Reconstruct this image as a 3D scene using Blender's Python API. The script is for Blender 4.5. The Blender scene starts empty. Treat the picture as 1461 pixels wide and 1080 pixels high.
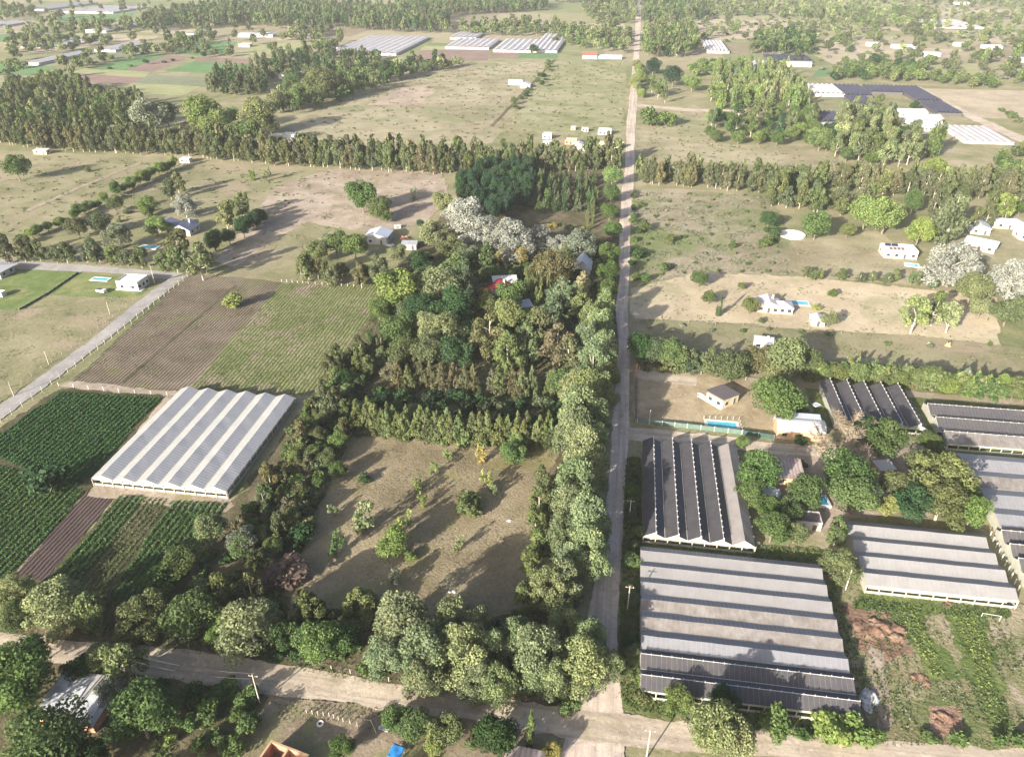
import bpy, math, random
import numpy as np
rng = np.random.default_rng(11)
random.seed(11)
SC = bpy.context.scene
COL = SC.collection

# ---------------------------------------------------------------- survey helpers
# sight lines of the photograph are intersected with the ground to measure where things stand
FPX, CAMH, CX, CY = 1060.0, 120.0, 730.5, 540.0
TH = math.atan(635 / FPX)
YAW = math.atan(182 / math.hypot(FPX, 635))
CT, ST, CYW, SYW = math.cos(TH), math.sin(TH), math.cos(YAW), math.sin(YAW)
SUN_AZ, SUN_EL = 30.0, 19.0      # shadows fall 30 degrees clockwise of the road direction (+Y)

def G(px, py, z=0.0):
    a, b = px - CX, py - CY
    fy, fz = FPX * CT - b * ST, -FPX * ST - b * CT
    x, y = a * CYW - fy * SYW, a * SYW + fy * CYW
    t = (z - CAMH) / fz
    return x * t, y * t

def mpp(px, py):
    return CAMH / (FPX * ST + (py - CY) * CT)

def quad(pts, z=0.0):
    """px corners (near-left, near-right, far-right, far-left) -> world rectangle"""
    w = [G(*p, z) for p in pts]
    return ((w[0][0] + w[3][0]) / 2, (w[1][0] + w[2][0]) / 2, (w[0][1] + w[1][1]) / 2, (w[2][1] + w[3][1]) / 2)

# ---------------------------------------------------------------- object helpers
def tag(o, label=None, cat=None, group=None, kind=None):
    if label: o['label'] = label
    if cat: o['category'] = cat
    if group: o['group'] = group
    if kind: o['kind'] = kind
    return o

def thing(name, label, cat, loc=(0, 0, 0), rz=0.0, group=None):
    o = bpy.data.objects.new(name, None)
    COL.objects.link(o)
    o.location = loc
    o.rotation_euler = (0, 0, rz)
    o.empty_display_size = 0.5
    return tag(o, label, cat, group)

def link(name, me, parent=None, loc=None):
    o = bpy.data.objects.new(name, me)
    COL.objects.link(o)
    if parent: o.parent = parent
    if loc: o.location = loc
    return o

def np_mesh(name, V, F, mats, mi=None, tint=None, smooth=False, edge=None):
    """V (n,3), F (m,k) constant k"""
    V = np.asarray(V, dtype=np.float32); F = np.asarray(F, dtype=np.int32)
    me = bpy.data.meshes.new(name)
    k = F.shape[1]
    me.vertices.add(len(V)); me.vertices.foreach_set('co', V.ravel())
    me.loops.add(F.size); me.loops.foreach_set('vertex_index', F.ravel())
    me.polygons.add(len(F)); me.polygons.foreach_set('loop_start', np.arange(0, F.size, k, dtype=np.int32))
    me.polygons.foreach_set('loop_total', np.full(len(F), k, dtype=np.int32))
    if mi is not None: me.polygons.foreach_set('material_index', np.asarray(mi, dtype=np.int32))
    if smooth: me.polygons.foreach_set('use_smooth', np.ones(len(F), dtype=bool))
    for m in mats: me.materials.append(m)
    me.update(calc_edges=True)
    if tint is not None:
        a = me.attributes.new('tint', 'FLOAT', 'FACE'); a.data.foreach_set('value', np.asarray(tint, dtype=np.float32))
    if edge is not None:
        a = me.attributes.new('edge', 'FLOAT', 'POINT'); a.data.foreach_set('value', np.asarray(edge, dtype=np.float32))
    return me

class MB:
    """collects polygons for one mesh"""
    def __init__(s): s.v = []; s.f = []; s.m = []
    def poly(s, pts, m=0):
        n = len(s.v); s.v += [tuple(p) for p in pts]; s.f.append(tuple(range(n, n + len(pts)))); s.m.append(m)
    def box(s, x0, x1, y0, y1, z0, z1, m=0):
        n = len(s.v)
        s.v += [(x0, y0, z0), (x1, y0, z0), (x1, y1, z0), (x0, y1, z0), (x0, y0, z1), (x1, y0, z1), (x1, y1, z1), (x0, y1, z1)]
        for f in ((0, 3, 2, 1), (4, 5, 6, 7), (0, 1, 5, 4), (1, 2, 6, 5), (2, 3, 7, 6), (3, 0, 4, 7)):
            s.f.append(tuple(n + i for i in f)); s.m.append(m)
    def slab(s, p, t, m=0):
        """plate: quad p (4 points, ccw from above) thickened down by t"""
        n = len(s.v)
        s.v += [tuple(q) for q in p] + [(q[0], q[1], q[2] - t) for q in p]
        k = len(p)
        s.f.append(tuple(n + i for i in range(k))); s.m.append(m)
        s.f.append(tuple(n + k + i for i in reversed(range(k)))); s.m.append(m)
        for i in range(k):
            j = (i + 1) % k
            s.f.append((n + i, n + k + i, n + k + j, n + j)); s.m.append(m)
    def tube(s, pts, rad, seg=6, m=0, cap=True):
        rings = []
        for i, p in enumerate(pts):
            a = np.array(pts[max(0, i - 1)], float); b = np.array(pts[min(len(pts) - 1, i + 1)], float)
            d = b - a; d /= (np.linalg.norm(d) + 1e-9)
            u = np.cross(d, (0.3, 0.9, 0.1)); u /= np.linalg.norm(u); w = np.cross(d, u)
            n = len(s.v)
            for k in range(seg):
                t = 2 * math.pi * k / seg
                q = np.array(p, float) + rad[i] * (u * math.cos(t) + w * math.sin(t)); s.v.append(tuple(q))
            rings.append(n)
        for a, b in zip(rings, rings[1:]):
            for k in range(seg):
                s.f.append((a + k, a + (k + 1) % seg, b + (k + 1) % seg, b + k)); s.m.append(m)
        if cap:
            s.f.append(tuple(rings[0] + k for k in reversed(range(seg)))); s.m.append(m)
            s.f.append(tuple(rings[-1] + k for k in range(seg))); s.m.append(m)
    def mesh(s, name, mats):
        me = bpy.data.meshes.new(name)
        me.from_pydata(s.v, [], s.f)
        for m in (mats if isinstance(mats, (list, tuple)) else [mats]): me.materials.append(m)
        me.polygons.foreach_set('material_index', s.m)
        me.update()
        return me
    def build(s, name, mats, parent=None, loc=None):
        return link(name, s.mesh(name, mats), parent, loc)

# ---------------------------------------------------------------- materials
class NT:
    def __init__(s, name):
        s.mat = bpy.data.materials.new(name); s.mat.use_nodes = True
        s.t = s.mat.node_tree; s.t.nodes.clear()
        s.out = s.n('ShaderNodeOutputMaterial')
    def n(s, kind, **kw):
        nd = s.t.nodes.new(kind)
        for k, v in kw.items():
            if k.startswith('i_'): nd.inputs[k[2:].replace('_', ' ')].default_value = v
            else: setattr(nd, k, v)
        return nd
    def l(s, a, b): s.t.links.new(a, b)
    def noise(s, vec, scale, detail=3, rough=0.55, dist=0.0):
        nd = s.n('ShaderNodeTexNoise'); nd.inputs['Scale'].default_value = scale
        nd.inputs['Detail'].default_value = detail; nd.inputs['Roughness'].default_value = rough
        nd.inputs['Distortion'].default_value = dist
        s.l(vec, nd.inputs['Vector']); return nd.outputs['Fac']
    def ramp(s, fac, stops, mode='LINEAR'):
        nd = s.n('ShaderNodeValToRGB'); nd.color_ramp.interpolation = mode
        e = nd.color_ramp.elements
        while len(e) < len(stops): e.new(0.5)
        for el, (p, c) in zip(e, stops):
            el.position = p; el.color = (*c, 1) if len(c) == 3 else c
        s.l(fac, nd.inputs['Fac']); return nd.outputs['Color']
    def mix(s, fac, a, b, blend='MIX'):
        nd = s.n('ShaderNodeMix', data_type='RGBA', blend_type=blend)
        for sock, v in ((nd.inputs[0], fac), (nd.inputs[6], a), (nd.inputs[7], b)):
            if isinstance(v, (int, float)): sock.default_value = v
            elif isinstance(v, (tuple, list)): sock.default_value = (*v, 1)
            else: s.l(v, sock)
        return nd.outputs[2]
    def math(s, op, a, b=0.0, c=0.0, clamp=False):
        nd = s.n('ShaderNodeMath', operation=op, use_clamp=clamp)
        for i, v in enumerate((a, b, c)):
            if isinstance(v, (int, float)): nd.inputs[i].default_value = v
            else: s.l(v, nd.inputs[i])
        return nd.outputs[0]
    def maprange(s, v, a, b, c=0.0, d=1.0):
        nd = s.n('ShaderNodeMapRange'); s.l(v, nd.inputs[0])
        for i, q in enumerate((a, b, c, d)): nd.inputs[i + 1].default_value = q
        return nd.outputs[0]
    def bsdf(s, col, rough=0.8, spec=0.2, bump=None, bstr=0.5, bdist=0.1, metal=0.0):
        p = s.n('ShaderNodeBsdfPrincipled')
        if isinstance(col, (tuple, list)): p.inputs['Base Color'].default_value = (*col, 1)
        else: s.l(col, p.inputs['Base Color'])
        if isinstance(rough, (int, float)): p.inputs['Roughness'].default_value = rough
        else: s.l(rough, p.inputs['Roughness'])
        p.inputs['Specular IOR Level'].default_value = spec
        p.inputs['Metallic'].default_value = metal
        if bump is not None:
            b = s.n('ShaderNodeBump'); b.inputs['Strength'].default_value = bstr; b.inputs['Distance'].default_value = bdist
            s.l(bump, b.inputs['Height']); s.l(b.outputs[0], p.inputs['Normal'])
        return p.outputs[0]
    def done(s, sh):
        s.l(sh, s.out.inputs['Surface']); return s.mat

def ground_mat(name, cols, big=0.012, mid=0.08, fine=1.1, patch=None, rows=None, ragged=True, rough=0.95, bstr=0.6, bdist=0.25, contrast=1.45, streak=0.0, sax='y'):
    """cols: dark, mid, light. rows: (axis, period, colour, strength)"""
    m = NT(name)
    pos = m.n('ShaderNodeNewGeometry').outputs['Position']
    nb = m.noise(pos, big, 4, 0.6, 0.4); nm = m.noise(pos, mid, 5, 0.65, 0.3); nf = m.noise(pos, fine, 4, 0.75)
    mixn = m.math('ADD', m.math('MULTIPLY', nb, 0.42), m.math('ADD', m.math('MULTIPLY', nm, 0.38), m.math('MULTIPLY', nf, 0.20)))
    w = 0.13 / contrast
    c = m.ramp(mixn, [(max(0, 0.5 - w), cols[0]), (0.5, cols[1]), (min(1, 0.5 + w), cols[2])])
    if patch:
        for (pc, sc, lo, hi) in patch:
            pn = m.noise(pos, sc, 5, 0.6, 0.8)
            c = m.mix(m.maprange(pn, lo, hi), c, pc)
    if streak:
        mp = m.n('ShaderNodeMapping'); mp.inputs['Scale'].default_value = (1.0, 0.03, 1.0) if sax == 'y' else (0.03, 1.0, 1.0); m.l(pos, mp.inputs['Vector'])
        sn = m.noise(mp.outputs[0], 0.75, 4, 0.65, 0.3)
        c = m.mix(m.maprange(sn, 0.42, 0.62, 0, streak), c, tuple(x * 0.66 for x in cols[0]))
    # scattered dark / pale specks (tufts, stubble, stones)
    sp = m.noise(pos, fine * 0.9, 2, 0.6, 0.5)
    c = m.mix(m.maprange(sp, 0.60, 0.72, 0, 0.55), c, tuple(x * 0.55 for x in cols[0]))
    sp2 = m.noise(pos, fine * 0.55, 2, 0.6, 0.5)
    c = m.mix(m.maprange(sp2, 0.62, 0.76, 0, 0.5), c, tuple(min(1, x * 1.25) for x in cols[2]))
    h = m.math('ADD', nf, m.math('MULTIPLY', nm, 0.4))
    if rows:
        ax, per, rc, rs = rows
        sx = m.n('ShaderNodeSeparateXYZ'); m.l(pos, sx.inputs[0])
        wob = m.math('MULTIPLY', m.noise(pos, 0.15, 2), 0.5)
        ph = m.math('MULTIPLY', m.math('ADD', sx.outputs['X' if ax == 'x' else 'Y'], wob), 2 * math.pi / per)
        s = m.math('MULTIPLY_ADD', m.math('SINE', ph), 0.5, 0.5)
        c = m.mix(m.math('MULTIPLY', s, rs), c, rc)
        h = m.math('ADD', h, m.math('MULTIPLY', s, 1.2))
    sh = m.bsdf(c, rough, 0.1, h, bstr, bdist)
    if ragged:
        at = m.n('ShaderNodeAttribute', attribute_name='edge').outputs['Fac']
        th = m.noise(pos, 0.55, 4, 0.7)
        a = m.math('GREATER_THAN', m.math('ADD', m.math('MULTIPLY', at, 0.8), 0.12), th)
        tr = m.n('ShaderNodeBsdfTransparent'); mx = m.n('ShaderNodeMixShader')
        m.l(a, mx.inputs[0]); m.l(tr.outputs[0], mx.inputs[1]); m.l(sh, mx.inputs[2]); sh = mx.outputs[0]
    return m.done(sh)

def plain(name, col, rough=0.7, spec=0.3, var=0.25, scale=1.5, bump=0.0, metal=0.0, dirt=None):
    m = NT(name)
    co = m.n('ShaderNodeTexCoord').outputs['Object']
    n1 = m.noise(co, scale, 4, 0.65)
    c = m.mix(m.maprange(n1, 0.3, 0.7), tuple(x * (1 - var) for x in col), tuple(min(0.95, x * (1 + var * 0.6)) for x in col))
    if dirt:
        n2 = m.noise(co, scale * 0.5, 4, 0.7, 0.6)
        c = m.mix(m.maprange(n2, 0.48, 0.68, 0, 0.85), c, dirt)
    return m.done(m.bsdf(c, rough, spec, n1 if bump else None, bump, 0.05, metal))

def sheet_mat(name, col, dirt, period=0.9, axis='x', line=(0.5, 0.5, 0.5), lstr=0.5, lw=0.2, rough=0.45, trans=0.25, var=0.3, spec=0.35):
    trans *= 2.6; lstr *= .8
    """roof sheeting (plastic film, tin): stripes across the slope, blotchy dirt, some light coming through"""
    m = NT(name)
    co = m.n('ShaderNodeTexCoord').outputs['Object']
    n1 = m.noise(co, 0.35, 4, 0.65, 0.5)
    mp = m.n('ShaderNodeMapping'); mp.inputs['Scale'].default_value = (1.2, 0.2, 1.2) if axis == 'x' else (0.2, 1.2, 1.2)
    m.l(co, mp.inputs['Vector'])
    n2 = m.noise(mp.outputs[0], 1.3, 4, 0.7)
    c = m.mix(m.maprange(n1, 0.35, 0.7, 0, var * 2), col, dirt)
    c = m.mix(m.maprange(n2, 0.45, 0.72, 0, var * 1.6), c, dirt)
    sx = m.n('ShaderNodeSeparateXYZ'); m.l(co, sx.inputs[0])
    fr = m.math('FRACT', m.math('DIVIDE', sx.outputs['X' if axis == 'x' else 'Y'], period))
    st = m.math('LESS_THAN', fr, lw)
    n3 = m.noise(co, 0.8, 2)
    c = m.mix(m.math('MULTIPLY', st, m.math('MULTIPLY', m.maprange(n3, 0.3, 0.6, 0.4, 1), lstr)), c, line)
    sh = m.bsdf(c, rough, spec, m.math('MULTIPLY_ADD', fr, 0.15, m.math('MULTIPLY', n2, 0.6)), 0.35, 0.12)
    if trans:
        t = m.n('ShaderNodeBsdfTranslucent'); m.l(c, t.inputs['Color'])
        mx = m.n('ShaderNodeMixShader'); mx.inputs[0].default_value = trans
        m.l(sh, mx.inputs[1]); m.l(t.outputs[0], mx.inputs[2]); sh = mx.outputs[0]
    return m.done(sh)

def leaf_mat(name, objcol=True, col=(0.08, 0.1, 0.04)):
    m = NT(name)
    ti = m.n('ShaderNodeAttribute', attribute_name='tint').outputs['Fac']
    base = m.n('ShaderNodeObjectInfo').outputs['Color'] if objcol else col
    if not objcol:
        rg = m.n('ShaderNodeRGB'); rg.outputs[0].default_value = (*col, 1); base = rg.outputs[0]
    hs = m.n('ShaderNodeHueSaturation'); m.l(base, hs.inputs['Color'])
    m.l(m.maprange(ti, 0.5, 1.5, 0.525, 0.475), hs.inputs['Hue'])
    m.l(ti, hs.inputs['Value'])
    c = hs.outputs[0]
    d = m.n('ShaderNodeBsdfDiffuse'); m.l(c, d.inputs['Color'])
    t = m.n('ShaderNodeBsdfTranslucent'); m.l(m.mix(0.5, c, m.mix(1.0, c, (1.3, 1.25, 0.5), 'MULTIPLY')), t.inputs['Color'])
    mx = m.n('ShaderNodeMixShader'); mx.inputs[0].default_value = 0.3
    m.l(d.outputs[0], mx.inputs[1]); m.l(t.outputs[0], mx.inputs[2])
    return m.done(mx.outputs[0])

M = {}
M['leaf'] = leaf_mat('leaf')
M['bark'] = plain('bark', (0.20, 0.165, 0.13), 0.9, 0.1, 0.4, 3.0, 0.6)
M['bark_pale'] = plain('bark_pale', (0.42, 0.37, 0.29), 0.9, 0.1, 0.35, 3.0, 0.5)
M['wood'] = plain('weathered_wood', (0.30, 0.24, 0.18), 0.85, 0.15, 0.35, 2.0, 0.4)
M['pale_wood'] = plain('pale_timber', (0.42, 0.39, 0.31), 0.8, 0.2, 0.25, 2.0, 0.3)
M['white_wall'] = plain('white_plaster', (0.53, 0.51, 0.475), 0.85, 0.2, 0.12, 0.8, 0.2, dirt=(0.66, 0.62, 0.54))
M['cream_wall'] = plain('cream_plaster', (0.50, 0.44, 0.31), 0.85, 0.2, 0.15, 0.8, 0.2, dirt=(0.55, 0.47, 0.33))
M['orange_wall'] = plain('orange_brick_wall', (0.46, 0.31, 0.185), 0.9, 0.15, 0.2, 1.0, 0.3, dirt=(0.45, 0.27, 0.16))
M['brick'] = plain('bare_hollow_brick', (0.46, 0.22, 0.14), 0.9, 0.15, 0.25, 1.6, 0.4, dirt=(0.55, 0.33, 0.22))
M['grey_wall'] = plain('grey_render', (0.42, 0.40, 0.37), 0.9, 0.15, 0.2, 1.0, 0.2)
M['concrete'] = plain('pale_concrete', (0.60, 0.57, 0.50), 0.9, 0.2, 0.2, 0.7, 0.2, dirt=(0.45, 0.42, 0.36))
M['white_roof'] = plain('white_membrane_roof', (0.66, 0.65, 0.62), 0.6, 0.3, 0.12, 0.6, dirt=(0.66, 0.63, 0.57))
M['glass'] = plain('window_glass', (0.04, 0.05, 0.06), 0.12, 0.6, 0.3, 1.0)
M['frame_dark'] = plain('dark_window_frame', (0.09, 0.085, 0.08), 0.5, 0.3, 0.2)
M['tin'] = sheet_mat('grey_tin_sheet', (0.50, 0.54, 0.60), (0.40, 0.40, 0.40), 0.55, 'x', (0.30, 0.33, 0.38), 0.6, 0.3, 0.4, 0.0, 0.25, 0.5)
M['tin_y'] = sheet_mat('grey_tin_sheet_cross', (0.50, 0.54, 0.60), (0.40, 0.40, 0.40), 0.55, 'y', (0.30, 0.33, 0.38), 0.6, 0.3, 0.4, 0.0, 0.25, 0.5)
M['blue_tin'] = sheet_mat('slate_blue_tin', (0.16, 0.17, 0.25), (0.22, 0.21, 0.24), 0.6, 'x', (0.10, 0.10, 0.16), 0.6, 0.3, 0.4, 0.0, 0.25, 0.5)
M['pink_tin'] = sheet_mat('mauve_tin', (0.56, 0.47, 0.48), (0.45, 0.38, 0.38), 0.6, 'x', (0.36, 0.30, 0.31), 0.5, 0.3, 0.5, 0.0, 0.25, 0.4)
M['white_tin'] = sheet_mat('white_tin', (0.46, 0.46, 0.46), (0.38, 0.37, 0.355), 0.7, 'x', (0.60, 0.60, 0.60), 0.5, 0.2, 0.45, 0.0, 0.2, 0.4)
M['rust_tin'] = sheet_mat('rusty_tin', (0.44, 0.37, 0.34), (0.27, 0.19, 0.16), 0.9, 'x', (0.17, 0.13, 0.13), 0.8, 0.35, 0.6, 0.0, 0.45, 0.3)
M['dark_roof'] = sheet_mat('dark_shingle_roof', (0.125, 0.105, 0.11), (0.17, 0.15, 0.15), 0.7, 'y', (0.09, 0.075, 0.08), 0.4, 0.3, 0.6, 0.0, 0.25, 0.3)
M['red_roof'] = plain('red_roof_sheet', (0.42, 0.035, 0.05), 0.55, 0.3, 0.25, 1.5)
M['tile_roof'] = plain('brown_red_tile_roof', (0.21, 0.10, 0.075), 0.8, 0.2, 0.3, 2.0, 0.4)
M['patch_roof'] = plain('patched_grey_sheet', (0.36, 0.375, 0.38), 0.55, 0.3, 0.25, 0.6, 0.3, dirt=(0.30, 0.27, 0.27))
M['tarp_white'] = plain('white_tarpaulin', (0.48, 0.49, 0.50), 0.5, 0.3, 0.15, 0.9, 0.4, dirt=(0.34, 0.355, 0.38))
M['tarp_blue'] = plain('blue_tarpaulin', (0.03, 0.20, 0.50), 0.5, 0.4, 0.2, 1.5, 0.4)
M['pool'] = plain('pool_water', (0.10, 0.42, 0.48), 0.08, 0.5, 0.25, 0.5)
M['pool_deep'] = plain('pool_water_deep', (0.05, 0.30, 0.42), 0.08, 0.5, 0.3, 0.5)
M['pv'] = plain('solar_glass', (0.03, 0.035, 0.07), 0.15, 0.6, 0.2, 3)
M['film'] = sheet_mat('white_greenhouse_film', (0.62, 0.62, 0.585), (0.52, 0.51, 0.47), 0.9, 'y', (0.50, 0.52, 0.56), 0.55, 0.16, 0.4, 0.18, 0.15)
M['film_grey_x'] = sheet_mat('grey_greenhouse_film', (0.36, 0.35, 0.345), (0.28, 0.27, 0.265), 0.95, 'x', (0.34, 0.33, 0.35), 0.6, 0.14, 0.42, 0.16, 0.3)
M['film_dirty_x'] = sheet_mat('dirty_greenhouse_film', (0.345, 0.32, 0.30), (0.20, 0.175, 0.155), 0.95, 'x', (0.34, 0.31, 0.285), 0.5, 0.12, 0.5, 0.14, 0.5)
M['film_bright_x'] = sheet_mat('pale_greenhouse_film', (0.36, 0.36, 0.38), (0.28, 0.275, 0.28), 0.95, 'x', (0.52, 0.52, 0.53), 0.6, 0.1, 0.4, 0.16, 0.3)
M['net_x'] = sheet_mat('dark_shade_film', (0.05, 0.052, 0.068), (0.08, 0.075, 0.08), 0.95, 'x', (0.15, 0.15, 0.17), 0.55, 0.1, 0.5, 0.05, 0.4)  # dark net on slopes away from the sun, shade put into its colour
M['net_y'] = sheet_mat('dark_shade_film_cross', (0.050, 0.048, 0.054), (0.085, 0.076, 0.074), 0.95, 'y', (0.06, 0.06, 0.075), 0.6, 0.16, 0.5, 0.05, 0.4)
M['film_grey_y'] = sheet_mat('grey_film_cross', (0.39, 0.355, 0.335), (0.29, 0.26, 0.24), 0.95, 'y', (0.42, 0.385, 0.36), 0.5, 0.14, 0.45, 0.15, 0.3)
M['film_far'] = plain('far_pale_film', (0.47, 0.435, 0.42), 0.5, 0.3, 0.18, 0.15, dirt=(0.38, 0.345, 0.335))
M['net_far'] = plain('far_dark_film', (0.05, 0.048, 0.07), 0.55, 0.3, 0.25, 0.15)
M['cream_film'] = plain('cream_side_film', (0.36, 0.355, 0.29), 0.6, 0.3, 0.15, 0.8)
M['dark_inside'] = plain('dark_crop_inside', (0.05, 0.07, 0.03), 0.9, 0.1, 0.5, 1.5, 0.5)
M['white_post'] = plain('white_painted_post', (0.55, 0.53, 0.49), 0.7, 0.3, 0.12, 2.0)
M['green_mesh'] = plain('green_shade_mesh', (0.045, 0.085, 0.07), 0.8, 0.2, 0.25, 1.0)
M['metal'] = plain('galvanised_metal', (0.45, 0.46, 0.47), 0.4, 0.5, 0.15, 2.0, 0, 0.6)
M['stone'] = plain('pale_stone', (0.68, 0.64, 0.60), 0.9, 0.2, 0.2, 2.0, 0.5)
M['soil_heap'] = plain('red_brown_earth', (0.205, 0.125, 0.085), 0.95, 0.1, 0.35, 0.9, 0.8, dirt=(0.30, 0.215, 0.15))
M['rubble'] = plain('grey_white_rubble', (0.42, 0.42, 0.41), 0.9, 0.2, 0.4, 2.0, 0.8)
M['rubber'] = plain('black_rubber', (0.03, 0.03, 0.03), 0.8, 0.2, 0.2)

M['film_ribbed'] = sheet_mat('ribbed_white_film', (0.60, 0.59, 0.585), (0.48, 0.47, 0.465), 0.9, 'y', (0.30, 0.31, 0.35), 0.75, 0.34, 0.42, 0.12, 0.2)  # shaded-slope copy of the white film; shade and ribs put into its colour
M['film_ribbed_x'] = sheet_mat('ribbed_grey_film', (0.40, 0.385, 0.38), (0.31, 0.295, 0.29), 0.9, 'x', (0.17, 0.165, 0.19), 0.6, 0.3, 0.45, 0.10, 0.3)  # same grey film on slopes facing away, shade painted in as dark ribs
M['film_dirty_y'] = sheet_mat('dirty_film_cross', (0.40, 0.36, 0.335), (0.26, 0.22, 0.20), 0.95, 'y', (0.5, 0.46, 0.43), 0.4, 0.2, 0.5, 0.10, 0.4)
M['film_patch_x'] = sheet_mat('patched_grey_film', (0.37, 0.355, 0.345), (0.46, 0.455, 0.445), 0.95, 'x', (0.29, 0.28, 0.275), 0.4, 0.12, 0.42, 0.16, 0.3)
M['net_x2'] = sheet_mat('brownish_shade_film', (0.072, 0.070, 0.078), (0.105, 0.095, 0.09), 0.95, 'x', (0.22, 0.215, 0.22), 0.6, 0.1, 0.5, 0.05, 0.45)  # same dark net on sunward slopes, coloured lighter for the light there
M['dirt_floor'] = plain('earth_floor', (0.25, 0.19, 0.15), 0.95, 0.1, 0.3, 1.5, 0.4)
M['twig'] = plain('dry_twigs', (0.27, 0.22, 0.155), 0.9, 0.1, 0.3, 2.0)
M['brush'] = plain('dry_brushwood', (0.26, 0.15, 0.11), 0.95, 0.1, 0.4, 3.0, 0.8)
M['straw'] = plain('dry_straw', (0.36, 0.32, 0.17), 0.95, 0.1, 0.3, 3.0, 0.6)
M['tarp_teal'] = plain('turquoise_sheet', (0.12, 0.42, 0.36), 0.6, 0.3, 0.2, 1.5)
M['tub_water'] = plain('tub_water', (0.03, 0.22, 0.36), 0.1, 0.5, 0.2, 1.0)
M['green_mesh_pale'] = plain('pale_green_shade_mesh', (0.11, 0.165, 0.13), 0.8, 0.2, 0.2, 1.0)
M['wire'] = plain('dull_wire', (0.16, 0.155, 0.15), 0.8, 0.1, 0.2, 2.0)
M['pale_inside'] = plain('pale_dry_soil_inside', (0.46, 0.42, 0.36), 0.95, 0.1, 0.2, 1.0)  # unseen floor made pale to bounce light up into the roof film
# ================================================================= camera, light, air
cam = bpy.data.cameras.new('camera'); cam_o = bpy.data.objects.new('camera', cam); COL.objects.link(cam_o)
cam.sensor_width = 36.0; cam.lens = 36.0 * FPX / 1461.0; cam.clip_end = 20000; cam.clip_start = 0.5
cam_o.location = (0, 0, CAMH)
cam_o.rotation_euler = (math.pi / 2 - TH, 0, YAW)
SC.camera = cam_o

W = bpy.data.worlds.new('World'); SC.world = W; W.use_nodes = True
wt = W.node_tree; wt.nodes.clear()
sky = wt.nodes.new('ShaderNodeTexSky'); sky.sky_type = 'NISHITA'; sky.sun_disc = False
sky.sun_elevation = math.radians(SUN_EL); sky.sun_rotation = math.radians(SUN_AZ + 180)
sky.air_density = 0.6; sky.dust_density = 3.0; sky.ozone_density = 1.0
bg = wt.nodes.new('ShaderNodeBackground'); bg.inputs['Strength'].default_value = 0.10
wo = wt.nodes.new('ShaderNodeOutputWorld')
wt.links.new(sky.outputs[0], bg.inputs['Color']); wt.links.new(bg.outputs[0], wo.inputs['Surface'])

sl = bpy.data.lights.new('sun', 'SUN'); sl.energy = 5.0; sl.angle = math.radians(0.55); sl.color = (1.0, 0.93, 0.825)
so = bpy.data.objects.new('sun', sl); COL.objects.link(so)
# the sun stands behind the camera, low, to the left
sd = (-math.sin(math.radians(SUN_AZ)) * math.cos(math.radians(SUN_EL)), -math.cos(math.radians(SUN_AZ)) * math.cos(math.radians(SUN_EL)), math.sin(math.radians(SUN_EL)))
from mathutils import Vector
so.rotation_euler = Vector(sd).to_track_quat('Z', 'Y').to_euler()
so.location = (0, -50, 200)

SC.view_settings.view_transform = 'Standard'; SC.view_settings.look = 'None'
SC.view_settings.exposure = 1.50; SC.view_settings.gamma = 1.0; SC.view_settings.use_curve_mapping = False
SC.cycles.max_bounces = 4; SC.cycles.diffuse_bounces = 3; SC.cycles.glossy_bounces = 2; SC.cycles.transmission_bounces = 2
SC.cycles.transparent_max_bounces = 24; SC.cycles.volume_bounces = 0
SC.cycles.use_denoising = True

GROUND = 5200
HAZE_D = 0.00008
if HAZE_D:
    hz = MB(); hz.box(-GROUND - 20, GROUND + 20, -GROUND - 20, GROUND + 20, -1.0, CAMH + 6)
    hm = bpy.data.materials.new('haze_air'); hm.use_nodes = True; ht = hm.node_tree; ht.nodes.clear()
    hv = ht.nodes.new('ShaderNodeVolumePrincipled'); hv.inputs['Color'].default_value = (0.93, 0.97, 0.95, 1)
    hv.inputs['Density'].default_value = HAZE_D; hv.inputs['Anisotropy'].default_value = 0.0
    hout = ht.nodes.new('ShaderNodeOutputMaterial'); ht.links.new(hv.outputs[0], hout.inputs['Volume'])
    hm.cycles.homogeneous_volume = True
    ho = hz.build('haze', hm); tag(ho, kind='stuff')

# ================================================================= ground
def structure(name, me):
    return tag(link(name, me), kind='structure')

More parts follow.
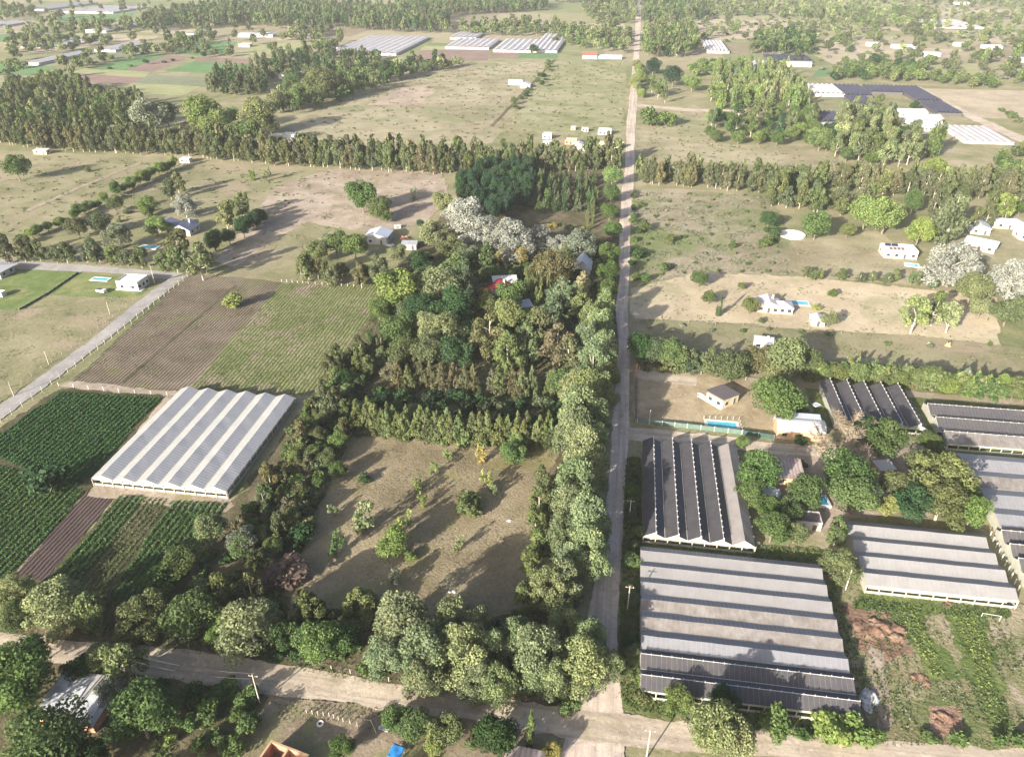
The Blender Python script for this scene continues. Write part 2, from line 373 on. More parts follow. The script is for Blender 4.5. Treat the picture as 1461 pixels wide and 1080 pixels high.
DRY = ((0.20, 0.17, 0.105), (0.285, 0.25, 0.16), (0.36, 0.315, 0.215))
OLV = ((0.155, 0.15, 0.08), (0.22, 0.205, 0.115), (0.29, 0.26, 0.165))
GRN = ((0.085, 0.125, 0.045), (0.13, 0.18, 0.065), (0.19, 0.23, 0.10))
def base_ground():
    m = NT('dry_pasture')
    pos = m.n('ShaderNodeNewGeometry').outputs['Position']
    nb = m.noise(pos, 0.007, 5, 0.62, 0.5); nm = m.noise(pos, 0.06, 5, 0.65, 0.3); nf = m.noise(pos, 0.9, 4, 0.75)
    mx = m.math('ADD', m.math('MULTIPLY', nb, 0.42), m.math('ADD', m.math('MULTIPLY', nm, 0.36), m.math('MULTIPLY', nf, 0.22)))
    c = m.ramp(mx, [(0.40, (0.125, 0.145, 0.062)), (0.47, (0.20, 0.195, 0.10)), (0.54, (0.275, 0.245, 0.15)), (0.60, (0.36, 0.305, 0.215))])
    # far parcels: each plot of land its own tone
    mp = m.n('ShaderNodeMapping'); mp.inputs['Scale'].default_value = (1 / 130, 1 / 210, 1); m.l(pos, mp.inputs['Vector'])
    vo = m.n('ShaderNodeTexVoronoi'); vo.distance = 'CHEBYCHEV'; vo.inputs['Scale'].default_value = 1.0; vo.inputs['Randomness'].default_value = 0.8
    m.l(mp.outputs[0], vo.inputs['Vector'])
    sx = m.n('ShaderNodeSeparateColor'); m.l(vo.outputs['Color'], sx.inputs[0])
    pc = m.ramp(sx.outputs[0], [(0.0, (0.15, 0.19, 0.08)), (0.3, (0.34, 0.29, 0.20)), (0.5, (0.24, 0.23, 0.12)), (0.7, (0.31, 0.26, 0.18)), (0.9, (0.22, 0.17, 0.13))], 'CONSTANT')
    sy = m.n('ShaderNodeSeparateXYZ'); m.l(pos, sy.inputs[0])
    far = m.maprange(sy.outputs['Y'], 750, 1000, 0, 0.6)
    c = m.mix(far, c, pc)
    sp = m.noise(pos, 0.8, 2, 0.6, 0.5)
    c = m.mix(m.maprange(sp, 0.60, 0.74, 0, 0.5), c, (0.10, 0.10, 0.05))
    sh = m.bsdf(c, 0.95, 0.08, m.math('ADD', nf, m.math('MULTIPLY', nm, .4)), 0.7, 0.25)
    return m.done(sh)
gm = MB(); N = 12
gme = np_mesh('ground', [(-GROUND + 2 * GROUND * i / N, -GROUND + 2 * GROUND * j / N, 0) for j in range(N + 1) for i in range(N + 1)],
              [(j * (N + 1) + i, j * (N + 1) + i + 1, (j + 1) * (N + 1) + i + 1, (j + 1) * (N + 1) + i) for j in range(N) for i in range(N)], [base_ground()])
structure('ground', gme)

_layer = [0]
def field(name, poly, mat, skirt=1.6, jit=0.5, step=3.0, z=None):
    """a sheet of ground: polygon measured in the photograph, ragged skirt round it"""
    w = [np.array(G(*p)) for p in poly]
    a = sum(p[0] * q[1] - q[0] * p[1] for p, q in zip(w, w[1:] + w[:1]))
    if a < 0: w = w[::-1]
    far = max(p[1] for p in w); step = max(step, far / 120)
    pts = []
    for p, q in zip(w, w[1:] + w[:1]):
        n = max(1, int(np.linalg.norm(q - p) / step))
        for k in range(n): pts.append(p + (q - p) * k / n)
    n = len(pts); pts = np.array(pts)
    sm = pts + rng.normal(0, jit * 0.5, (n, 2))
    tang = np.roll(pts, -1, 0) - np.roll(pts, 1, 0)
    nor = np.stack([tang[:, 1], -tang[:, 0]], 1); nor /= np.linalg.norm(nor, axis=1)[:, None] + 1e-9
    outer = sm + nor * (skirt * (1 + 0.4 * rng.normal(size=n)))[:, None]
    _layer[0] += 1
    z = 0.004 + 0.002 * _layer[0] if z is None else z
    V = [(x, y, z) for x, y in sm] + [(x, y, z) for x, y in outer]
    F = [tuple(range(n))] + [(i, n + i, n + (i + 1) % n, (i + 1) % n) for i in range(n)]
    me = bpy.data.meshes.new(name); me.from_pydata(V, [], F); me.materials.append(mat)
    at = me.attributes.new('edge', 'FLOAT', 'POINT'); at.data.foreach_set('value', [1.0] * n + [0.0] * n)
    me.update()
    return structure(name, me)

MG = {}
MG['olive'] = ground_mat('olive_pasture', OLV, 0.015, 0.07, 0.9, patch=[((0.30, 0.24, 0.17), 0.03, 0.52, 0.66)])
MG['tan'] = ground_mat('tan_pasture', DRY, 0.012, 0.06, 0.8, patch=[((0.20, 0.21, 0.11), 0.02, 0.5, 0.66)])
MG['pale'] = ground_mat('pale_sandy_lot', ((0.33, 0.275, 0.19), (0.42, 0.345, 0.235), (0.50, 0.42, 0.30)), 0.012, 0.06, 0.9, patch=[((0.27, 0.26, 0.15), 0.03, 0.55, 0.7)])
MG['green_pasture'] = ground_mat('greenish_pasture', ((0.17, 0.18, 0.085), (0.235, 0.235, 0.125), (0.31, 0.28, 0.18)), 0.02, 0.08, 0.8)
MG['lawn'] = ground_mat('mown_lawn', ((0.095, 0.13, 0.04), (0.125, 0.168, 0.055), (0.165, 0.205, 0.08)), 0.03, 0.2, 1.2, patch=[((0.24, 0.23, 0.11), 0.08, 0.55, 0.7)], bstr=0.4)
MG['plough'] = ground_mat('ploughed_soil', ((0.098, 0.075, 0.056), (0.135, 0.107, 0.080), (0.172, 0.142, 0.104)), 0.03, 0.15, 1.4, rows=('x', 1.15, (0.19, 0.16, 0.105), 0.16), patch=[((0.135, 0.14, 0.062), 0.07, 0.52, 0.68), ((0.20, 0.165, 0.125), 0.025, 0.5, 0.65)])
MG['weedy'] = ground_mat('weedy_field', ((0.105, 0.125, 0.046), (0.15, 0.165, 0.068), (0.205, 0.195, 0.105)), 0.03, 0.2, 1.6, rows=('x', 1.25, (0.185, 0.16, 0.105), 0.12), patch=[((0.25, 0.19, 0.15), 0.05, 0.54, 0.68)])
MG['mulch'] = ground_mat('bedded_red_soil', ((0.050, 0.034, 0.030), (0.068, 0.047, 0.041), (0.088, 0.062, 0.054)), 0.05, 0.2, 1.5, rows=('x', 1.0, (0.105, 0.085, 0.078), 0.5))
MG['soil'] = ground_mat('dark_damp_soil', ((0.05, 0.05, 0.025), (0.075, 0.07, 0.038), (0.11, 0.095, 0.06)), 0.05, 0.2, 1.5)
MG['clearing'] = ground_mat('dry_clearing_grass', ((0.17, 0.14, 0.085), (0.245, 0.20, 0.125), (0.31, 0.255, 0.165)), 0.03, 0.12, 1.6, patch=[((0.20, 0.19, 0.075), 0.06, 0.52, 0.68)], bstr=0.9, bdist=0.4)
MG['scrub'] = ground_mat('scrubby_field', ((0.19, 0.17, 0.105), (0.27, 0.235, 0.16), (0.34, 0.29, 0.215)), 0.02, 0.1, 0.9, patch=[((0.16, 0.19, 0.075), 0.025, 0.47, 0.62)], bstr=0.9, bdist=0.5)
MG['dirt'] = ground_mat('trodden_dirt', ((0.24, 0.19, 0.145), (0.32, 0.26, 0.20), (0.40, 0.33, 0.26)), 0.04, 0.15, 1.2, patch=[((0.22, 0.20, 0.10), 0.06, 0.54, 0.7)])
MG['yard'] = ground_mat('dry_yard_grass', ((0.24, 0.19, 0.12), (0.33, 0.265, 0.17), (0.42, 0.345, 0.24)), 0.05, 0.18, 1.3, patch=[((0.22, 0.22, 0.10), 0.08, 0.55, 0.7), ((0.47, 0.40, 0.31), 0.1, 0.6, 0.72)])
MG['road'] = ground_mat('dirt_road_surface', ((0.42, 0.345, 0.28), (0.53, 0.44, 0.36), (0.61, 0.52, 0.43)), 0.05, 0.25, 1.6, streak=0.6, patch=[((0.30, 0.25, 0.17), 0.12, 0.58, 0.72)], bstr=0.4, bdist=0.15)
MG['road_pale'] = ground_mat('pale_track_surface', ((0.36, 0.30, 0.23), (0.46, 0.385, 0.30), (0.54, 0.46, 0.36)), 0.05, 0.2, 1.3, bstr=0.5, bdist=0.2, streak=0.5, sax='x', patch=[((0.30, 0.26, 0.17), 0.1, 0.58, 0.72)])
MG['asphalt'] = ground_mat('worn_grey_paving', ((0.24, 0.225, 0.21), (0.30, 0.285, 0.265), (0.36, 0.34, 0.32)), 0.05, 0.2, 1.4, bstr=0.25, bdist=0.1)
MG['weedlot'] = ground_mat('weedy_lot', ((0.17, 0.155, 0.08), (0.255, 0.225, 0.135), (0.34, 0.285, 0.205)), 0.04, 0.13, 1.3, patch=[((0.12, 0.145, 0.055), 0.05, 0.50, 0.64), ((0.38, 0.31, 0.24), 0.07, 0.60, 0.72)], bstr=0.9, bdist=0.5)
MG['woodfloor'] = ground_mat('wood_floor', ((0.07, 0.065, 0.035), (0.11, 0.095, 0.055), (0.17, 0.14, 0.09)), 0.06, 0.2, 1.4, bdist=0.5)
MG['verge'] = ground_mat('green_verge', ((0.085, 0.11, 0.035), (0.14, 0.155, 0.06), (0.22, 0.20, 0.11)), 0.05, 0.2, 1.3, bstr=0.9, bdist=0.5)
MG['red_earth'] = ground_mat('dug_red_earth', ((0.155, 0.095, 0.065), (0.235, 0.15, 0.105), (0.31, 0.21, 0.15)), 0.06, 0.25, 1.2, bstr=0.9, bdist=0.6)
MG['lush'] = ground_mat('lush_green_growth', ((0.075, 0.11, 0.034), (0.11, 0.145, 0.045), (0.165, 0.185, 0.075)), 0.08, 0.3, 1.2, bstr=0.9, bdist=0.5)
MG['yard_brown'] = ground_mat('brown_trodden_yard', ((0.15, 0.12, 0.08), (0.22, 0.175, 0.125), (0.30, 0.245, 0.175)), 0.06, 0.2, 1.3, patch=[((0.19, 0.19, 0.09), 0.09, 0.5, 0.64)])  # trodden dirt with tree shade put into its darker brown
def farmat(name, c, rows=None): return ground_mat(name, (tuple(x * .82 for x in c), c, tuple(x * 1.18 for x in c)), 0.02, 0.08, 0.5, rows=rows)
MG['f_brown'] = farmat('far_ploughed', (0.215, 0.15, 0.125), ('y', 6, (0.26, 0.19, 0.155), 0.5))
MG['f_green'] = farmat('far_green_crop', (0.10, 0.19, 0.075), ('y', 5, (0.15, 0.22, 0.10), 0.5))
MG['f_pale'] = farmat('far_pale_crop', (0.26, 0.27, 0.13), ('y', 6, (0.31, 0.30, 0.17), 0.5))
MG['f_grey'] = farmat('far_grey_crop', (0.17, 0.19, 0.12), ('x', 6, (0.22, 0.22, 0.15), 0.5))
MG['f_tan'] = farmat('far_stubble', (0.36, 0.30, 0.215))
MG['f_dirt'] = farmat('far_bare_soil', (0.33, 0.265, 0.205))

# ---- fields, far to near
field('field', [(0, 90), (80, 95), (60, 109), (0, 107)], MG['f_green'])
field('field', [(20, 117), (110, 115), (104, 127), (5, 125)], MG['f_pale'])
field('field', [(47, 113), (88, 103), (218, 109), (181, 121)], MG['f_brown'])
field('field', [(88, 103), (118, 98), (213, 103), (205, 111)], MG['f_pale'])
field('field', [(131, 99), (197, 78), (236, 80), (181, 101)], MG['f_green'])
field('field', [(181, 101), (238, 80), (271, 81), (218, 103)], MG['f_brown'])
field('field', [(236, 102), (278, 88), (355, 91), (338, 107)], MG['f_green'])
field('field', [(278, 88), (285, 82), (362, 85), (355, 91)], MG['f_brown'])
field('field', [(191, 119), (218, 107), (302, 111), (295, 123)], MG['f_grey'])
field('field', [(160, 130), (190, 119), (285, 124), (258, 137)], MG['f_pale'])
field('field', [(235, 69), (268, 60), (338, 60), (325, 76), (278, 80)], MG['f_green'])
field('field', [(120, 77), (215, 62), (262, 60), (230, 70), (150, 88)], MG['f_grey'])
field('field', [(10, 72), (30, 62), (150, 55), (140, 66), (60, 76)], MG['f_tan'])
field('field', [(590, 84), (603, 70), (697, 71), (695, 87)], MG['f_brown'])
field('field', [(600, 72), (607, 66), (697, 67), (697, 71)], MG['f_pale'])
field('field', [(700, 84), (705, 73), (742, 73), (738, 83)], MG['f_brown'])
field('field', [(741, 83), (744, 72), (798, 72), (794, 84)], MG['f_green'])
field('field', [(430, 175), (520, 130), (600, 92), (790, 88), (730, 170), (700, 205), (480, 205)], MG['tan'])
field('field', [(735, 170), (790, 88), (888, 82), (893, 100), (886, 195), (770, 190)], MG['green_pasture'])
field('bare_field', [(525, 150), (575, 126), (610, 122), (620, 130), (596, 150)], MG['f_dirt'])
field('field', [(908, 185), (990, 150), (1015, 165), (1020, 205), (1190, 215), (1200, 240), (910, 228)], MG['tan'])
field('field', [(1318, 127), (1461, 130), (1461, 170), (1395, 168)], MG['f_tan'])
field('field', [(1160, 78), (1180, 55), (1260, 60), (1252, 95), (1190, 92)], MG['f_tan'])
field('field', [(1210, 70), (1290, 68), (1380, 72), (1300, 90)], MG['f_tan'])
field('field', [(985, 60), (1000, 28), (1150, 30), (1130, 58), (1060, 56)], MG['f_tan'])
field('field', [(1160, 110), (1170, 98), (1180, 97), (1186, 108)], MG['f_green'])
for poly, m in [([(0, 128), (5, 118), (20, 118), (5, 127)], 'f_tan'), ([(110, 62), (160, 50), (230, 52), (205, 60)], 'f_tan'), ([(60, 50), (130, 42), (175, 44), (130, 54)], 'f_pale'), ([(0, 60), (0, 50), (60, 44), (40, 56)], 'f_green'), ([(200, 46), (215, 38), (300, 44), (285, 54)], 'f_tan'), ([(60, 30), (80, 22), (190, 20), (180, 32)], 'f_green'), ([(340, 80), (360, 66), (440, 60), (430, 76)], 'f_pale'), ([(395, 58), (410, 48), (470, 48), (450, 60)], 'f_tan'),
                ([(485, 22), (520, 12), (640, 14), (620, 26)], 'f_tan'), ([(350, 12), (360, 4), (520, 4), (520, 12)], 'f_tan'), ([(680, 60), (700, 50), (720, 50), (700, 60)], 'f_dirt'), ([(820, 66), (830, 58), (895, 58), (897, 66)], 'f_pale'), ([(930, 26), (940, 14), (1010, 14), (1010, 28)], 'f_tan'), ([(1340, 22), (1350, 12), (1461, 14), (1461, 24)], 'f_tan'), ([(1130, 10), (1150, 2), (1300, 2), (1290, 12)], 'f_pale'), ([(1400, 60), (1410, 48), (1461, 50), (1461, 64)], 'f_tan'), ([(1270, 78), (1290, 70), (1370, 74), (1360, 84)], 'f_dirt'), ([(1330, 104), (1340, 92), (1400, 96), (1400, 106)], 'f_pale')]:
    field('field', poly, MG[m])
# ---- middle distance
field('field', [(0, 215), (200, 225), (470, 243), (420, 300), (320, 300), (150, 330), (60, 340), (0, 330)], MG['olive'])
field('field', [(395, 268), (470, 242), (630, 248), (640, 285), (600, 320), (520, 330), (440, 318), (400, 365), (330, 380), (310, 372)], MG['dirt'])
field('field', [(330, 385), (400, 340), (440, 318), (470, 330), (430, 350), (420, 400), (300, 400)], MG['olive'])
field('field', [(905, 268), (1090, 276), (1115, 310), (1130, 392), (1000, 388), (905, 408)], MG['scrub'])
field('field', [(1130, 345), (1250, 330), (1280, 352), (1330, 390), (1325, 408), (1160, 395), (1128, 385)], MG['tan'])
field('bare_lot', [(903, 412), (1000, 390), (1160, 398), (1420, 425), (1422, 492), (1310, 480), (1140, 470), (1060, 462), (903, 455)], MG['pale'])
field('field', [(903, 456), (1060, 463), (1140, 471), (1310, 481), (1422, 493), (1461, 500), (1461, 532), (1160, 512), (903, 495)], MG['olive'])
field('field', [(0, 574), (0, 444), (75, 440), (150, 422), (215, 412), (237, 400), (130, 485)], MG['olive'])
field('lawn', [(0, 441), (27, 442), (110, 390), (0, 378)], MG['lawn'])
field('lawn', [(62, 420), (112, 391), (180, 397), (170, 412), (210, 415), (190, 424), (110, 422)], MG['lawn'])
field('ploughed_field', [(103, 547), (272, 392), (402, 404), (262, 562)], MG['plough'])
field('weedy_field', [(267, 562), (404, 405), (540, 405), (535, 470), (440, 562)], MG['weedy'])
field('furrow', [(174, 547), (178, 547), (338, 408), (335, 408)], MG['soil'], 0.25, 0.15)
field('track', [(85, 550), (100, 545), (265, 561), (262, 570), (235, 568)], MG['dirt'], 0.8)
field('crop_bed', [(-40, 640), (86, 556), (236, 567), (205, 600), (135, 682), (60, 770), (0, 830), (-60, 830)], MG['soil'])
field('bedded_field', [(124, 705), (168, 705), (48, 842), (8, 838)], MG['mulch'], 0.6)
field('crop_bed', [(172, 706), (330, 716), (300, 765), (205, 880), (70, 850), (60, 836)], MG['soil'], 0.8)
field('track', [(140, 690), (236, 568), (262, 566), (150, 690), (330, 713), (360, 700), (350, 735), (128, 706)], MG['dirt'], 0.7)
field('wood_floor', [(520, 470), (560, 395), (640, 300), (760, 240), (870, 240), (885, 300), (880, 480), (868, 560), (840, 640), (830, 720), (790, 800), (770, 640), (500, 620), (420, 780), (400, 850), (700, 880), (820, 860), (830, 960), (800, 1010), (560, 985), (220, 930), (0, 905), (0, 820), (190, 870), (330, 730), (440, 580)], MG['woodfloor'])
field('clearing', [(415, 880), (440, 780), (505, 640), (520, 625), (790, 640), (775, 700), (765, 800), (740, 870), (640, 885), (520, 865)], MG['clearing'])
field('yard', [(908, 533), (1000, 535), (1110, 548), (1105, 612), (1000, 608), (908, 603)], MG['yard'])
field('yard', [(1080, 655), (1110, 640), (1330, 640), (1340, 730), (1210, 735), (1195, 770), (1095, 765)], MG['dirt'])
field('verge', [(895, 655), (912, 655), (912, 985), (1215, 1030), (1220, 1050), (1000, 1040), (884, 1010), (890, 820)], MG['verge'])
field('verge', [(916, 764), (1080, 779), (1200, 790), (1205, 815), (1172, 805), (916, 775)], MG['verge'])
field('verge', [(1150, 545), (1461, 562), (1475, 600), (1475, 660), (1345, 650), (1300, 622), (1170, 602)], MG['verge'])
field('weedy_lot', [(1180, 800), (1205, 830), (1232, 845), (1447, 860), (1475, 870), (1475, 1085), (1250, 1050), (1215, 960)], MG['weedlot'])
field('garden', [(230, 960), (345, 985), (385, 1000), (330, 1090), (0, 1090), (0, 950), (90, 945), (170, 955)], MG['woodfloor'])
field('yard', [(385, 998), (560, 1015), (780, 1050), (800, 1090), (330, 1090)], MG['yard_brown'])
field('bare_earth', [(1213, 872), (1250, 864), (1286, 876), (1292, 915), (1262, 940), (1226, 922)], MG['red_earth'], 2.6, 1.2)
field('bare_earth', [(1330, 1012), (1362, 1008), (1372, 1045), (1340, 1050)], MG['red_earth'], 2.0, 1.0)
field('bare_earth', [(1240, 925), (1256, 930), (1275, 1035), (1255, 1040)], MG['dirt'], 1.2)
field('planted_strip', [(1278, 866), (1303, 860), (1350, 962), (1328, 968)], MG['lush'], 2.4, 1.3)
field('planted_strip', [(1356, 880), (1394, 868), (1415, 930), (1421, 990), (1445, 1050), (1425, 1052), (1393, 970)], MG['lush'], 2.4, 1.3)
field('planted_strip', [(1228, 848), (1440, 866), (1440, 878), (1300, 872), (1228, 862)], MG['lush'], 2.4, 1.3)
# ---- roads
def road(name, left, right, mat, skirt=0.7):
    field(name, left + right[::-1], mat, skirt, 0.35, 2.5)
road('dirt_road', [(797, 1095), (812, 1030), (832, 950), (840, 880), (857, 809), (866, 738), (872, 667), (874, 613), (880, 560), (884, 500), (881, 440), (885, 399), (884, 319), (893, 240), (894, 190), (899, 140), (904, 80), (907, 33), (910, 0), (910, -25)],
     [(890, 1095), (886, 1030), (881, 950), (880, 880), (883, 809), (886, 738), (892, 667), (896, 613), (896, 560), (896, 500), (894, 440), (897, 399), (898, 319), (905, 240), (905, 190), (909, 140), (912, 80), (914, 33), (915, 0), (915, -25)], MG['road'])
road('dirt_road', [(-40, 902), (0, 906), (111, 917), (208, 924), (302, 934), (402, 951), (490, 964), (571, 981), (660, 991), (800, 1012), (880, 1022), (1000, 1034), (1135, 1052), (1300, 1062), (1475, 1075)],
     [(-40, 930), (0, 934), (74, 944), (150, 950), (215, 963), (345, 981), (402, 991), (490, 998), (547, 1011), (612, 1018), (742, 1039), (880, 1062), (1000, 1070), (1135, 1080), (1300, 1090), (1475, 1105)], MG['road_pale'])
road('paved_lane', [(-30, 603), (0, 580), (74, 527), (130, 486), (195, 432), (240, 399)], [(-30, 620), (0, 599), (74, 545), (138, 496), (203, 444), (269, 393)], MG['asphalt'], 0.35)
road('paved_lane', [(0, 383), (163, 390), (237, 399)], [(0, 371), (150, 381), (262, 391)], MG['asphalt'], 0.5)
road('driveway', [(908, 529), (993, 540)], [(906, 541), (990, 550)], MG['road_pale'])
road('driveway', [(897, 611), (1000, 620), (1105, 634), (1200, 640)], [(896, 628), (1000, 634), (1105, 648), (1200, 652)], MG['road_pale'])
road('track', [(700, 180), (790, 86)], [(703, 181), (793, 86)], MG['woodfloor'], 0.6)
road('track', [(200, 232), (110, 268), (40, 300)], [(202, 233), (112, 270), (41, 302)], MG['dirt'], 0.8)
road('track', [(910, 149), (985, 156), (1062, 158)], [(910, 153), (985, 160), (1062, 162)], MG['road_pale'], 1.0)
road('track', [(1461, 196), (1390, 165), (1308, 123)], [(1461, 206), (1380, 168), (1300, 124)], MG['road_pale'], 1.5)
road('track', [(1190, 55), (1250, 88)], [(1196, 55), (1258, 88)], MG['road_pale'], 1.5)
road('track', [(1065, 540), (1130, 545), (1320, 562), (1461, 572)], [(1065, 546), (1130, 551), (1320, 568), (1461, 580)], MG['dirt'], 0.8)
road('track', [(890, 35), (690, 30), (480, 24)], [(890, 38), (690, 33), (480, 27)], MG['f_tan'], 3)
road('track', [(918, 30), (1100, 32), (1461, 48)], [(918, 33), (1100, 36), (1461, 53)], MG['f_tan'], 3)
# ================================================================= trees
def crown_arrays(kind, seed, nleaf, leaf):
    r = np.random.default_rng(seed)
    L = []       # lobe centre xyz, radius, flat
    def lob(x, y, z, rad, flat=1.0): L.append((x, y, z, rad, flat))
    if kind == 'round':
        for i in range(34):
            d = r.normal(size=3); d /= np.linalg.norm(d); d[2] = d[2] * 0.9 + 0.1
            q = r.uniform(0.55, 1.0)
            lob(d[0] * .35 * q, d[1] * .35 * q, .52 + d[2] * .33 * q, r.uniform(.11, .19), .95)
    elif kind == 'billow':      # broad, many puffs, low skirts
        for i in range(42):
            t = r.uniform(0.0, 1.0); a = r.uniform(0, 6.283)
            rr = .40 * math.sqrt(max(0.05, 1 - (t - .25) ** 2 * 1.7)) * r.uniform(.55, 1.0)
            lob(rr * math.cos(a), rr * math.sin(a), .16 + .72 * t, r.uniform(.09, .165), r.uniform(.75, 1.0))
    elif kind == 'wind':        # casuarina-like: tall, feathery, uneven
        for i in range(26):
            t = r.uniform(0, 1) ** .9; a = r.uniform(0, 6.283)
            rr = (.36 * (1 - t ** 2.2) ** .6 * (.6 + .4 * min(1, t * 3)) + .04) * r.uniform(.3, 1.0)
            lob(rr * math.cos(a), rr * math.sin(a), .17 + .74 * t, r.uniform(.10, .175) * (1 - .3 * t), .85)
    elif kind == 'cone':        # conifer with pointed top and stepped branches
        for i in range(44):
            t = r.uniform(0, 1) ** 1.15; a = r.uniform(0, 6.283)
            rr = (.46 * (1 - t) ** .85) * r.uniform(.55, 1.0)
            lob(rr * math.cos(a), rr * math.sin(a), .08 + .86 * t - rr * .12, (.065 + .06 * (1 - t)) * r.uniform(.8, 1.2), .75)
        lob(0, 0, .95, .04, 1.6); lob(0, 0, .88, .06, 1.4)
    elif kind == 'cedar':       # flat plates of foliage
        for i in range(40):
            t = r.integers(0, 8) / 8 + r.uniform(0, .04); a = r.uniform(0, 6.283)
            rr = (.46 * (1 - t) ** .7) * r.uniform(.45, 1.0)
            lob(rr * math.cos(a), rr * math.sin(a), .14 + .80 * t, (.07 + .06 * (1 - t)), .38)
    elif kind == 'column':      # cypress / lombardy poplar
        for i in range(26):
            t = r.uniform(0, 1); a = r.uniform(0, 6.283)
            rr = .30 * (math.sin(math.pi * min(1, .18 + t * .82)) ** .7) * r.uniform(.4, 1)
            lob(rr * math.cos(a), rr * math.sin(a), .07 + .85 * t, r.uniform(.10, .17) * (1.15 - .6 * t), 1.1)
    elif kind == 'shrub':
        for i in range(16):
            d = r.normal(size=3); d /= np.linalg.norm(d); q = r.uniform(.3, 1)
            lob(d[0] * .34 * q, d[1] * .34 * q, .40 + d[2] * .32 * q, r.uniform(.10, .20), 1.0)
    elif kind == 'sapling':     # sparse upright twigs
        for i in range(12):
            a = r.uniform(0, 6.283); q = r.uniform(.1, .36)
            lob(q * math.cos(a), q * math.sin(a), r.uniform(.15, .85), r.uniform(.07, .13), 1.5)
    elif kind == 'tall':        # open eucalyptus crown, clumps with gaps
        for i in range(20):
            t = r.uniform(0, 1); a = r.uniform(0, 6.283)
            rr = .40 * (math.sin(math.pi * (.2 + .7 * t)) ** .8) * r.uniform(.35, 1)
            lob(rr * math.cos(a), rr * math.sin(a), .32 + .60 * t, r.uniform(.075, .15), 1.0)
    L = np.array(L)
    p = L[:, 3] ** 2; p /= p.sum()
    k = r.choice(len(L), nleaf, p=p)
    d = r.normal(size=(nleaf, 3)); d[:, 2] += .25; d /= np.linalg.norm(d, axis=1)[:, None]
    rad = L[k, 3] * r.uniform(.55, 1.08, nleaf) ** .6
    c = L[k, :3] + d * rad[:, None] * np.stack([np.ones(nleaf), np.ones(nleaf), L[k, 4]], 1)
    nrm = d * .9 + r.normal(size=(nleaf, 3)) * .55; nrm /= np.linalg.norm(nrm, axis=1)[:, None]
    t0 = np.cross(nrm, r.normal(size=(nleaf, 3))); t0 /= np.linalg.norm(t0, axis=1)[:, None] + 1e-9
    t1 = np.cross(nrm, t0)
    s = leaf * r.uniform(.6, 1.35, nleaf)[:, None]
    e = r.uniform(.55, 1.0, nleaf)[:, None]
    V = np.stack([c - t0 * s - t1 * s * e * .5, c + t0 * s * .3 - t1 * s * e, c + t0 * s + t1 * s * e * .4, c - t0 * s * .2 + t1 * s * e], 1).reshape(-1, 3)
    V[:, 2] = np.maximum(V[:, 2], .012)
    F = np.arange(nleaf * 4).reshape(-1, 4)
    lt = r.uniform(.80, 1.2, len(L))
    tint = lt[k] * r.uniform(.82, 1.2, nleaf)
    return V, F, tint, L

def trunk_mesh(name, kind, L, seed, bark):
    r = np.random.default_rng(seed + 500); mb = MB()
    tw = {'cone': .014, 'cedar': .018, 'column': .016, 'shrub': .012, 'sapling': .010}.get(kind, .022)
    if kind in ('shrub', 'sapling'):
        for i in range(5):
            q = L[r.integers(len(L))]
            mb.tube([(r.uniform(-.05, .05), r.uniform(-.05, .05), -.02), (q[0] * .5, q[1] * .5, q[2] * .55), (q[0], q[1], q[2])], [tw, tw * .7, tw * .3], 4)
    else:
        top = .9 if kind in ('cone', 'cedar', 'column', 'wind') else .55
        x, y = r.uniform(-.03, .03, 2)
        mb.tube([(0, 0, -.02), (x * .4, y * .4, top * .35), (x, y, top * .7), (x * 1.2, y, top)], [tw * 1.25, tw, tw * .7, tw * .25], 7)
        for i in range(7):
            q = L[r.integers(len(L))]; z0 = max(.15, min(top * .85, q[2] - .15))
            f = z0 / top
            mb.tube([(x * f, y * f, z0), (q[0] * .55, q[1] * .55, (z0 + q[2]) / 2), (q[0], q[1], q[2])], [tw * .55, tw * .4, tw * .12], 4)
    return mb.mesh(name, bark)

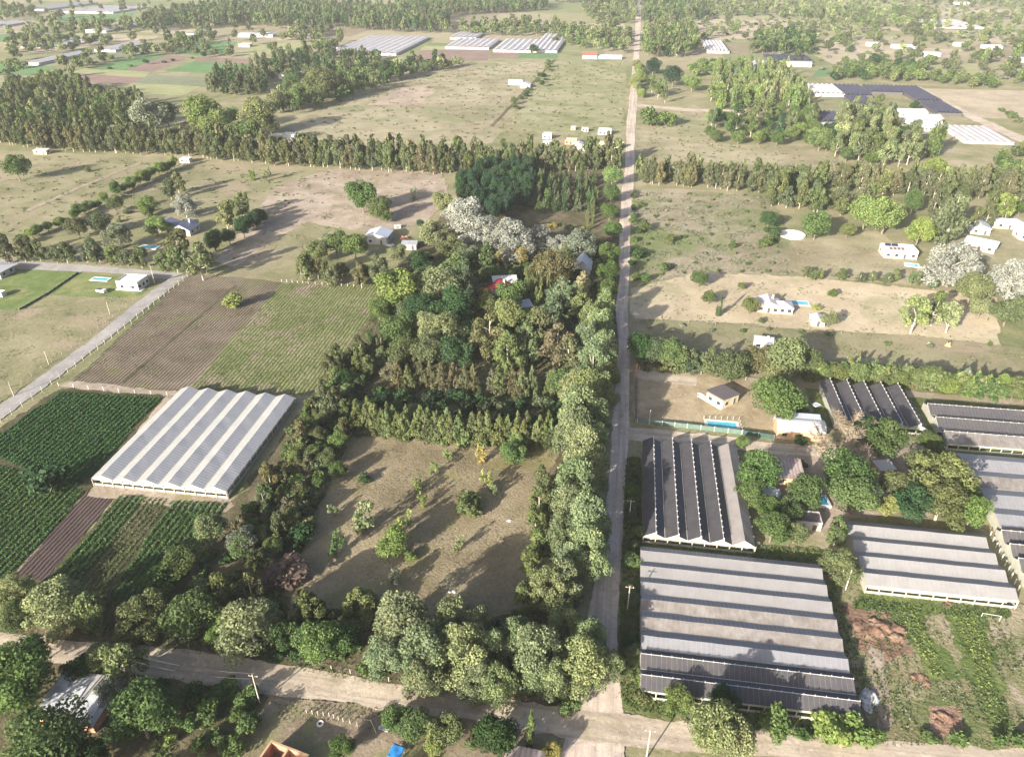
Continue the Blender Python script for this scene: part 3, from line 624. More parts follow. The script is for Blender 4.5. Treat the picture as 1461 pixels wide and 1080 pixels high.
KINDS = {   # variants, leaves, leaf half-size, height/width, crown-centre height, bark
    'round': (7, 7600, .019, .98, .52, 'bark'), 'billow': (8, 9000, .0165, .92, .48, 'bark_pale'),
    'wind': (9, 3000, .027, 2.1, .52, 'bark_pale'), 'cone': (5, 2200, .027, 1.9, .42, 'bark'),
    'cedar': (3, 2600, .028, 1.4, .45, 'bark'), 'column': (3, 1500, .034, 4.5, .50, 'bark'),
    'shrub': (5, 1300, .040, .80, .42, 'bark'), 'sapling': (4, 420, .045, 1.3, .5, 'bark'), 'tall': (5, 1900, .028, 1.5, .6, 'bark_pale')}
PROTO, LOW = {}, {}
for ki, (kd, (nv, nl, lf, hr, czf, bk)) in enumerate(KINDS.items()):
    PROTO[kd] = []; LOW[kd] = []
    for v in range(nv):
        V, F, ti, L = crown_arrays(kd, 100 * ki + v, nl, lf)
        cm = np_mesh('crown', V, F, [M['leaf']], tint=ti)
        PROTO[kd].append((cm, trunk_mesh('trunk', kd, L, v, M[bk])))
        V2, F2, t2, L2 = crown_arrays(kd, 100 * ki + v, max(300, int(nl * .08)), {'round': .061, 'billow': .053, 'wind': .075}.get(kd, lf * 2.6))
        # far version: crown and a plain tapering stem in one mesh
        n = len(V2); st = np.array([(-.016, -.016, 0), (.016, -.016, 0), (.016, .016, 0), (-.016, .016, 0), (-.008, -.008, .6), (.008, -.008, .6), (.008, .008, .6), (-.008, .008, .6)])
        sf = np.array([(0, 1, 5, 4), (1, 2, 6, 5), (2, 3, 7, 6), (3, 0, 4, 7)]) + n
        V2 = np.concatenate([V2, st]); F2 = np.concatenate([F2, sf]); t2 = np.concatenate([t2, np.ones(4)])
        mi = np.concatenate([np.zeros(n // 4, int), np.ones(4, int)])
        LOW[kd].append((V2, F2, t2, mi, np_mesh('far_tree', V2, F2, [M['leaf'], M[bk]], mi, t2)))

C = {'mid': (.085, .125, .040), 'green': (.070, .114, .034), 'dark': (.035, .070, .026), 'deep': (.028, .058, .030), 'olive': (.096, .120, .046), 'wind': (.084, .098, .046),
     'windb': (.110, .110, .054), 'billow': (.140, .176, .080), 'pale': (.150, .180, .075), 'bright': (.125, .178, .050), 'lime': (.17, .205, .055), 'yellow': (.21, .19, .05),
     'silver': (.200, .208, .178), 'crop': (.044, .100, .040), 'crop2': (.068, .130, .044), 'grey': (.15, .17, .12), 'brown': (.118, .108, .058), 'rust': (.125, .085, .068), 'tan': (.20, .175, .10), 'hedge': (.110, .138, .050), 'cedar': (.085, .110, .055), 'purple': (.05, .03, .035), 'redleaf': (.13, .04, .045)}
NAMES = {'round': 'broadleaf_tree', 'billow': 'willow_like_tree', 'wind': 'windbreak_tree', 'cone': 'conifer_tree', 'cedar': 'cedar_tree', 'column': 'columnar_tree', 'shrub': 'shrub', 'sapling': 'sapling', 'tall': 'tall_open_tree'}
COUNT = {}; LEAF_GAIN = 1.3; SIZE = 1.22
def place(kd, X, Y, w, h, col, label, group=None, low=False, cat=None, name=None):
    nv = KINDS[kd][0]; v = random.randrange(nv)
    c = np.array(C[col] if isinstance(col, str) else col)
    g_ = c.mean(); c = g_ + (c - g_) * .90
    c = c * LEAF_GAIN * random.uniform(.84, 1.16) * (np.array([random.uniform(.92, 1.1), 1.0, random.uniform(.88, 1.14)]) if col != 'silver' else 1.0)
    rz = random.uniform(0, 6.283)
    nm = name or NAMES[kd]
    cat = cat or ('shrub' if kd in ('shrub', 'sapling') else 'tree')
    COUNT[nm] = COUNT.get(nm, 0) + 1
    if low:
        o = link(nm, LOW[kd][v][4], None, (X, Y, 0)); o.rotation_euler = (0, 0, rz); o.scale = (w, w * random.uniform(.9, 1.1), h)
        o.color = (*c, 1); tag(o, label, cat, group); return o
    t = thing(nm, label, cat, (X, Y, 0), rz, group); t.scale = (w, w * random.uniform(.9, 1.1), h)
    o = link('crown', PROTO[kd][v][0], t); o.color = (*c, 1)
    link('trunk' if kd not in ('shrub', 'sapling') else 'stem', PROTO[kd][v][1], t)
    return t

def T(kd, px, py, wpx, col, label, hr=None, group=None, low=False, **kw):
    """one tree: centre of its crown in the photograph, crown width in photograph pixels"""
    w0 = wpx * SIZE * mpp(px, py); h = w0 * (hr or {'wind': 1.3, 'cone': 1.5, 'cedar': 1.1, 'tall': 1.15}.get(kd, KINDS[kd][3]))
    X, Y = G(px, py, h * KINDS[kd][4])
    w = w0 * (CAMH - h * KINDS[kd][4]) / CAMH / .92
    h = h * (CAMH - h * KINDS[kd][4]) / CAMH
    return place(kd, X, Y, w, h, col, label, group, low, **kw)

def row(kd, pts, gap, w, h, cols, label, group, jit=.33, low=False, lanes=1, lane=3.5, even=False, **kw):
    """a planted line: foot of the trees in the photograph"""
    P = [np.array(G(*p)) for p in pts]; n = 0
    for a, b in zip(P, P[1:]):
        L = np.linalg.norm(b - a); d = (b - a) / L; nn = np.array([-d[1], d[0]])
        if nn[1] < 0: nn = -nn
        k = max(1, int(L / gap))
        for q in range(lanes):
            for i in range(k):
                s = (i + .5 + random.gauss(0, jit)) * L / k
                p = a + d * s + nn * (q * lane + random.gauss(0, jit * gap * .6))
                f = random.uniform(.72, 1.22); g = random.uniform(.8, 1.3)
                if even: f = .97 + (f - .97) * .4; g = 1.02 + (g - 1.02) * .5
                kk = random.choice(kd) if isinstance(kd, (list, tuple)) else kd
                place(kk, p[0], p[1], w * g, h * f, random.choice(cols), label if isinstance(label, str) else label[kk], group, low, **kw); n += 1
    return n

def inside(p, poly):
    x, y = p; c = False; j = len(poly) - 1
    for i in range(len(poly)):
        (xi, yi), (xj, yj) = poly[i], poly[j]
        if (yi > y) != (yj > y) and x < (xj - xi) * (y - yi) / (yj - yi) + xi: c = not c
        j = i
    return c

def scatter(poly, gap, cap=4000):
    w = [G(*p) for p in poly]
    x0, x1 = min(p[0] for p in w), max(p[0] for p in w); y0, y1 = min(p[1] for p in w), max(p[1] for p in w)
    out = []; cell = {}; tries = int((x1 - x0) * (y1 - y0) / gap ** 2 * 4)
    for _ in range(min(tries, 60000)):
        p = (random.uniform(x0, x1), random.uniform(y0, y1))
        if not inside(p, w): continue
        k = (int(p[0] // gap), int(p[1] // gap)); ok = True
        for i in (-1, 0, 1):
            for j in (-1, 0, 1):
                for q in cell.get((k[0] + i, k[1] + j), ()):
                    if (q[0] - p[0]) ** 2 + (q[1] - p[1]) ** 2 < gap * gap * .7: ok = False
        if ok: cell.setdefault(k, []).append(p); out.append(p)
        if len(out) >= cap: break
    return out

def wood(poly, gap, spec, group, low=False):
    """spec: list of (kind, weight, w, h, colours, label)"""
    ws = [s[1] for s in spec]
    if low:
        return mass('distant_wood', group, [poly], gap, [(k, wt, w, h, c) for k, wt, w, h, c, l in spec])
    for p in scatter(poly, gap):
        kd, _, w, h, cols, lab = random.choices(spec, ws)[0]
        g = random.uniform(.75, 1.25)
        place(kd, p[0], p[1], w * g, h * random.uniform(.78, 1.18), random.choice(cols), lab, group, low)

def mass(name, label, poly_list, gap, spec, cat='wood'):
    """far-off woodland that reads as one mass: one mesh"""
    Vs, Fs, Ts, Ms = [], [], [], []; nv = 0
    ws = [s[1] for s in spec]; allc = sorted({c for s in spec for c in s[4]})
    for poly in poly_list:
        for p in (poly if isinstance(poly, np.ndarray) else scatter(poly, gap, 900)):
            kd, _, w, h, cols = random.choices(spec, ws)[0]
            V, F, t, mi, _m = LOW[kd][random.randrange(KINDS[kd][0])]
            g = random.uniform(.7, 1.3); gh = random.uniform(.75, 1.2); a = random.uniform(0, 6.28); ca, sa = math.cos(a), math.sin(a)
            Q = np.stack([(V[:, 0] * ca - V[:, 1] * sa) * w * g + p[0], (V[:, 0] * sa + V[:, 1] * ca) * w * g + p[1], V[:, 2] * h * gh], 1)
            ci = allc.index(random.choice(cols))
            Vs.append(Q); Fs.append(F + nv); Ts.append(t * random.uniform(.75, 1.25)); Ms.append(np.where(mi == 1, 0, ci + 1)); nv += len(V)
    if not Vs: return
    mats = [M['bark']] + [mass_mat(c) for c in allc]
    me = np_mesh(name, np.concatenate(Vs), np.concatenate(Fs), mats, np.concatenate(Ms), np.concatenate(Ts))
    o = link(name, me); tag(o, label, cat, kind='stuff'); return o
_mm = {}
def mass_mat(c):
    if c not in _mm: _mm[c] = leaf_mat('leaf_' + c, False, tuple((sum(C[c]) / 3 + (x - sum(C[c]) / 3) * (1.0 if 'crop' in c else .90)) * LEAF_GAIN for x in C[c]))
    return _mm[c]

def tufts(name, label, poly_list, dens, size, cols, hgt=.5, cat='weeds', clump=0.0, lines=None):
    """ground cover: thousands of leaf blades in one mesh; lines=(gap) puts them in rows along the fields"""
    Vs, Ts, Ms = [], [], []
    for poly in poly_list:
        w = [G(*p) for p in poly]
        x0, x1 = min(p[0] for p in w), max(p[0] for p in w); y0, y1 = min(p[1] for p in w), max(p[1] for p in w)
        n = int((x1 - x0) * (y1 - y0) * dens); P = np.stack([rng.uniform(x0, x1, n), rng.uniform(y0, y1, n)], 1)
        if lines: P[:, 0] = np.round(P[:, 0] / lines) * lines + rng.normal(0, lines * .13, n)
        # inside test
        c = np.zeros(n, bool); j = len(w) - 1
        for i in range(len(w)):
            (xi, yi), (xj, yj) = w[i], w[j]
            c ^= ((yi > P[:, 1]) != (yj > P[:, 1])) & (P[:, 0] < (xj - xi) * (P[:, 1] - yi) / (yj - yi + 1e-12) + xi); j = i
        P = P[c]
        if clump:
            f = np.sin(P[:, 0] * .35 + 1.7 * np.sin(P[:, 1] * .21)) + np.sin(P[:, 1] * .41 + 1.3 * np.sin(P[:, 0] * .17)) + rng.normal(0, .5, len(P))
            P = P[f > clump]
        for q in range(4):
            m = len(P); cc = np.concatenate([P + rng.normal(0, size * .35, P.shape), np.abs(rng.normal(hgt * .35, hgt * .25, (m, 1))) + .03], 1)
            nr = rng.normal(size=(m, 3)) * .7; nr[:, 2] += .8; nr /= np.linalg.norm(nr, axis=1)[:, None]
            t0 = np.cross(nr, rng.normal(size=(m, 3))); t0 /= np.linalg.norm(t0, axis=1)[:, None]; t1 = np.cross(nr, t0)
            s = size * rng.uniform(.35, .75, m)[:, None]
            Vs.append(np.stack([cc - t0 * s, cc - t1 * s * .6, cc + t0 * s, cc + t1 * s * .6], 1).reshape(-1, 3))
            Ts.append(rng.uniform(.65, 1.3, m)); Ms.append(rng.integers(0, len(cols), m))
    V = np.concatenate(Vs); V[:, 2] = np.maximum(V[:, 2], .02)
    me = np_mesh(name, V, np.arange(len(V)).reshape(-1, 4), [mass_mat(c) for c in cols], np.concatenate(Ms), np.concatenate(Ts))
    return tag(link(name, me), label, cat, kind='stuff')

def line_mass(label, pts, gap, spec, jit=1.2):
    """back line of a planting, seen only through the front one: one mesh"""
    P = [np.array(G(*p)) for p in pts]; out = []
    for a, b in zip(P, P[1:]):
        k = max(1, int(np.linalg.norm(b - a) / gap))
        out += [a + (b - a) * (i + .5) / k + rng.normal(0, jit, 2) for i in range(k)]
    mass('windbreak_trees', label, [np.array(out)], gap, spec)
# ================================================================= trees, from the photograph
# --- long windbreak across the picture, west of the dirt road
g = 'windbreak row west of the dirt road'
lab_w = 'tall olive-grey tree in the long windbreak row west of the dirt road'
row('wind', [(-30, 200), (60, 214), (250, 222), (400, 236), (559, 245), (637, 247)], 4.9, 10, 17, ['wind', 'wind', 'olive', 'windb'], lab_w, g, lanes=1, even=True)
line_mass('back lines of the long windbreak west of the dirt road', [(-30, 197), (60, 209), (250, 218), (400, 231), (559, 240), (637, 242), (760, 242), (882, 238)], 3.8, [('wind', 1, 9, 17.5, ['wind', 'olive', 'windb'])])
line_mass('back lines of the windbreak east of the dirt road', [(912, 258), (1000, 262), (1100, 268), (1240, 270), (1340, 273), (1475, 280)], 3.4, [('wind', 1, 8, 14, ['wind', 'olive', 'windb'])], 2.0)
g2 = 'windbreak beside the dirt road, west end'
row('wind', [(618, 248), (760, 246), (886, 242)], 4.2, 8, 13, ['wind', 'windb', 'olive'], 'brownish slim tree in the windbreak stretch next to the dirt road', g2, even=True)
# --- windbreak east of the road
g3 = 'windbreak row east of the dirt road'
row('wind', [(908, 262), (1000, 268), (1100, 277)], 4.2, 7.5, 13.5, ['windb', 'wind', 'wind'], 'brown-green tree in the windbreak just east of the dirt road', g3, even=True)
row('wind', [(1085, 290), (1180, 305), (1230, 312)], 5.5, 10, 15, ['wind', 'olive', 'cedar'], 'dark olive tree in the thick part of the eastern windbreak', 'thick part of the eastern windbreak', lanes=2, lane=9)
row('wind', [(1100, 272), (1230, 276), (1340, 280), (1475, 290)], 6.5, 10, 16, ['wind', 'olive', 'windb'], 'tall olive-green tree at the right-hand end of the eastern windbreak', 'right-hand end of the eastern windbreak', even=True)
row(['wind', 'round', 'tall'], [(1290, 300), (1380, 330)], 8, 9, 13, ['olive', 'wind', 'mid'], 'olive tree in the grove beside the silver-roofed sheds', 'grove beside the silver-roofed sheds', lanes=2, lane=10)
wood([(1340, 262), (1475, 262), (1475, 320), (1420, 318), (1375, 300)], 11, [('round', 2, 10, 9, ['green', 'mid', 'olive'], 'leafy green tree in the gardens around the silver-roofed sheds'), ('wind', 1, 7, 13, ['wind', 'olive'], 'tall olive tree in the gardens around the silver-roofed sheds')], 'trees around the silver-roofed sheds')

# --- top left woods
wood([(-30, 150), (60, 130), (112, 126), (160, 150), (205, 150), (215, 190), (120, 200), (-30, 196)], 10.5,
     [('tall', 3, 13, 17, ['olive', 'mid', 'pale'], 'tall open-crowned tree in the wood at the upper left'), ('round', 2, 12, 13, ['dark', 'mid'], 'dark round tree in the wood at the upper left'), ('wind', 2, 8, 17, ['wind', 'olive'], 'olive-grey upright tree in the wood at the upper left')], 'wood at the upper left')
T('round', 212, 160, 42, 'grey', 'silvery grey-green tree at the right end of the upper left wood')
T('round', 236, 160, 34, 'mid', 'mid-green round tree between the silvery tree and the red-roofed house')
for px, py, w, c, l in [(288, 158, 48, 'bright', 'largest bright yellow-green tree behind the red-roofed house'), (305, 176, 38, 'bright', 'yellow-green tree right beside the red-roofed house'), (328, 163, 24, 'bright', 'small yellow-green tree east of the red-roofed house'),
                        (366, 158, 46, 'pale', 'wide pale willow-green tree left of the white sheds'), (352, 184, 38, 'mid', 'dark round tree in front of the white sheds'), (396, 140, 28, 'pale', 'pale slender tree at the edge of the small conifer grove'),
                        (429, 134, 30, 'bright', 'bright green tree at the lower end of the diagonal grove'), (415, 118, 26, 'mid', 'green tree among the houses above the conifer grove'), (456, 114, 40, 'olive', 'wide olive tree above the diagonal grove'), (385, 178, 22, 'olive', 'small olive tree just behind the white sheds'),
                        (330, 190, 30, 'olive', 'olive tree between the windbreak and the pale willow-green tree'), (480, 118, 30, 'wind', 'grey-olive tree at the head of the diagonal grove')]:
    T('round', px, py, w, c, l)
wood([(298, 138), (310, 112), (385, 108), (378, 136)], 8, [('wind', 1, 8, 15, ['wind', 'wind', 'dark'], 'dark conifer-like tree in the small grove beside the far fields')], 'small dark grove beside the far fields', low=True)
wood([(385, 152), (440, 128), (520, 108), (630, 90), (640, 100), (560, 120), (500, 146), (400, 168)], 11,
     [('tall', 2, 12, 13, ['pale', 'mid', 'olive'], 'pale green tree in the diagonal grove'), ('round', 2, 11, 11, ['mid', 'green'], 'green round tree in the diagonal grove'), ('wind', 1, 8, 14, ['dark', 'wind'], 'dark upright tree in the diagonal grove')], 'diagonal grove below the far greenhouses', low=True)
wood([(350, 110), (380, 92), (440, 82), (540, 86), (540, 100), (440, 122)], 12, [('wind', 2, 9, 15, ['dark', 'wind'], 'dark upright tree in the grove behind the diagonal grove'), ('round', 1, 12, 11, ['mid', 'dark'], 'round dark tree in the grove behind the diagonal grove')], 'dark grove behind the diagonal grove', low=True)
row('tall', [(640, 100), (662, 95)], 9, 9, 10, ['pale'], 'thin pale tree at the tip of the diagonal grove', 'thin pale trees at the tip of the diagonal grove', lanes=2, lane=8)
T('round', 555, 96, 26, 'dark', 'dark bush-shaped tree at the corner of the largest far greenhouse')
T('round', 762, 69, 12, 'dark', 'small round tree in front of the right far greenhouse')

# --- pasture west
row('round', [(252, 240), (205, 262), (155, 285)], 4.6, 7, 7.0, ['bright', 'green', 'bright'], 'bright green young tree in the diagonal line across the west pasture', 'diagonal line of bright green young trees', name='young_tree')
row('round', [(150, 290), (90, 322), (20, 352)], 5.0, 7.5, 6.0, ['green', 'mid', 'bright'], 'green bushy tree in the lower half of the diagonal line', 'lower half of the diagonal line', name='young_tree')
row('shrub', [(150, 320), (230, 310)], 9, 5, 3.5, ['mid', 'olive', 'pale'], 'garden shrub between the young tree line and the slate-roofed house', 'garden shrubs near the slate-roofed house', lanes=2, lane=9)
for kd, px, py, w, c, l in [('round', 22, 237, 32, 'green', 'dark green bush alone in the upper left pasture'), ('wind', 252, 259, 20, 'olive', 'olive tree standing right of the young tree line'), ('wind', 241, 268, 20, 'wind', 'grey-olive tree below the olive one by the young tree line'),
                            ('round', 211, 292, 26, 'bright', 'bright round tree in the garden above the slate-roofed house'), ('round', 163, 290, 22, 'olive', 'olive tree beside the young tree line, left of the garden'), ('billow', 263, 294, 30, 'silver', 'silvery tree right above the slate-roofed house'),
                            ('round', 109, 323, 28, 'wind', 'left one of two grey-olive round trees left of the slate-roofed house'), ('round', 140, 316, 30, 'wind', 'right one of two grey-olive round trees left of the slate-roofed house'), ('billow', 168, 336, 34, 'grey', 'pale grey-green tree above the hedge, left of the blue pool'),
                            ('round', 222, 322, 26, 'bright', 'light green tree hiding the left end of the slate-roofed house'), ('column', 359, 247, 11, 'bright', 'small green upright tree alone in front of the windbreak'), ('sapling', 378, 247, 14, 'pale', 'thin pale young tree beside the small upright one'),
                            ('shrub', 125, 242, 9, 'mid', 'small bush alone in the middle of the west pasture'), ('shrub', 330, 429, 28, 'lime', 'light green bush alone on the ploughed field'), ('round', 238, 325, 18, 'mid', 'small tree between the two slate roofs')]:
    T(kd, px, py, w, c, l, hr=1.6 if kd == 'column' else None)
row('wind', [(-5, 372), (60, 373), (140, 376), (205, 381)], 4.4, 8, 10, ['olive', 'wind', 'cedar'], 'olive conifer in the hedge along the lane above the lawns', 'conifer hedge above the lawns')
row('wind', [(225, 388), (262, 390), (305, 391)], 4.2, 8, 11, ['olive', 'wind', 'hedge'], 'olive conifer in the corner where the lane meets the ploughed field', 'conifers at the corner of the lane')
for px, py, w, c, l in [(252, 346, 44, 'wind', 'big grey-olive tree in front of the slate-roofed house'), (283, 368, 40, 'olive', 'rounded olive tree above the lane corner')]: T('tall', px, py, w, c, l, hr=1.1)
row('round', [(300, 366), (335, 345), (385, 314)], 6, 9, 9, ['dark', 'deep', 'dark'], 'dark green dense tree in the diagonal clump beside the weedy pasture', 'dark diagonal clump')
row('tall', [(318, 340), (345, 312), (362, 300)], 7, 9, 12, ['pale', 'mid', 'wind'], 'pale tall tree at the back of the dark diagonal clump', 'pale trees behind the dark diagonal clump')
T('round', 516, 275, 44, 'green', 'big dark-green round tree alone on the bare pasture'); T('round', 540, 294, 32, 'mid', 'mid-green tree leaning against the big round pasture tree')
T('round', 550, 308, 17, 'green', 'small tree just below the big round pasture tree'); T('round', 600, 319, 12, 'deep', 'small dark tree right of the tin-roofed shed')
T('round', 632, 287, 30, 'pale', 'pale green tree at the left edge of the dark square tree block'); T('round', 621, 332, 40, 'pale', 'broad pale-green tree left of the silver trees')
T('sapling', 592, 275, 14, 'grey', 'bare thin sapling on the bare pasture')

# --- wooded lot
gl = 'trees of the wooded lot'
row('wind', [(428, 404), (470, 408), (522, 410)], 5.0, 7, 10, ['wind', 'olive', 'windb'], 'olive-brown conifer in the row on the field edge left of the wooded lot', 'conifer row left of the wooded lot', lanes=2, lane=5)
for px, py, w, c, l in [(478, 345, 34, 'mid', 'green leafy tree left behind the conifer row'), (505, 348, 36, 'mid', 'green leafy tree between the conifer row and the tin-roofed shed'), (452, 356, 30, 'olive', 'olive leafy tree at the left end of the conifer row'), (566, 362, 26, 'pale', 'light green tree in front of the brick rubbish yard')]:
    T('round', px, py, w, c, l)
T('wind', 541, 384, 34, 'wind', 'stout olive conifer below the tin-roofed shed', hr=1.3)
wood([(652, 285), (668, 262), (700, 250), (762, 248), (752, 300), (705, 325), (672, 300)], 5.6, [('round', 1, 8, 12, ['deep', 'dark', 'deep'], 'dark green tree in the dense square block by the windbreak')], 'dark square tree block')
wood([(768, 262), (848, 258), (846, 305), (766, 306)], 5.2, [('cone', 1, 5, 9, ['dark', 'cedar', 'mid'], 'slim green conifer in the block between the dark square block and the road')], 'slim conifer block')
for i, (px, py, w, l) in enumerate([(668, 314, 62, 'largest silver-leaved tree, at the left end of the silver group'), (653, 303, 34, 'silver-leaved tree at the back left of the silver group'), (692, 332, 46, 'silver-leaved tree below the largest silver one'), (730, 342, 56, 'wide silver-leaved tree in the middle of the silver group'), (770, 340, 38, 'silver-leaved tree right of the wide one in the silver group'), (798, 352, 34, 'lowest silver-leaved tree at the right end of the silver group')]):
    T('billow', px, py, w, 'silver', l)
T('billow', 828, 349, 42, 'grey', 'pale grey-green tree just above the steep tin gable roof'); T('round', 803, 360, 26, 'pale', 'light green tree left of the steep tin gable roof')
row('shrub', [(772, 325), (842, 328)], 4, 4, 3, ['yellow', 'mid', 'olive'], 'low yellowish shrub beside the dark pond hollow', 'shrubs by the pond hollow')
row('column', [(838, 332), (846, 300), (848, 275)], 6, 2.6, 7, ['mid', 'hedge'], 'slim cypress along the inner edge of the wooded lot', 'slim cypresses on the inner edge')
T('round', 742, 364, 24, 'yellow', 'bright yellow tree in the wooded lot'); T('round', 717, 366, 20, 'yellow', 'smaller yellow tree left of the bright yellow one')
for kd, px, py, w, c, l in [
    ('round', 569, 408, 58, 'bright', 'bright green tree at the left edge of the wooded lot'), ('billow', 627, 408, 60, 'pale', 'large pale green dome-shaped tree left of the red roof'), ('cone', 662, 404, 42, 'cedar', 'broad conifer between the pale dome and the red roof'),
    ('round', 643, 438, 58, 'dark', 'dark green tree below the pale dome-shaped tree'), ('round', 606, 440, 48, 'dark', 'dark green tree left below the pale dome-shaped tree'), ('round', 565, 468, 48, 'mid', 'mid-green tree on the left flank of the wooded lot'),
    ('billow', 608, 468, 42, 'pale', 'left of two pale willow-green trees in mid wood'), ('billow', 634, 472, 52, 'pale', 'right of two pale willow-green trees in mid wood'), ('wind', 697, 478, 52, 'windb', 'olive-brown conifer clump south of the red roof'),
    ('round', 692, 440, 38, 'olive', 'olive tree directly south-west of the red roof'), ('round', 727, 420, 44, 'mid', 'green tree leaning over the red roof'), ('round', 726, 446, 42, 'pale', 'pale tree in front of the red-roofed house'),
    ('wind', 772, 470, 50, 'wind', 'grey-olive conifer right of the bluish roof'), ('wind', 752, 487, 44, 'olive', 'olive conifer below the bluish roof'), ('cedar', 801, 424, 52, 'cedar', 'large cedar with layered branches'), ('cedar', 788, 446, 42, 'cedar', 'second cedar, lower left of the largest'),
    ('cone', 828, 438, 38, 'hedge', 'light conifer between the cedars and the road trees'), ('round', 793, 380, 52, 'windb', 'brown-olive feathery tree below the grey-green one'), ('round', 772, 390, 40, 'windb', 'brown-olive tree left of the steep tin roof'),
    ('wind', 834, 404, 26, 'tan', 'yellowish tree just below the steep tin gable roof'), ('wind', 795, 490, 48, 'brown', 'brownish conifer in the lower right of the wooded lot'), ('wind', 812, 502, 38, 'windb', 'brownish conifer beside the road trees'),
    ('round', 668, 362, 36, 'cedar', 'dark olive tree under the silver group'), ('round', 640, 352, 36, 'olive', 'olive tree left under the silver group'), ('round', 600, 375, 34, 'dark', 'dark tree right of the grey shed'), ('round', 645, 378, 40, 'mid', 'green tree above the pale dome-shaped tree'),
    ('cone', 694, 372, 30, 'mid', 'green conifer left of the yellow trees'), ('round', 700, 390, 24, 'green', 'small green tree above the red roof'), ('round', 672, 440, 34, 'pale', 'small pale tree between the dark green trees and the red roof'), ('round', 690, 420, 20, 'yellow', 'yellowish bush left of the red-leaved bush'),
    ('shrub', 707, 415, 14, 'redleaf', 'red-leaved bush beside the red roof'), ('round', 757, 455, 32, 'mid', 'green tree right of the bluish roof'), ('billow', 600, 400, 34, 'olive', 'olive tree between the bright green tree and the pale dome'),
    ('round', 585, 440, 36, 'cedar', 'dark olive tree on the left of the wood'), ('round', 668, 470, 34, 'dark', 'deep green tree under the right pale willow-green tree'), ('round', 540, 440, 30, 'mid', 'green bush at the left border of the wood'),
    ('wind', 725, 500, 46, 'olive', 'olive conifer south of the red-roofed house'), ('round', 650, 500, 46, 'dark', 'dark tree in the hollow under the pale trees'), ('round', 610, 500, 44, 'cedar', 'dark olive tree in the lower left of the wood'), ('round', 575, 500, 40, 'olive', 'olive tree on the lower left flank of the wood'),
    ('round', 805, 545, 44, 'mid', 'green tree tucked under the road trees')]:
    T(kd, px, py, w, c, l)
for px, py in [(752, 402), (759, 410), (766, 405), (772, 415), (765, 428), (784, 404)]: T('column', px, py, 9, 'hedge', 'slim dark cypress in the group between the red roof and the steep tin roof', hr=4.2, group='cypress group in the wood')
row('cone', [(560, 556), (640, 560), (700, 562), (800, 568)], 2.9, 5.6, 10.5, ['windb', 'olive', 'hedge', 'windb'], 'olive-brown pointed conifer in the upper row across the wooded lot', 'upper conifer row of the wooded lot', lanes=1, even=True)
row('wind', [(455, 535), (500, 535), (590, 545)], 4.2, 6, 8, ['windb', 'olive', 'wind'], 'olive-brown conifer at the left end of the upper row', 'left end of the upper conifer row', lanes=2, lane=6)
row('round', [(525, 590), (600, 594), (700, 600), (800, 606)], 4.6, 5.5, 3.2, ['dark', 'deep', 'cedar'], 'dark dense tree filling the gap between the two conifer rows', 'dark trees between the conifer rows', lanes=1, name='hedge_tree')
row('cone', [(505, 612), (560, 622), (650, 632), (720, 634), (795, 638)], 2.3, 5.6, 9.6, ['hedge', 'hedge', 'olive'], 'pointed conifer in the lower row facing the clearing', 'lower conifer row facing the clearing', lanes=1, jit=.2, even=True)
row('cone', [(505, 604), (560, 614), (650, 624), (790, 630)], 2.8, 5.6, 9.6, ['hedge', 'hedge', 'olive'], 'pointed conifer in the back line of the lower row', 'back line of the lower conifer row', lanes=1, jit=.2, even=True)
line_mass('dark bushes in the strip between the two conifer rows', [(500, 572), (600, 578), (700, 582), (800, 590)], 1.6, [('round', 1, 4.6, 3.6, ['dark', 'deep', 'cedar'])], 2.2)
# belt between white greenhouse and clearing
wood([(530, 480), (548, 500), (520, 545), (500, 600), (490, 640), (465, 690), (430, 740), (405, 790), (350, 830), (320, 800), (345, 740), (400, 680), (430, 620), (455, 570), (500, 510)], 4.6,
     [('wind', 3, 5.5, 7.5, ['olive', 'wind', 'windb'], 'olive upright tree in the belt between white greenhouse and clearing'), ('round', 3, 6.5, 6, ['mid', 'dark', 'olive'], 'rounded green tree in the belt between white greenhouse and clearing'), ('shrub', 2, 4.5, 3.5, ['mid', 'dark', 'green'], 'low bush in the belt between white greenhouse and clearing')], 'belt between white greenhouse and clearing')
T('shrub', 405, 818, 66, 'rust', 'dry pinkish-brown bush at the left edge of the clearing', hr=.5)
T('round', 300, 755, 46, 'pale', 'pale green round tree at the corner of the leafy crop bed'); T('round', 345, 770, 40, 'grey', 'grey-green tree at the lower end of the belt'); T('round', 258, 800, 44, 'olive', 'olive tree in the lower end of the leafy crop bed')
T('shrub', 66, 682, 62, 'dark', 'big dark bush alone between the leafy beds', hr=.75); T('shrub', 235, 820, 60, 'green', 'green bush at the bottom of the leafy crop bed', hr=.6)
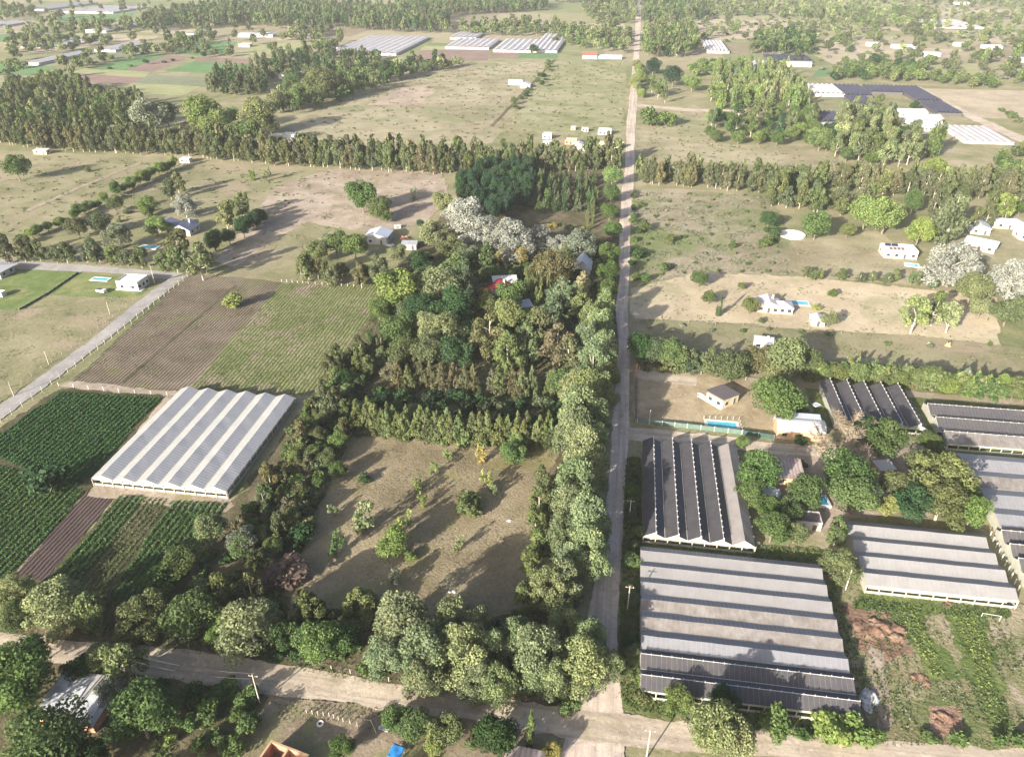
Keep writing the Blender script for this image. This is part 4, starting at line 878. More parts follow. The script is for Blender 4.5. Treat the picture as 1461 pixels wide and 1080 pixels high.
# trees along the west side of the dirt road
gr = 'pale trees along the west side of the dirt road'
for px, py, w, c in [(874, 250, 26, 'bright'), (872, 275, 25, 'green'), (870, 301, 24, 'mid'), (874, 326, 26, 'green'), (870, 359, 28, 'mid'), (868, 386, 30, 'green'), (866, 412, 30, 'mid')]:
    T('round', px, py, w, c, 'leafy green tree in the upper stretch of the roadside line', group='upper stretch of the roadside line')
for px, py, w in [(862, 437, 34), (842, 459, 34), (857, 470, 40), (838, 489, 40), (861, 498, 38), (846, 522, 48), (864, 534, 34), (836, 555, 44), (858, 560, 40), (815, 552, 34),
                  (826, 590, 56), (848, 600, 46), (818, 618, 54), (846, 634, 46), (832, 644, 52), (848, 668, 46), (822, 695, 60), (812, 722, 48), (836, 748, 60), (852, 762, 44), (806, 766, 48), (838, 790, 56), (815, 800, 40), (802, 828, 50), (782, 842, 50)]:
    T('billow', px, py, w, 'billow' if random.random() < .8 else 'pale', 'billowy pale green tree in the lower stretch of the roadside line', hr=1.4, group=gr)
for px, py, w in [(770, 712, 34), (764, 740, 32), (766, 775, 36), (757, 803, 36), (762, 830, 40), (775, 680, 28), (750, 850, 40)]: T('wind', px, py, w, 'olive', 'olive conifer on the clearing side of the roadside line', hr=1.3, group='olive conifers on the clearing side')
# trees along the bottom lane (upper side)
gb = 'billowy trees along the bottom lane'
for px, py, w in [(571, 886, 82), (551, 932, 58), (606, 930, 78), (604, 966, 58), (646, 886, 70), (684, 896, 58), (660, 930, 82), (702, 928, 56), (709, 976, 58), (680, 968, 54), (739, 909, 56), (768, 934, 84), (804, 896, 58), (836, 908, 58), (828, 946, 72), (792, 970, 58), (757, 962, 50)]:
    T('billow', px, py, w * .9, 'billow', 'billowy pale grey-green tree along the upper side of the bottom lane', hr=1.15, group=gb)
T('billow', 864, 948, 50, 'pale', 'thin pale tree reaching over the dirt road at the junction'); T('shrub', 811, 1006, 34, 'mid', 'bush at the corner of the road junction')
T('cone', 515, 863, 60, 'hedge', 'olive tree at the left front of the billowy trees', hr=.8)
for kd, px, py, w, c, l in [('billow', 18, 842, 48, 'billow', 'grey-green tree at the far left of the bottom lane, upper one'), ('billow', 22, 876, 40, 'olive', 'grey-green tree at the far left of the bottom lane, lower one'), ('billow', 82, 862, 72, 'billow', 'wide grey-green tree left on the bottom lane'), ('wind', 130, 872, 46, 'hedge', 'yellow-olive upright tree right of the wide grey-green one'),
    ('billow', 195, 884, 58, 'olive', 'olive billowy tree in the middle of the left lane trees'), ('wind', 226, 862, 44, 'wind', 'dark upright tree above the lane bend'), ('round', 275, 874, 68, 'mid', 'large mid-green tree right of the lane bend'), ('wind', 318, 842, 44, 'olive', 'olive tree behind the large mid-green one'), ('wind', 357, 838, 40, 'windb', 'brownish-olive tree left of the pinkish bush'),
    ('billow', 356, 892, 84, 'billow', 'very large grey-green billowy tree by the bottom lane'), ('round', 312, 896, 40, 'bright', 'bright green bush between the two largest left lane trees'), ('round', 408, 906, 46, 'green', 'green bush right of the very large grey-green tree'), ('round', 454, 912, 60, 'bright', 'bright green broad tree beside the bottom lane'), ('round', 486, 914, 44, 'green', 'green tree between the bright broad tree and the billowy trees'),
    ('wind', 438, 868, 44, 'olive', 'dark olive tree behind the bright broad one'), ('round', 22, 965, 92, 'green', 'large dark-green tree at the left edge below the lane'), ('round', 112, 950, 42, 'dark', 'dark round tree just above the patched roof'), ('billow', 146, 940, 46, 'pale', 'pale tree right above the patched roof'), ('tall', 172, 944, 62, 'pale', 'tall light-green tree beside the utility pole'),
    ('round', 198, 1018, 84, 'green', 'large green tree right of the patched roof'), ('round', 63, 1060, 104, 'mid', 'largest green tree in the lower left corner'), ('round', 46, 930, 44, 'dark', 'dark tree at the lane edge above the large left tree'), ('shrub', 243, 1054, 20, 'bright', 'small bright bush right of the large green tree'),
    ('round', 160, 985, 40, 'grey', 'grey-green tree hanging over the right side of the patched roof'), ('round', 120, 1085, 60, 'dark', 'dark tree cut by the bottom edge')]:
    T(kd, px, py, w, c, l, hr=1.35 if kd == 'wind' else None)
for px, py in [(296, 1022), (312, 1050), (340, 1018), (330, 1066), (352, 996), (270, 990), (285, 1060), (268, 1030), (355, 1030), (300, 1000), (318, 985)]: T('shrub', px, py, random.uniform(26, 40), 'green', 'green bush in the overgrown plot below the lane', group='bushes in the overgrown plot')
for kd, px, py, w, c, l in [('round', 568, 1026, 42, 'green', 'green tree left of the pair below the bottom lane'), ('round', 594, 1034, 46, 'mid', 'mid-green tree beside it, left of the blue tarpaulin'), ('round', 636, 1040, 50, 'olive', 'olive-green tree between the blue tarpaulin and the dark round tree'), ('round', 620, 1062, 30, 'lime', 'yellow-green bush at the foot of the olive-green tree'),
    ('round', 711, 1046, 60, 'dark', 'dense dark round tree below the bottom lane'), ('column', 758, 1038, 16, 'mid', 'single slim cypress standing by the junction'), ('round', 787, 1072, 28, 'yellow', 'yellow-green bush below the cypress'), ('shrub', 674, 1060, 22, 'olive', 'small olive bush left of the dense dark tree'), ('round', 486, 1068, 34, 'green', 'green bush beside the bare earth yard')]:
    T(kd, px, py, w, c, l, hr=4.6 if kd == 'column' else None)
# clearing saplings
for kd, px, py, w, c, l in [('round', 482, 670, 26, 'green', 'green small tree on the left edge of the clearing'), ('sapling', 462, 642, 16, 'green', 'thin sapling at the upper left of the clearing'), ('sapling', 594, 688, 17, 'lime', 'yellow-green sapling in upper mid clearing'), ('sapling', 617, 669, 15, 'bright', 'bright sapling below the conifer row'), ('sapling', 636, 647, 15, 'bright', 'bright sapling nearest the conifer row'), ('sapling', 661, 617, 26, 'mid', 'thin green tree against the conifer row'), ('sapling', 686, 645, 20, 'yellow', 'yellowish sapling by the conifer row'),
    ('round', 732, 645, 34, 'green', 'bushy green tree at the upper right of the clearing'), ('round', 742, 628, 26, 'bright', 'lighter tree behind the bushy green one'), ('sapling', 522, 736, 40, 'pale', 'wide pale feathery shrub left of centre in the clearing'), ('shrub', 665, 714, 46, 'olive', 'wide olive-green low shrub in the centre of the clearing'), ('sapling', 695, 686, 22, 'lime', 'light sapling above the wide olive-green shrub'), ('sapling', 705, 699, 16, 'pale', 'pale sapling right of the wide olive-green shrub'),
    ('sapling', 572, 742, 28, 'lime', 'yellow-green weedy sapling in mid clearing'), ('sapling', 601, 714, 17, 'lime', 'small lime sapling on the sunlit strip'), ('round', 560, 774, 42, 'bright', 'brightest leafy small tree in the middle of the clearing'), ('shrub', 584, 792, 20, 'bright', 'bright bush touching the brightest small tree'), ('sapling', 476, 774, 28, 'green', 'green sapling in the shaded left of the clearing'), ('sapling', 476, 728, 15, 'pale', 'pale thin sapling left of the pale feathery shrub'), ('sapling', 652, 775, 18, 'pale', 'pale weedy sapling in the lower clearing'), ('sapling', 561, 824, 22, 'grey', 'greyish sapling in the shaded lower clearing'),
    ('shrub', 522, 682, 20, 'dark', 'dark low bush in upper left clearing'), ('shrub', 428, 760, 40, 'dark', 'dark green bush at the left border of the clearing')]:
    T(kd, px, py, w, c, l)
# --- east side
for kd, px, py, w, c, l in [('round', 1097, 311, 24, 'dark', 'dark bush at the corner of the scrubby field'), ('round', 1166, 318, 38, 'green', 'green round tree right of the round basin'), ('round', 1210, 328, 20, 'olive', 'small olive tree between the round basin and the twin bright trees'), ('round', 1238, 299, 44, 'bright', 'left one of the twin large bright-green trees'), ('round', 1266, 303, 48, 'bright', 'right one of the twin large bright-green trees'), ('round', 1313, 328, 36, 'bright', 'bright-green round tree right of the solar-panel house'),
    ('wind', 1361, 305, 50, 'wind', 'large olive conifer left of the silver-roofed sheds'), ('tall', 1437, 290, 30, 'bright', 'light-green tree behind the silver-roofed sheds'), ('round', 1337, 241, 34, 'lime', 'lime-green tree in the eastern windbreak'), ('billow', 1361, 375, 62, 'silver', 'large silver-leaved tree below the silver-roofed sheds'), ('billow', 1447, 397, 56, 'silver', 'silver-leaved tree at the right edge'), ('round', 1389, 410, 42, 'pale', 'pale green tree between the two eastern silver trees'),
    ('tall', 1309, 442, 42, 'pale', 'left tree of the group of three on the pale lot'), ('tall', 1337, 436, 36, 'mid', 'middle tree of the group of three on the pale lot'), ('tall', 1358, 448, 34, 'pale', 'right tree of the group of three on the pale lot'), ('round', 1401, 438, 28, 'pale', 'light tree right of the group of three'), ('round', 1441, 440, 42, 'olive', 'olive tree at the right edge of the pale lot'),
    ('round', 999, 395, 24, 'green', 'taller green tree left of the pink-roofed house'), ('round', 1011, 424, 18, 'mid', 'green tree lower in the line left of the pink-roofed house'), ('column', 1027, 435, 9, 'cedar', 'slim small cypress left of the pink-roofed house'), ('round', 1059, 407, 11, 'olive', 'small tree above the pink-roofed house'), ('round', 1071, 434, 24, 'olive', 'round olive tree touching the pink-roofed house'), ('shrub', 1087, 457, 10, 'mid', 'small round bush below the pink-roofed house'),
    ('round', 1184, 455, 22, 'pale', 'light bush beside the white cabin'), ('shrub', 1187, 418, 14, 'mid', 'low bush on the pale lot above the cabin'), ('shrub', 1167, 438, 12, 'lime', 'yellow-green bush at the end of the pool'), ('shrub', 948, 380, 18, 'mid', 'bush in the lower corner of the scrubby field'), ('shrub', 920, 322, 20, 'mid', 'bush by the road at the scrubby field'), ('shrub', 910, 362, 20, 'dark', 'dark bush on the road edge of the scrubby field'),
    ('shrub', 920, 396, 16, 'green', 'green bush at the corner of the sandy lot'), ('shrub', 1045, 350, 12, 'green', 'green bush in the middle of the scrubby field'), ('shrub', 1092, 345, 20, 'mid', 'green bush left of the round basin'), ('shrub', 1104, 330, 22, 'dark', 'dark bush just left of the round basin'), ('shrub', 955, 340, 16, 'olive', 'olive bush on the left of the scrubby field')]:
    T(kd, px, py, w, c, l, hr=3.2 if kd == 'column' else None)
row('shrub', [(905, 280), (903, 340), (901, 400)], 9, 5, 4, ['dark', 'mid'], 'dark roadside bush on the east edge of the road', 'roadside bushes east of the road')
row('wind', [(1136, 396), (1200, 400), (1270, 406), (1345, 412)], 4, 4.5, 5, ['hedge', 'olive', 'cedar'], 'young conifer in the hedge above the pale lot', 'young conifer hedge above the pale lot')
for px, py, w, c, l in [(914, 494, 40, 'dark', 'dark tree at the road end of the southern hedge'), (938, 500, 36, 'cedar', 'dark olive tree second in the southern hedge'), (962, 502, 40, 'mid', 'mid-green tree in the left part of the southern hedge'), (1045, 520, 44, 'olive', 'olive round tree behind the dark-roofed house'), (1082, 512, 40, 'windb', 'brown-olive tree left of the light-green one'), (1124, 506, 56, 'pale', 'large light-green tree in the southern hedge'), (1111, 532, 34, 'pale', 'light-green tree below the large one'), (1152, 514, 36, 'hedge', 'olive tree where the clipped hedge begins')]:
    T('round', px, py, w, c, l)
row('cone', [(925, 522), (1000, 531), (1050, 537)], 3.6, 7, 8.5, ['cedar', 'hedge', 'cedar'], 'olive conifer in the hedge north of the dark-roofed house', 'conifers north of the dark-roofed house')
row(['cone', 'round'], [(1150, 539), (1240, 548), (1340, 558)], 2.4, 6, 7.0, ['hedge', 'hedge', 'olive'], 'light olive tree in the clipped hedge above the dark greenhouses', 'clipped hedge above the dark greenhouses', lanes=2, lane=2.6, name='hedge_tree')
line_mass('core of the clipped hedge', [(1140, 536), (1240, 546), (1340, 556), (1480, 572)], 2.0, [('round', 1, 5.5, 6.4, ['hedge', 'mid'])], .6)
line_mass('low growth under the southern hedge', [(905, 508), (1000, 525), (1150, 537)], 2.2, [('round', 1, 5.5, 5.5, ['cedar', 'mid', 'olive'])], 1.2)
row(['cone', 'round'], [(1342, 560), (1400, 566), (1480, 575)], 2.4, 6, 6.6, ['bright', 'hedge', 'green'], 'brighter green tree at the right end of the clipped hedge', 'right end of the clipped hedge', lanes=2, lane=2.6, name='hedge_tree')
T('cone', 1377, 542, 22, 'grey', 'single bluish-grey conifer inside the clipped hedge', hr=1.5)
for kd, px, py, w, c, l in [('round', 1111, 567, 62, 'green', 'large round dark-green tree above the arched barn'), ('shrub', 1142, 580, 20, 'green', 'small green bush right of the large round tree'), ('round', 1083, 672, 58, 'green', 'large green tree left of the rusty tin shed'), ('round', 1070, 703, 40, 'mid', 'green tree between the dark greenhouse and the white tarp'), ('round', 1096, 722, 32, 'green', 'green tree below the white tarp'), ('round', 1103, 752, 44, 'green', 'bright green tree at the lower left of the yard'), ('round', 1152, 700, 48, 'green', 'round green tree above the blue tub'), ('round', 1127, 727, 36, 'mid', 'green tree left of the dark flat roof'), ('round', 1136, 757, 36, 'olive', 'olive tree below the dark flat roof'),
    ('round', 1210, 671, 62, 'green', 'big green tree below the bare tree'), ('round', 1222, 704, 58, 'mid', 'big green tree right of the sandy path'), ('round', 1262, 624, 54, 'green', 'green tree right of the bare tree'), ('round', 1240, 612, 36, 'dark', 'dark tree under the dark greenhouse'), ('wind', 1196, 756, 34, 'mid', 'green upright tree above the tall olive tree'), ('billow', 1203, 808, 50, 'hedge', 'tall olive tree left of the grey greenhouse'), ('round', 1278, 688, 40, 'olive', 'olive round tree right of the white canopy'),
    ('billow', 1338, 678, 80, 'hedge', 'very large olive tree left of the far right greenhouse'), ('billow', 1344, 716, 66, 'olive', 'lower half companion of the very large olive tree'), ('round', 1308, 660, 38, 'olive', 'olive tree at the left of the very large olive tree'), ('round', 1301, 716, 50, 'dark', 'dark green tree above the grey greenhouse'), ('round', 1266, 720, 30, 'lime', 'yellow-green bush below the white canopy'), ('round', 1388, 728, 46, 'bright', 'bright green tree at the corner of the grey greenhouse'), ('round', 1382, 705, 32, 'green', 'green tree above the bright green corner tree'),
    ('round', 1059, 631, 20, 'bright', 'small bright tree at the end of the green fence'), ('shrub', 1345, 624, 20, 'purple', 'dark purple bush beside the dark greenhouse wall'), ('shrub', 1142, 628, 18, 'dark', 'dark bush at the front of the arched barn'), ('shrub', 1142, 660, 16, 'green', 'green bush right of the rusty tin shed'), ('round', 1330, 630, 30, 'mid', 'green tree between the dark greenhouses'),
    ('round', 1016, 1032, 62, 'pale', 'large light-green tree below the big grey greenhouse'), ('round', 1052, 1054, 56, 'pale', 'second light-green tree, cut by the bottom edge'), ('round', 968, 1000, 42, 'mid', 'green tree at the lower left corner of the big grey greenhouse'), ('round', 1032, 1000, 42, 'dark', 'dark tree at the foot of the big grey greenhouse'), ('shrub', 1182, 1034, 56, 'bright', 'bright green bush below the big grey greenhouse'), ('shrub', 1230, 1040, 52, 'bright', 'bright green bush at the corner of the weedy lot'), ('shrub', 1110, 1030, 44, 'mid', 'green bush between the light-green tree and the bright bushes')]:
    T(kd, px, py, w, c, l, hr=.85 if kd == 'billow' else 1.4 if 'light-green tree' in l else None)
row('round', [(903, 660), (902, 760), (900, 860), (898, 960)], 3.6, 4.2, 3.6, ['dark', 'cedar', 'mid'], 'dark hedge tree between the dirt road and the greenhouses', 'dark hedge between road and greenhouses', name='hedge_tree')
row('shrub', [(900, 990), (940, 1003), (990, 1008)], 3.2, 4, 3, ['mid', 'green', 'olive'], 'leafy bush at the lower left foot of the big grey greenhouse', 'bushes at the foot of the big grey greenhouse', lanes=2, lane=3)
# --- upper right
row('round', [(912, 142), (911, 118), (911, 98)], 11, 10, 10, ['lime', 'bright', 'pale'], 'yellow-green tree in the row on the east side of the far road', 'yellow-green row on the far road')
for kd, px, py, w, c, l in [('shrub', 930, 166, 32, 'green', 'low green thicket beside the far road, left part'), ('shrub', 952, 168, 28, 'green', 'low green thicket beside the far road, right part'), ('round', 961, 106, 26, 'deep', 'dark dome-shaped tree east of the far road'), ('round', 932, 92, 20, 'deep', 'dark tree behind the yellow-green row'), ('round', 988, 116, 22, 'bright', 'bright tree right of the dark dome-shaped one')]:
    T(kd, px, py, w, c, l)
row('tall', [(928, 138), (945, 142)], 7, 8, 15, ['dark', 'mid'], 'dark tall tree behind the yellow-green road row', 'dark tall trees behind the road row', lanes=2, lane=8)
row('tall', [(950, 148), (975, 150)], 8, 8, 11, ['pale', 'olive'], 'pale slim tree on the small meadow', 'pale slim trees on the small meadow')
wood([(1012, 150), (1016, 108), (1060, 100), (1120, 106), (1140, 130), (1155, 160), (1020, 158)], 10, [('column', 3, 9, 17, ['pale', 'mid', 'pale', 'bright'], 'tall pale poplar in the poplar grove'), ('tall', 1, 11, 15, ['pale', 'bright'], 'light green broad tree in the poplar grove')], 'pale poplar grove')
wood([(1010, 204), (1012, 172), (1080, 168), (1165, 168), (1158, 212), (1060, 208)], 12, [('round', 3, 11, 11, ['green', 'bright', 'mid'], 'leafy tree in the grove below the poplars'), ('tall', 1, 10, 14, ['dark', 'olive'], 'dark tall tree in the grove below the poplars')], 'leafy grove below the poplars')
wood([(1165, 215), (1190, 180), (1240, 165), (1262, 185), (1312, 212), (1305, 245), (1200, 232)], 9, [('tall', 3, 12, 17, ['olive', 'pale', 'wind'], 'tall olive eucalyptus-like tree in the dense grove beside the white farm roofs'), ('round', 1, 11, 10, ['mid', 'dark'], 'round green tree in the dense grove beside the white farm roofs')], 'dense grove beside the white farm roofs')
T('column', 1341, 185, 26, 'mid', 'tall leaning green poplar clump right of the white farm roofs', hr=2.1); T('round', 1172, 195, 30, 'mid', 'round green tree left of the dense grove')
T('round', 1305, 150, 12, 'dark', 'small dark tree behind the white farm roofs')
wood([(1180, 115), (1230, 92), (1312, 100), (1310, 118), (1200, 118)], 11, [('round', 1, 11, 11, ['mid', 'olive', 'dark'], 'olive-green tree in the belt behind the dark far greenhouses')], 'belt behind the dark far greenhouses', low=True)
wood([(1312, 118), (1330, 106), (1420, 118), (1420, 130)], 11, [('round', 1, 10, 9, ['mid', 'olive'], 'green tree in the line behind the tan field')], 'line behind the tan field', low=True)
wood([(1420, 160), (1440, 158), (1475, 178), (1475, 190)], 11, [('shrub', 1, 9, 5, ['olive', 'mid'], 'olive bush at the bend of the pale track')], 'bushes at the bend of the pale track')
mass('distant_wood', 'olive trees at the right edge below the pale nets', [[(1390, 262), (1475, 262), (1475, 215), (1440, 218)]], 11, [('round', 1, 11, 9, ['olive', 'mid'])])
wood([(918, 85), (920, 48), (985, 45), (998, 80), (960, 84)], 11, [('tall', 2, 11, 18, ['olive', 'wind', 'mid'], 'tall grey-green tree in the wood right of the far road'), ('round', 1, 11, 11, ['mid', 'dark'], 'round tree in the wood right of the far road')], 'wood right of the far road', low=True)
wood([(1070, 78), (1080, 62), (1140, 52), (1158, 72), (1150, 80)], 11, [('tall', 1, 12, 15, ['mid', 'dark', 'olive'], 'dark green tree in the clump above the far roofs')], 'clump above the far roofs', low=True)
wood([(975, 112), (1000, 90), (1040, 95), (1060, 104), (1015, 110)], 12, [('round', 1, 11, 8, ['green', 'mid', 'bright'], 'green tree above the poplar grove')], 'green trees above the poplar grove', low=True)
# trees that stand just outside the picture, below it: their shadows fall across the junction
for X, Y, w, h in [(-22, 50, 11, 14), (-12, 44, 9, 13), (2, 40, 11, 15), (12, 46, 9, 12), (20, 40, 10, 14), (28, 48, 9, 13), (-40, 46, 10, 13), (-60, 40, 11, 14), (-75, 46, 10, 13)]:
    place('round', X, Y, w, h, 'mid', 'leafy tree standing just below the picture, near the junction', 'trees below the picture', name='roadside_tree')

# --- far woods that read as masses
SP = [('tall', 2, 13, 16, ['mid', 'olive', 'wind', 'pale']), ('round', 3, 12, 11, ['mid', 'olive', 'wind', 'pale'])]
SPD = [('tall', 2, 13, 18, ['dark', 'mid', 'wind']), ('wind', 2, 10, 19, ['dark', 'mid', 'wind'])]
mass('distant_wood', 'wide grey-green wood at the top, left of the far road', [[(200, 48), (215, 30), (290, 18), (340, 14), (345, 38), (300, 42)], [(345, 38), (345, 14), (430, 10), (600, 18), (640, 26), (640, 50), (560, 48), (480, 40), (400, 42)], [(560, 22), (600, 8), (780, 6), (780, 16), (640, 24)]], 13, SPD)
mass('distant_wood', 'scattered trees around the far left fields', [[(0, 75), (5, 60), (100, 58), (150, 64), (60, 80)], [(115, 40), (190, 32), (195, 46), (120, 52)], [(55, 30), (90, 26), (90, 34), (55, 38)], [(30, 48), (80, 40), (120, 44), (40, 60)], [(230, 66), (300, 52), (305, 62), (240, 74)], [(180, 80), (240, 68), (330, 76), (340, 84), (260, 80), (190, 84)], [(125, 68), (150, 55), (160, 66)], [(0, 20), (40, 12), (50, 24), (0, 34)], [(160, 92), (148, 84), (80, 98), (86, 100)]], 19, SP)
mass('distant_wood', 'trees along the far lane behind the far greenhouses', [[(640, 46), (700, 36), (815, 42), (830, 52), (660, 52)], [(790, 62), (830, 48), (896, 46), (900, 80), (870, 76)], [(830, 14), (905, 8), (906, 34), (850, 34)], [(400, 90), (460, 66), (490, 60), (470, 80)], [(400, 60), (440, 45), (480, 42), (450, 62)]], 14, SP)
mass('distant_wood', 'dark wood edging the upper far road', [[(917, 36), (920, 18), (1000, 14), (1010, 30)], [(915, 12), (920, -4), (985, -4), (985, 10)], [(780, 4), (905, -6), (905, 8)]], 13, SPD)
mass('distant_wood', 'hazy wood along the top right', [[(960, 26), (1000, 8), (1180, 10), (1260, 14), (1340, 22), (1335, 36), (1200, 34), (1100, 24)], [(1120, 40), (1260, 34), (1335, 34), (1330, 42), (1140, 46)]], 20, SP)
mass('distant_wood', 'loose far trees on the right meadows', [[(1195, 60), (1250, 44), (1262, 60), (1200, 66)], [(1280, 50), (1340, 40), (1345, 66), (1300, 64)], [(1370, 30), (1461, 22), (1475, 40), (1380, 40)], [(1380, 56), (1475, 48), (1475, 66), (1390, 66)], [(1390, 86), (1475, 70), (1475, 96), (1400, 92)], [(1250, 90), (1300, 82), (1330, 90), (1420, 90), (1475, 105), (1475, 128), (1420, 116), (1330, 104)], [(1120, 60), (1160, 50), (1165, 66)], [(1050, 60), (1070, 48), (1120, 46), (1110, 60)], [(1380, -2), (1475, -6), (1475, 10), (1390, 10)], [(1000, 52), (1040, 40), (1060, 50), (1010, 60)]], 25, SP)
mass('distant_wood', 'far horizon woods above the picture top', [[(-200, -6), (300, -4), (560, -6), (560, -18), (-200, -18)], [(1000, -4), (1700, -2), (1700, -20), (1000, -20)], [(400, 6), (560, 2), (560, -4), (400, -2)], [(1010, 6), (1380, 6), (1380, -2), (1010, -4)]], 26, SPD)

tufts('pasture_growth', 'rough dry growth over the upper left pasture', [[(0, 218), (240, 232), (480, 250), (420, 300), (300, 300), (240, 335), (0, 335)]], .10, 1.0, ['olive', 'windb', 'mid'], .5, 'grass', .6)
tufts('pasture_growth', 'rough dry growth over the tan pastures west of the far road', [[(440, 205), (440, 170), (540, 120), (700, 92), (790, 90), (890, 84), (890, 200)]], .05, 1.5, ['olive', 'tan', 'windb'], .6, 'grass', .7)
tufts('pasture_growth', 'rough dry growth over the right-hand meadows', [[(908, 228), (910, 185), (990, 150), (1015, 200), (1200, 220), (1200, 240)]], .08, 1.2, ['olive', 'tan', 'mid'], .6, 'grass', .6)
tufts('pasture_growth', 'thin growth over the sandy lot and the shaded strip', [[(905, 412), (1000, 390), (1420, 425), (1422, 492), (905, 460)], [(903, 456), (1310, 481), (1461, 500), (1461, 532), (903, 495)], [(1130, 345), (1280, 352), (1330, 390), (1128, 385)]], .22, .6, ['olive', 'hedge', 'tan'], .35, 'grass', .5)
tufts('pasture_growth', 'thin growth over the left pasture and ploughed field', [[(0, 574), (0, 444), (215, 412), (237, 400), (130, 485)], [(103, 547), (272, 392), (402, 404), (262, 562)]], .5, .4, ['olive', 'hedge', 'windb'], .25, 'grass', .7)
tufts('pasture_growth', 'patchy growth on the bare pasture by the tin gable shed', [[(395, 268), (470, 242), (630, 248), (640, 285), (520, 330), (400, 365), (310, 372)]], .15, .7, ['olive', 'mid', 'windb'], .4, 'grass', .8)
# loose trees, hedgerows and bushes of the far plain
mass('distant_wood', 'loose single trees over the far left fields', [[(-40, 4), (470, 4), (400, 100), (250, 60), (150, 100), (0, 132)]], 52, SP)
mass('distant_wood', 'loose single trees over the far right meadows', [[(920, 2), (1480, 2), (1480, 128), (1320, 112), (1180, 108), (1060, 60), (930, 66)]], 60, SP)
mass('bushes', 'scattered bushes over the far right meadows', [[(920, 2), (1480, 2), (1480, 128), (1320, 112), (1180, 108), (1060, 60), (930, 66)]], 26, [('shrub', 1, 8, 4.5, ['mid', 'olive', 'grey'])])
mass('bushes', 'scattered bushes over the tan pastures west of the far road', [[(440, 205), (440, 170), (540, 120), (700, 92), (790, 90), (890, 84), (890, 180)]], 55, [('shrub', 1, 2.6, 1.1, ['olive', 'mid', 'grey'])])
mass('bushes', 'scattered low bushes over the upper left pasture', [[(0, 218), (240, 232), (480, 250), (420, 300), (300, 300), (240, 335), (0, 335)]], 30, [('shrub', 1, 2.0, .9, ['olive', 'mid', 'dark'])])
mass('bushes', 'low bushes along the pasture and lot edges east of the road', [[(905, 275), (1090, 280), (1130, 392), (1000, 388), (905, 408)], [(1128, 385), (1340, 404), (1340, 412), (1128, 396)], [(905, 458), (1420, 494), (1420, 505), (905, 470)]], 9, [('shrub', 1, 2.6, 1.5, ['olive', 'mid', 'grey'])])
mass('bushes', 'green bushes in the gaps of the wooded lot', [[(540, 470), (570, 400), (640, 350), (855, 350), (855, 515), (540, 515)]], 4.5, [('shrub', 2, 4.5, 3.2, ['dark', 'mid', 'olive']), ('round', 1, 5, 5, ['dark', 'cedar', 'mid'])])
mass('bushes', 'bushes under the trees of the bottom lane and belt', [[(0, 840), (190, 870), (340, 760), (440, 580), (520, 500), (530, 530), (430, 780), (420, 870), (740, 885), (800, 820), (840, 900), (800, 985), (560, 965), (220, 915), (0, 892)]], 4.2, [('shrub', 2, 4.2, 2.8, ['dark', 'mid', 'olive']), ('round', 1, 4.5, 4.2, ['cedar', 'mid', 'olive'])])
mass('bushes', 'bushes on the south side of the bottom lane', [[(215, 975), (340, 992), (335, 1005), (215, 990)], [(545, 1022), (610, 1030), (740, 1050), (740, 1062), (560, 1045)], [(1010, 1046), (1230, 1056), (1461, 1066), (1461, 1058), (1240, 1048)]], 3.6, [('shrub', 1, 3.4, 2.2, ['mid', 'green', 'olive'])])
for nm, a, b in [('left field hedgerow', (60, 110), (285, 60)), ('hedgerow above the brown far field', (150, 100), (340, 76)), ('hedgerow left of the far tunnel', (0, 110), (45, 90)), ('hedgerow along the far lane', (690, 31), (890, 36)), ('hedgerow beside the right far lane', (918, 34), (1200, 38)), ('hedgerow at the edge of the tan field', (1260, 96), (1190, 58)), ('hedgerow between tan pastures', (790, 88), (740, 160))]:
    line_mass(nm, [a, b], 16, [('shrub', 2, 7, 4, ['mid', 'olive', 'dark']), ('round', 1, 8, 7, ['mid', 'olive', 'dark'])], 4)

# --- ground cover
CL = [(415, 880), (440, 780), (505, 640), (790, 640), (765, 800), (740, 870), (640, 885)]
tufts('dry_grass', 'dry tufted grass over the clearing', [CL], 1.6, .22, ['tan', 'windb', 'brown'], .25, 'grass')
tufts('weeds', 'green weeds in patches over the clearing', [CL], 1.3, .28, ['olive', 'hedge', 'mid'], .35, 'weeds', .9)
tufts('weeds', 'rough weeds covering the lot right of the greenhouses', [[(1185, 800), (1205, 832), (1232, 848), (1447, 862), (1475, 870), (1475, 1085), (1250, 1050), (1215, 960)]], 1.8, .35, ['mid', 'green', 'olive', 'grey'], .6, 'weeds', .35)
tufts('weed_rows', 'weedy crop lines running up the lot right of the greenhouses', [[(1210, 850), (1440, 868), (1475, 1070), (1260, 1045), (1225, 960)]], 2.4, .32, ['olive', 'hedge', 'mid', 'windb'], .45, 'weeds', -.4, lines=2.1)
tufts('weeds', 'strip of bright yellow-green weeds in the weedy lot', [[(1278, 868), (1302, 862), (1348, 960), (1330, 965)], [(1358, 880), (1392, 870), (1412, 930), (1418, 990), (1440, 1045), (1425, 1050), (1395, 970)]], 5, .38, ['lime', 'bright'], .5, 'weeds')
tufts('weeds', 'low growth along the greenhouse edges', [[(916, 764), (1080, 779), (1200, 790), (1200, 812), (916, 776)], [(884, 1010), (912, 985), (1215, 1032), (1225, 1048), (1000, 1038)], [(892, 655), (914, 655), (914, 990), (884, 1005)], [(1210, 855), (1440, 872), (1440, 885), (1215, 870)], [(1172, 805), (1212, 1010), (1224, 1040), (1235, 960), (1195, 840)]], 4, .35, ['mid', 'green', 'dark'], .7, 'weeds')
tufts('scrub_growth', 'grey-green scrub over the eastern field', [[(905, 275), (1090, 280), (1130, 392), (1000, 388), (905, 408)]], .8, .55, ['grey', 'olive', 'windb'], .7, 'scrub', .2)
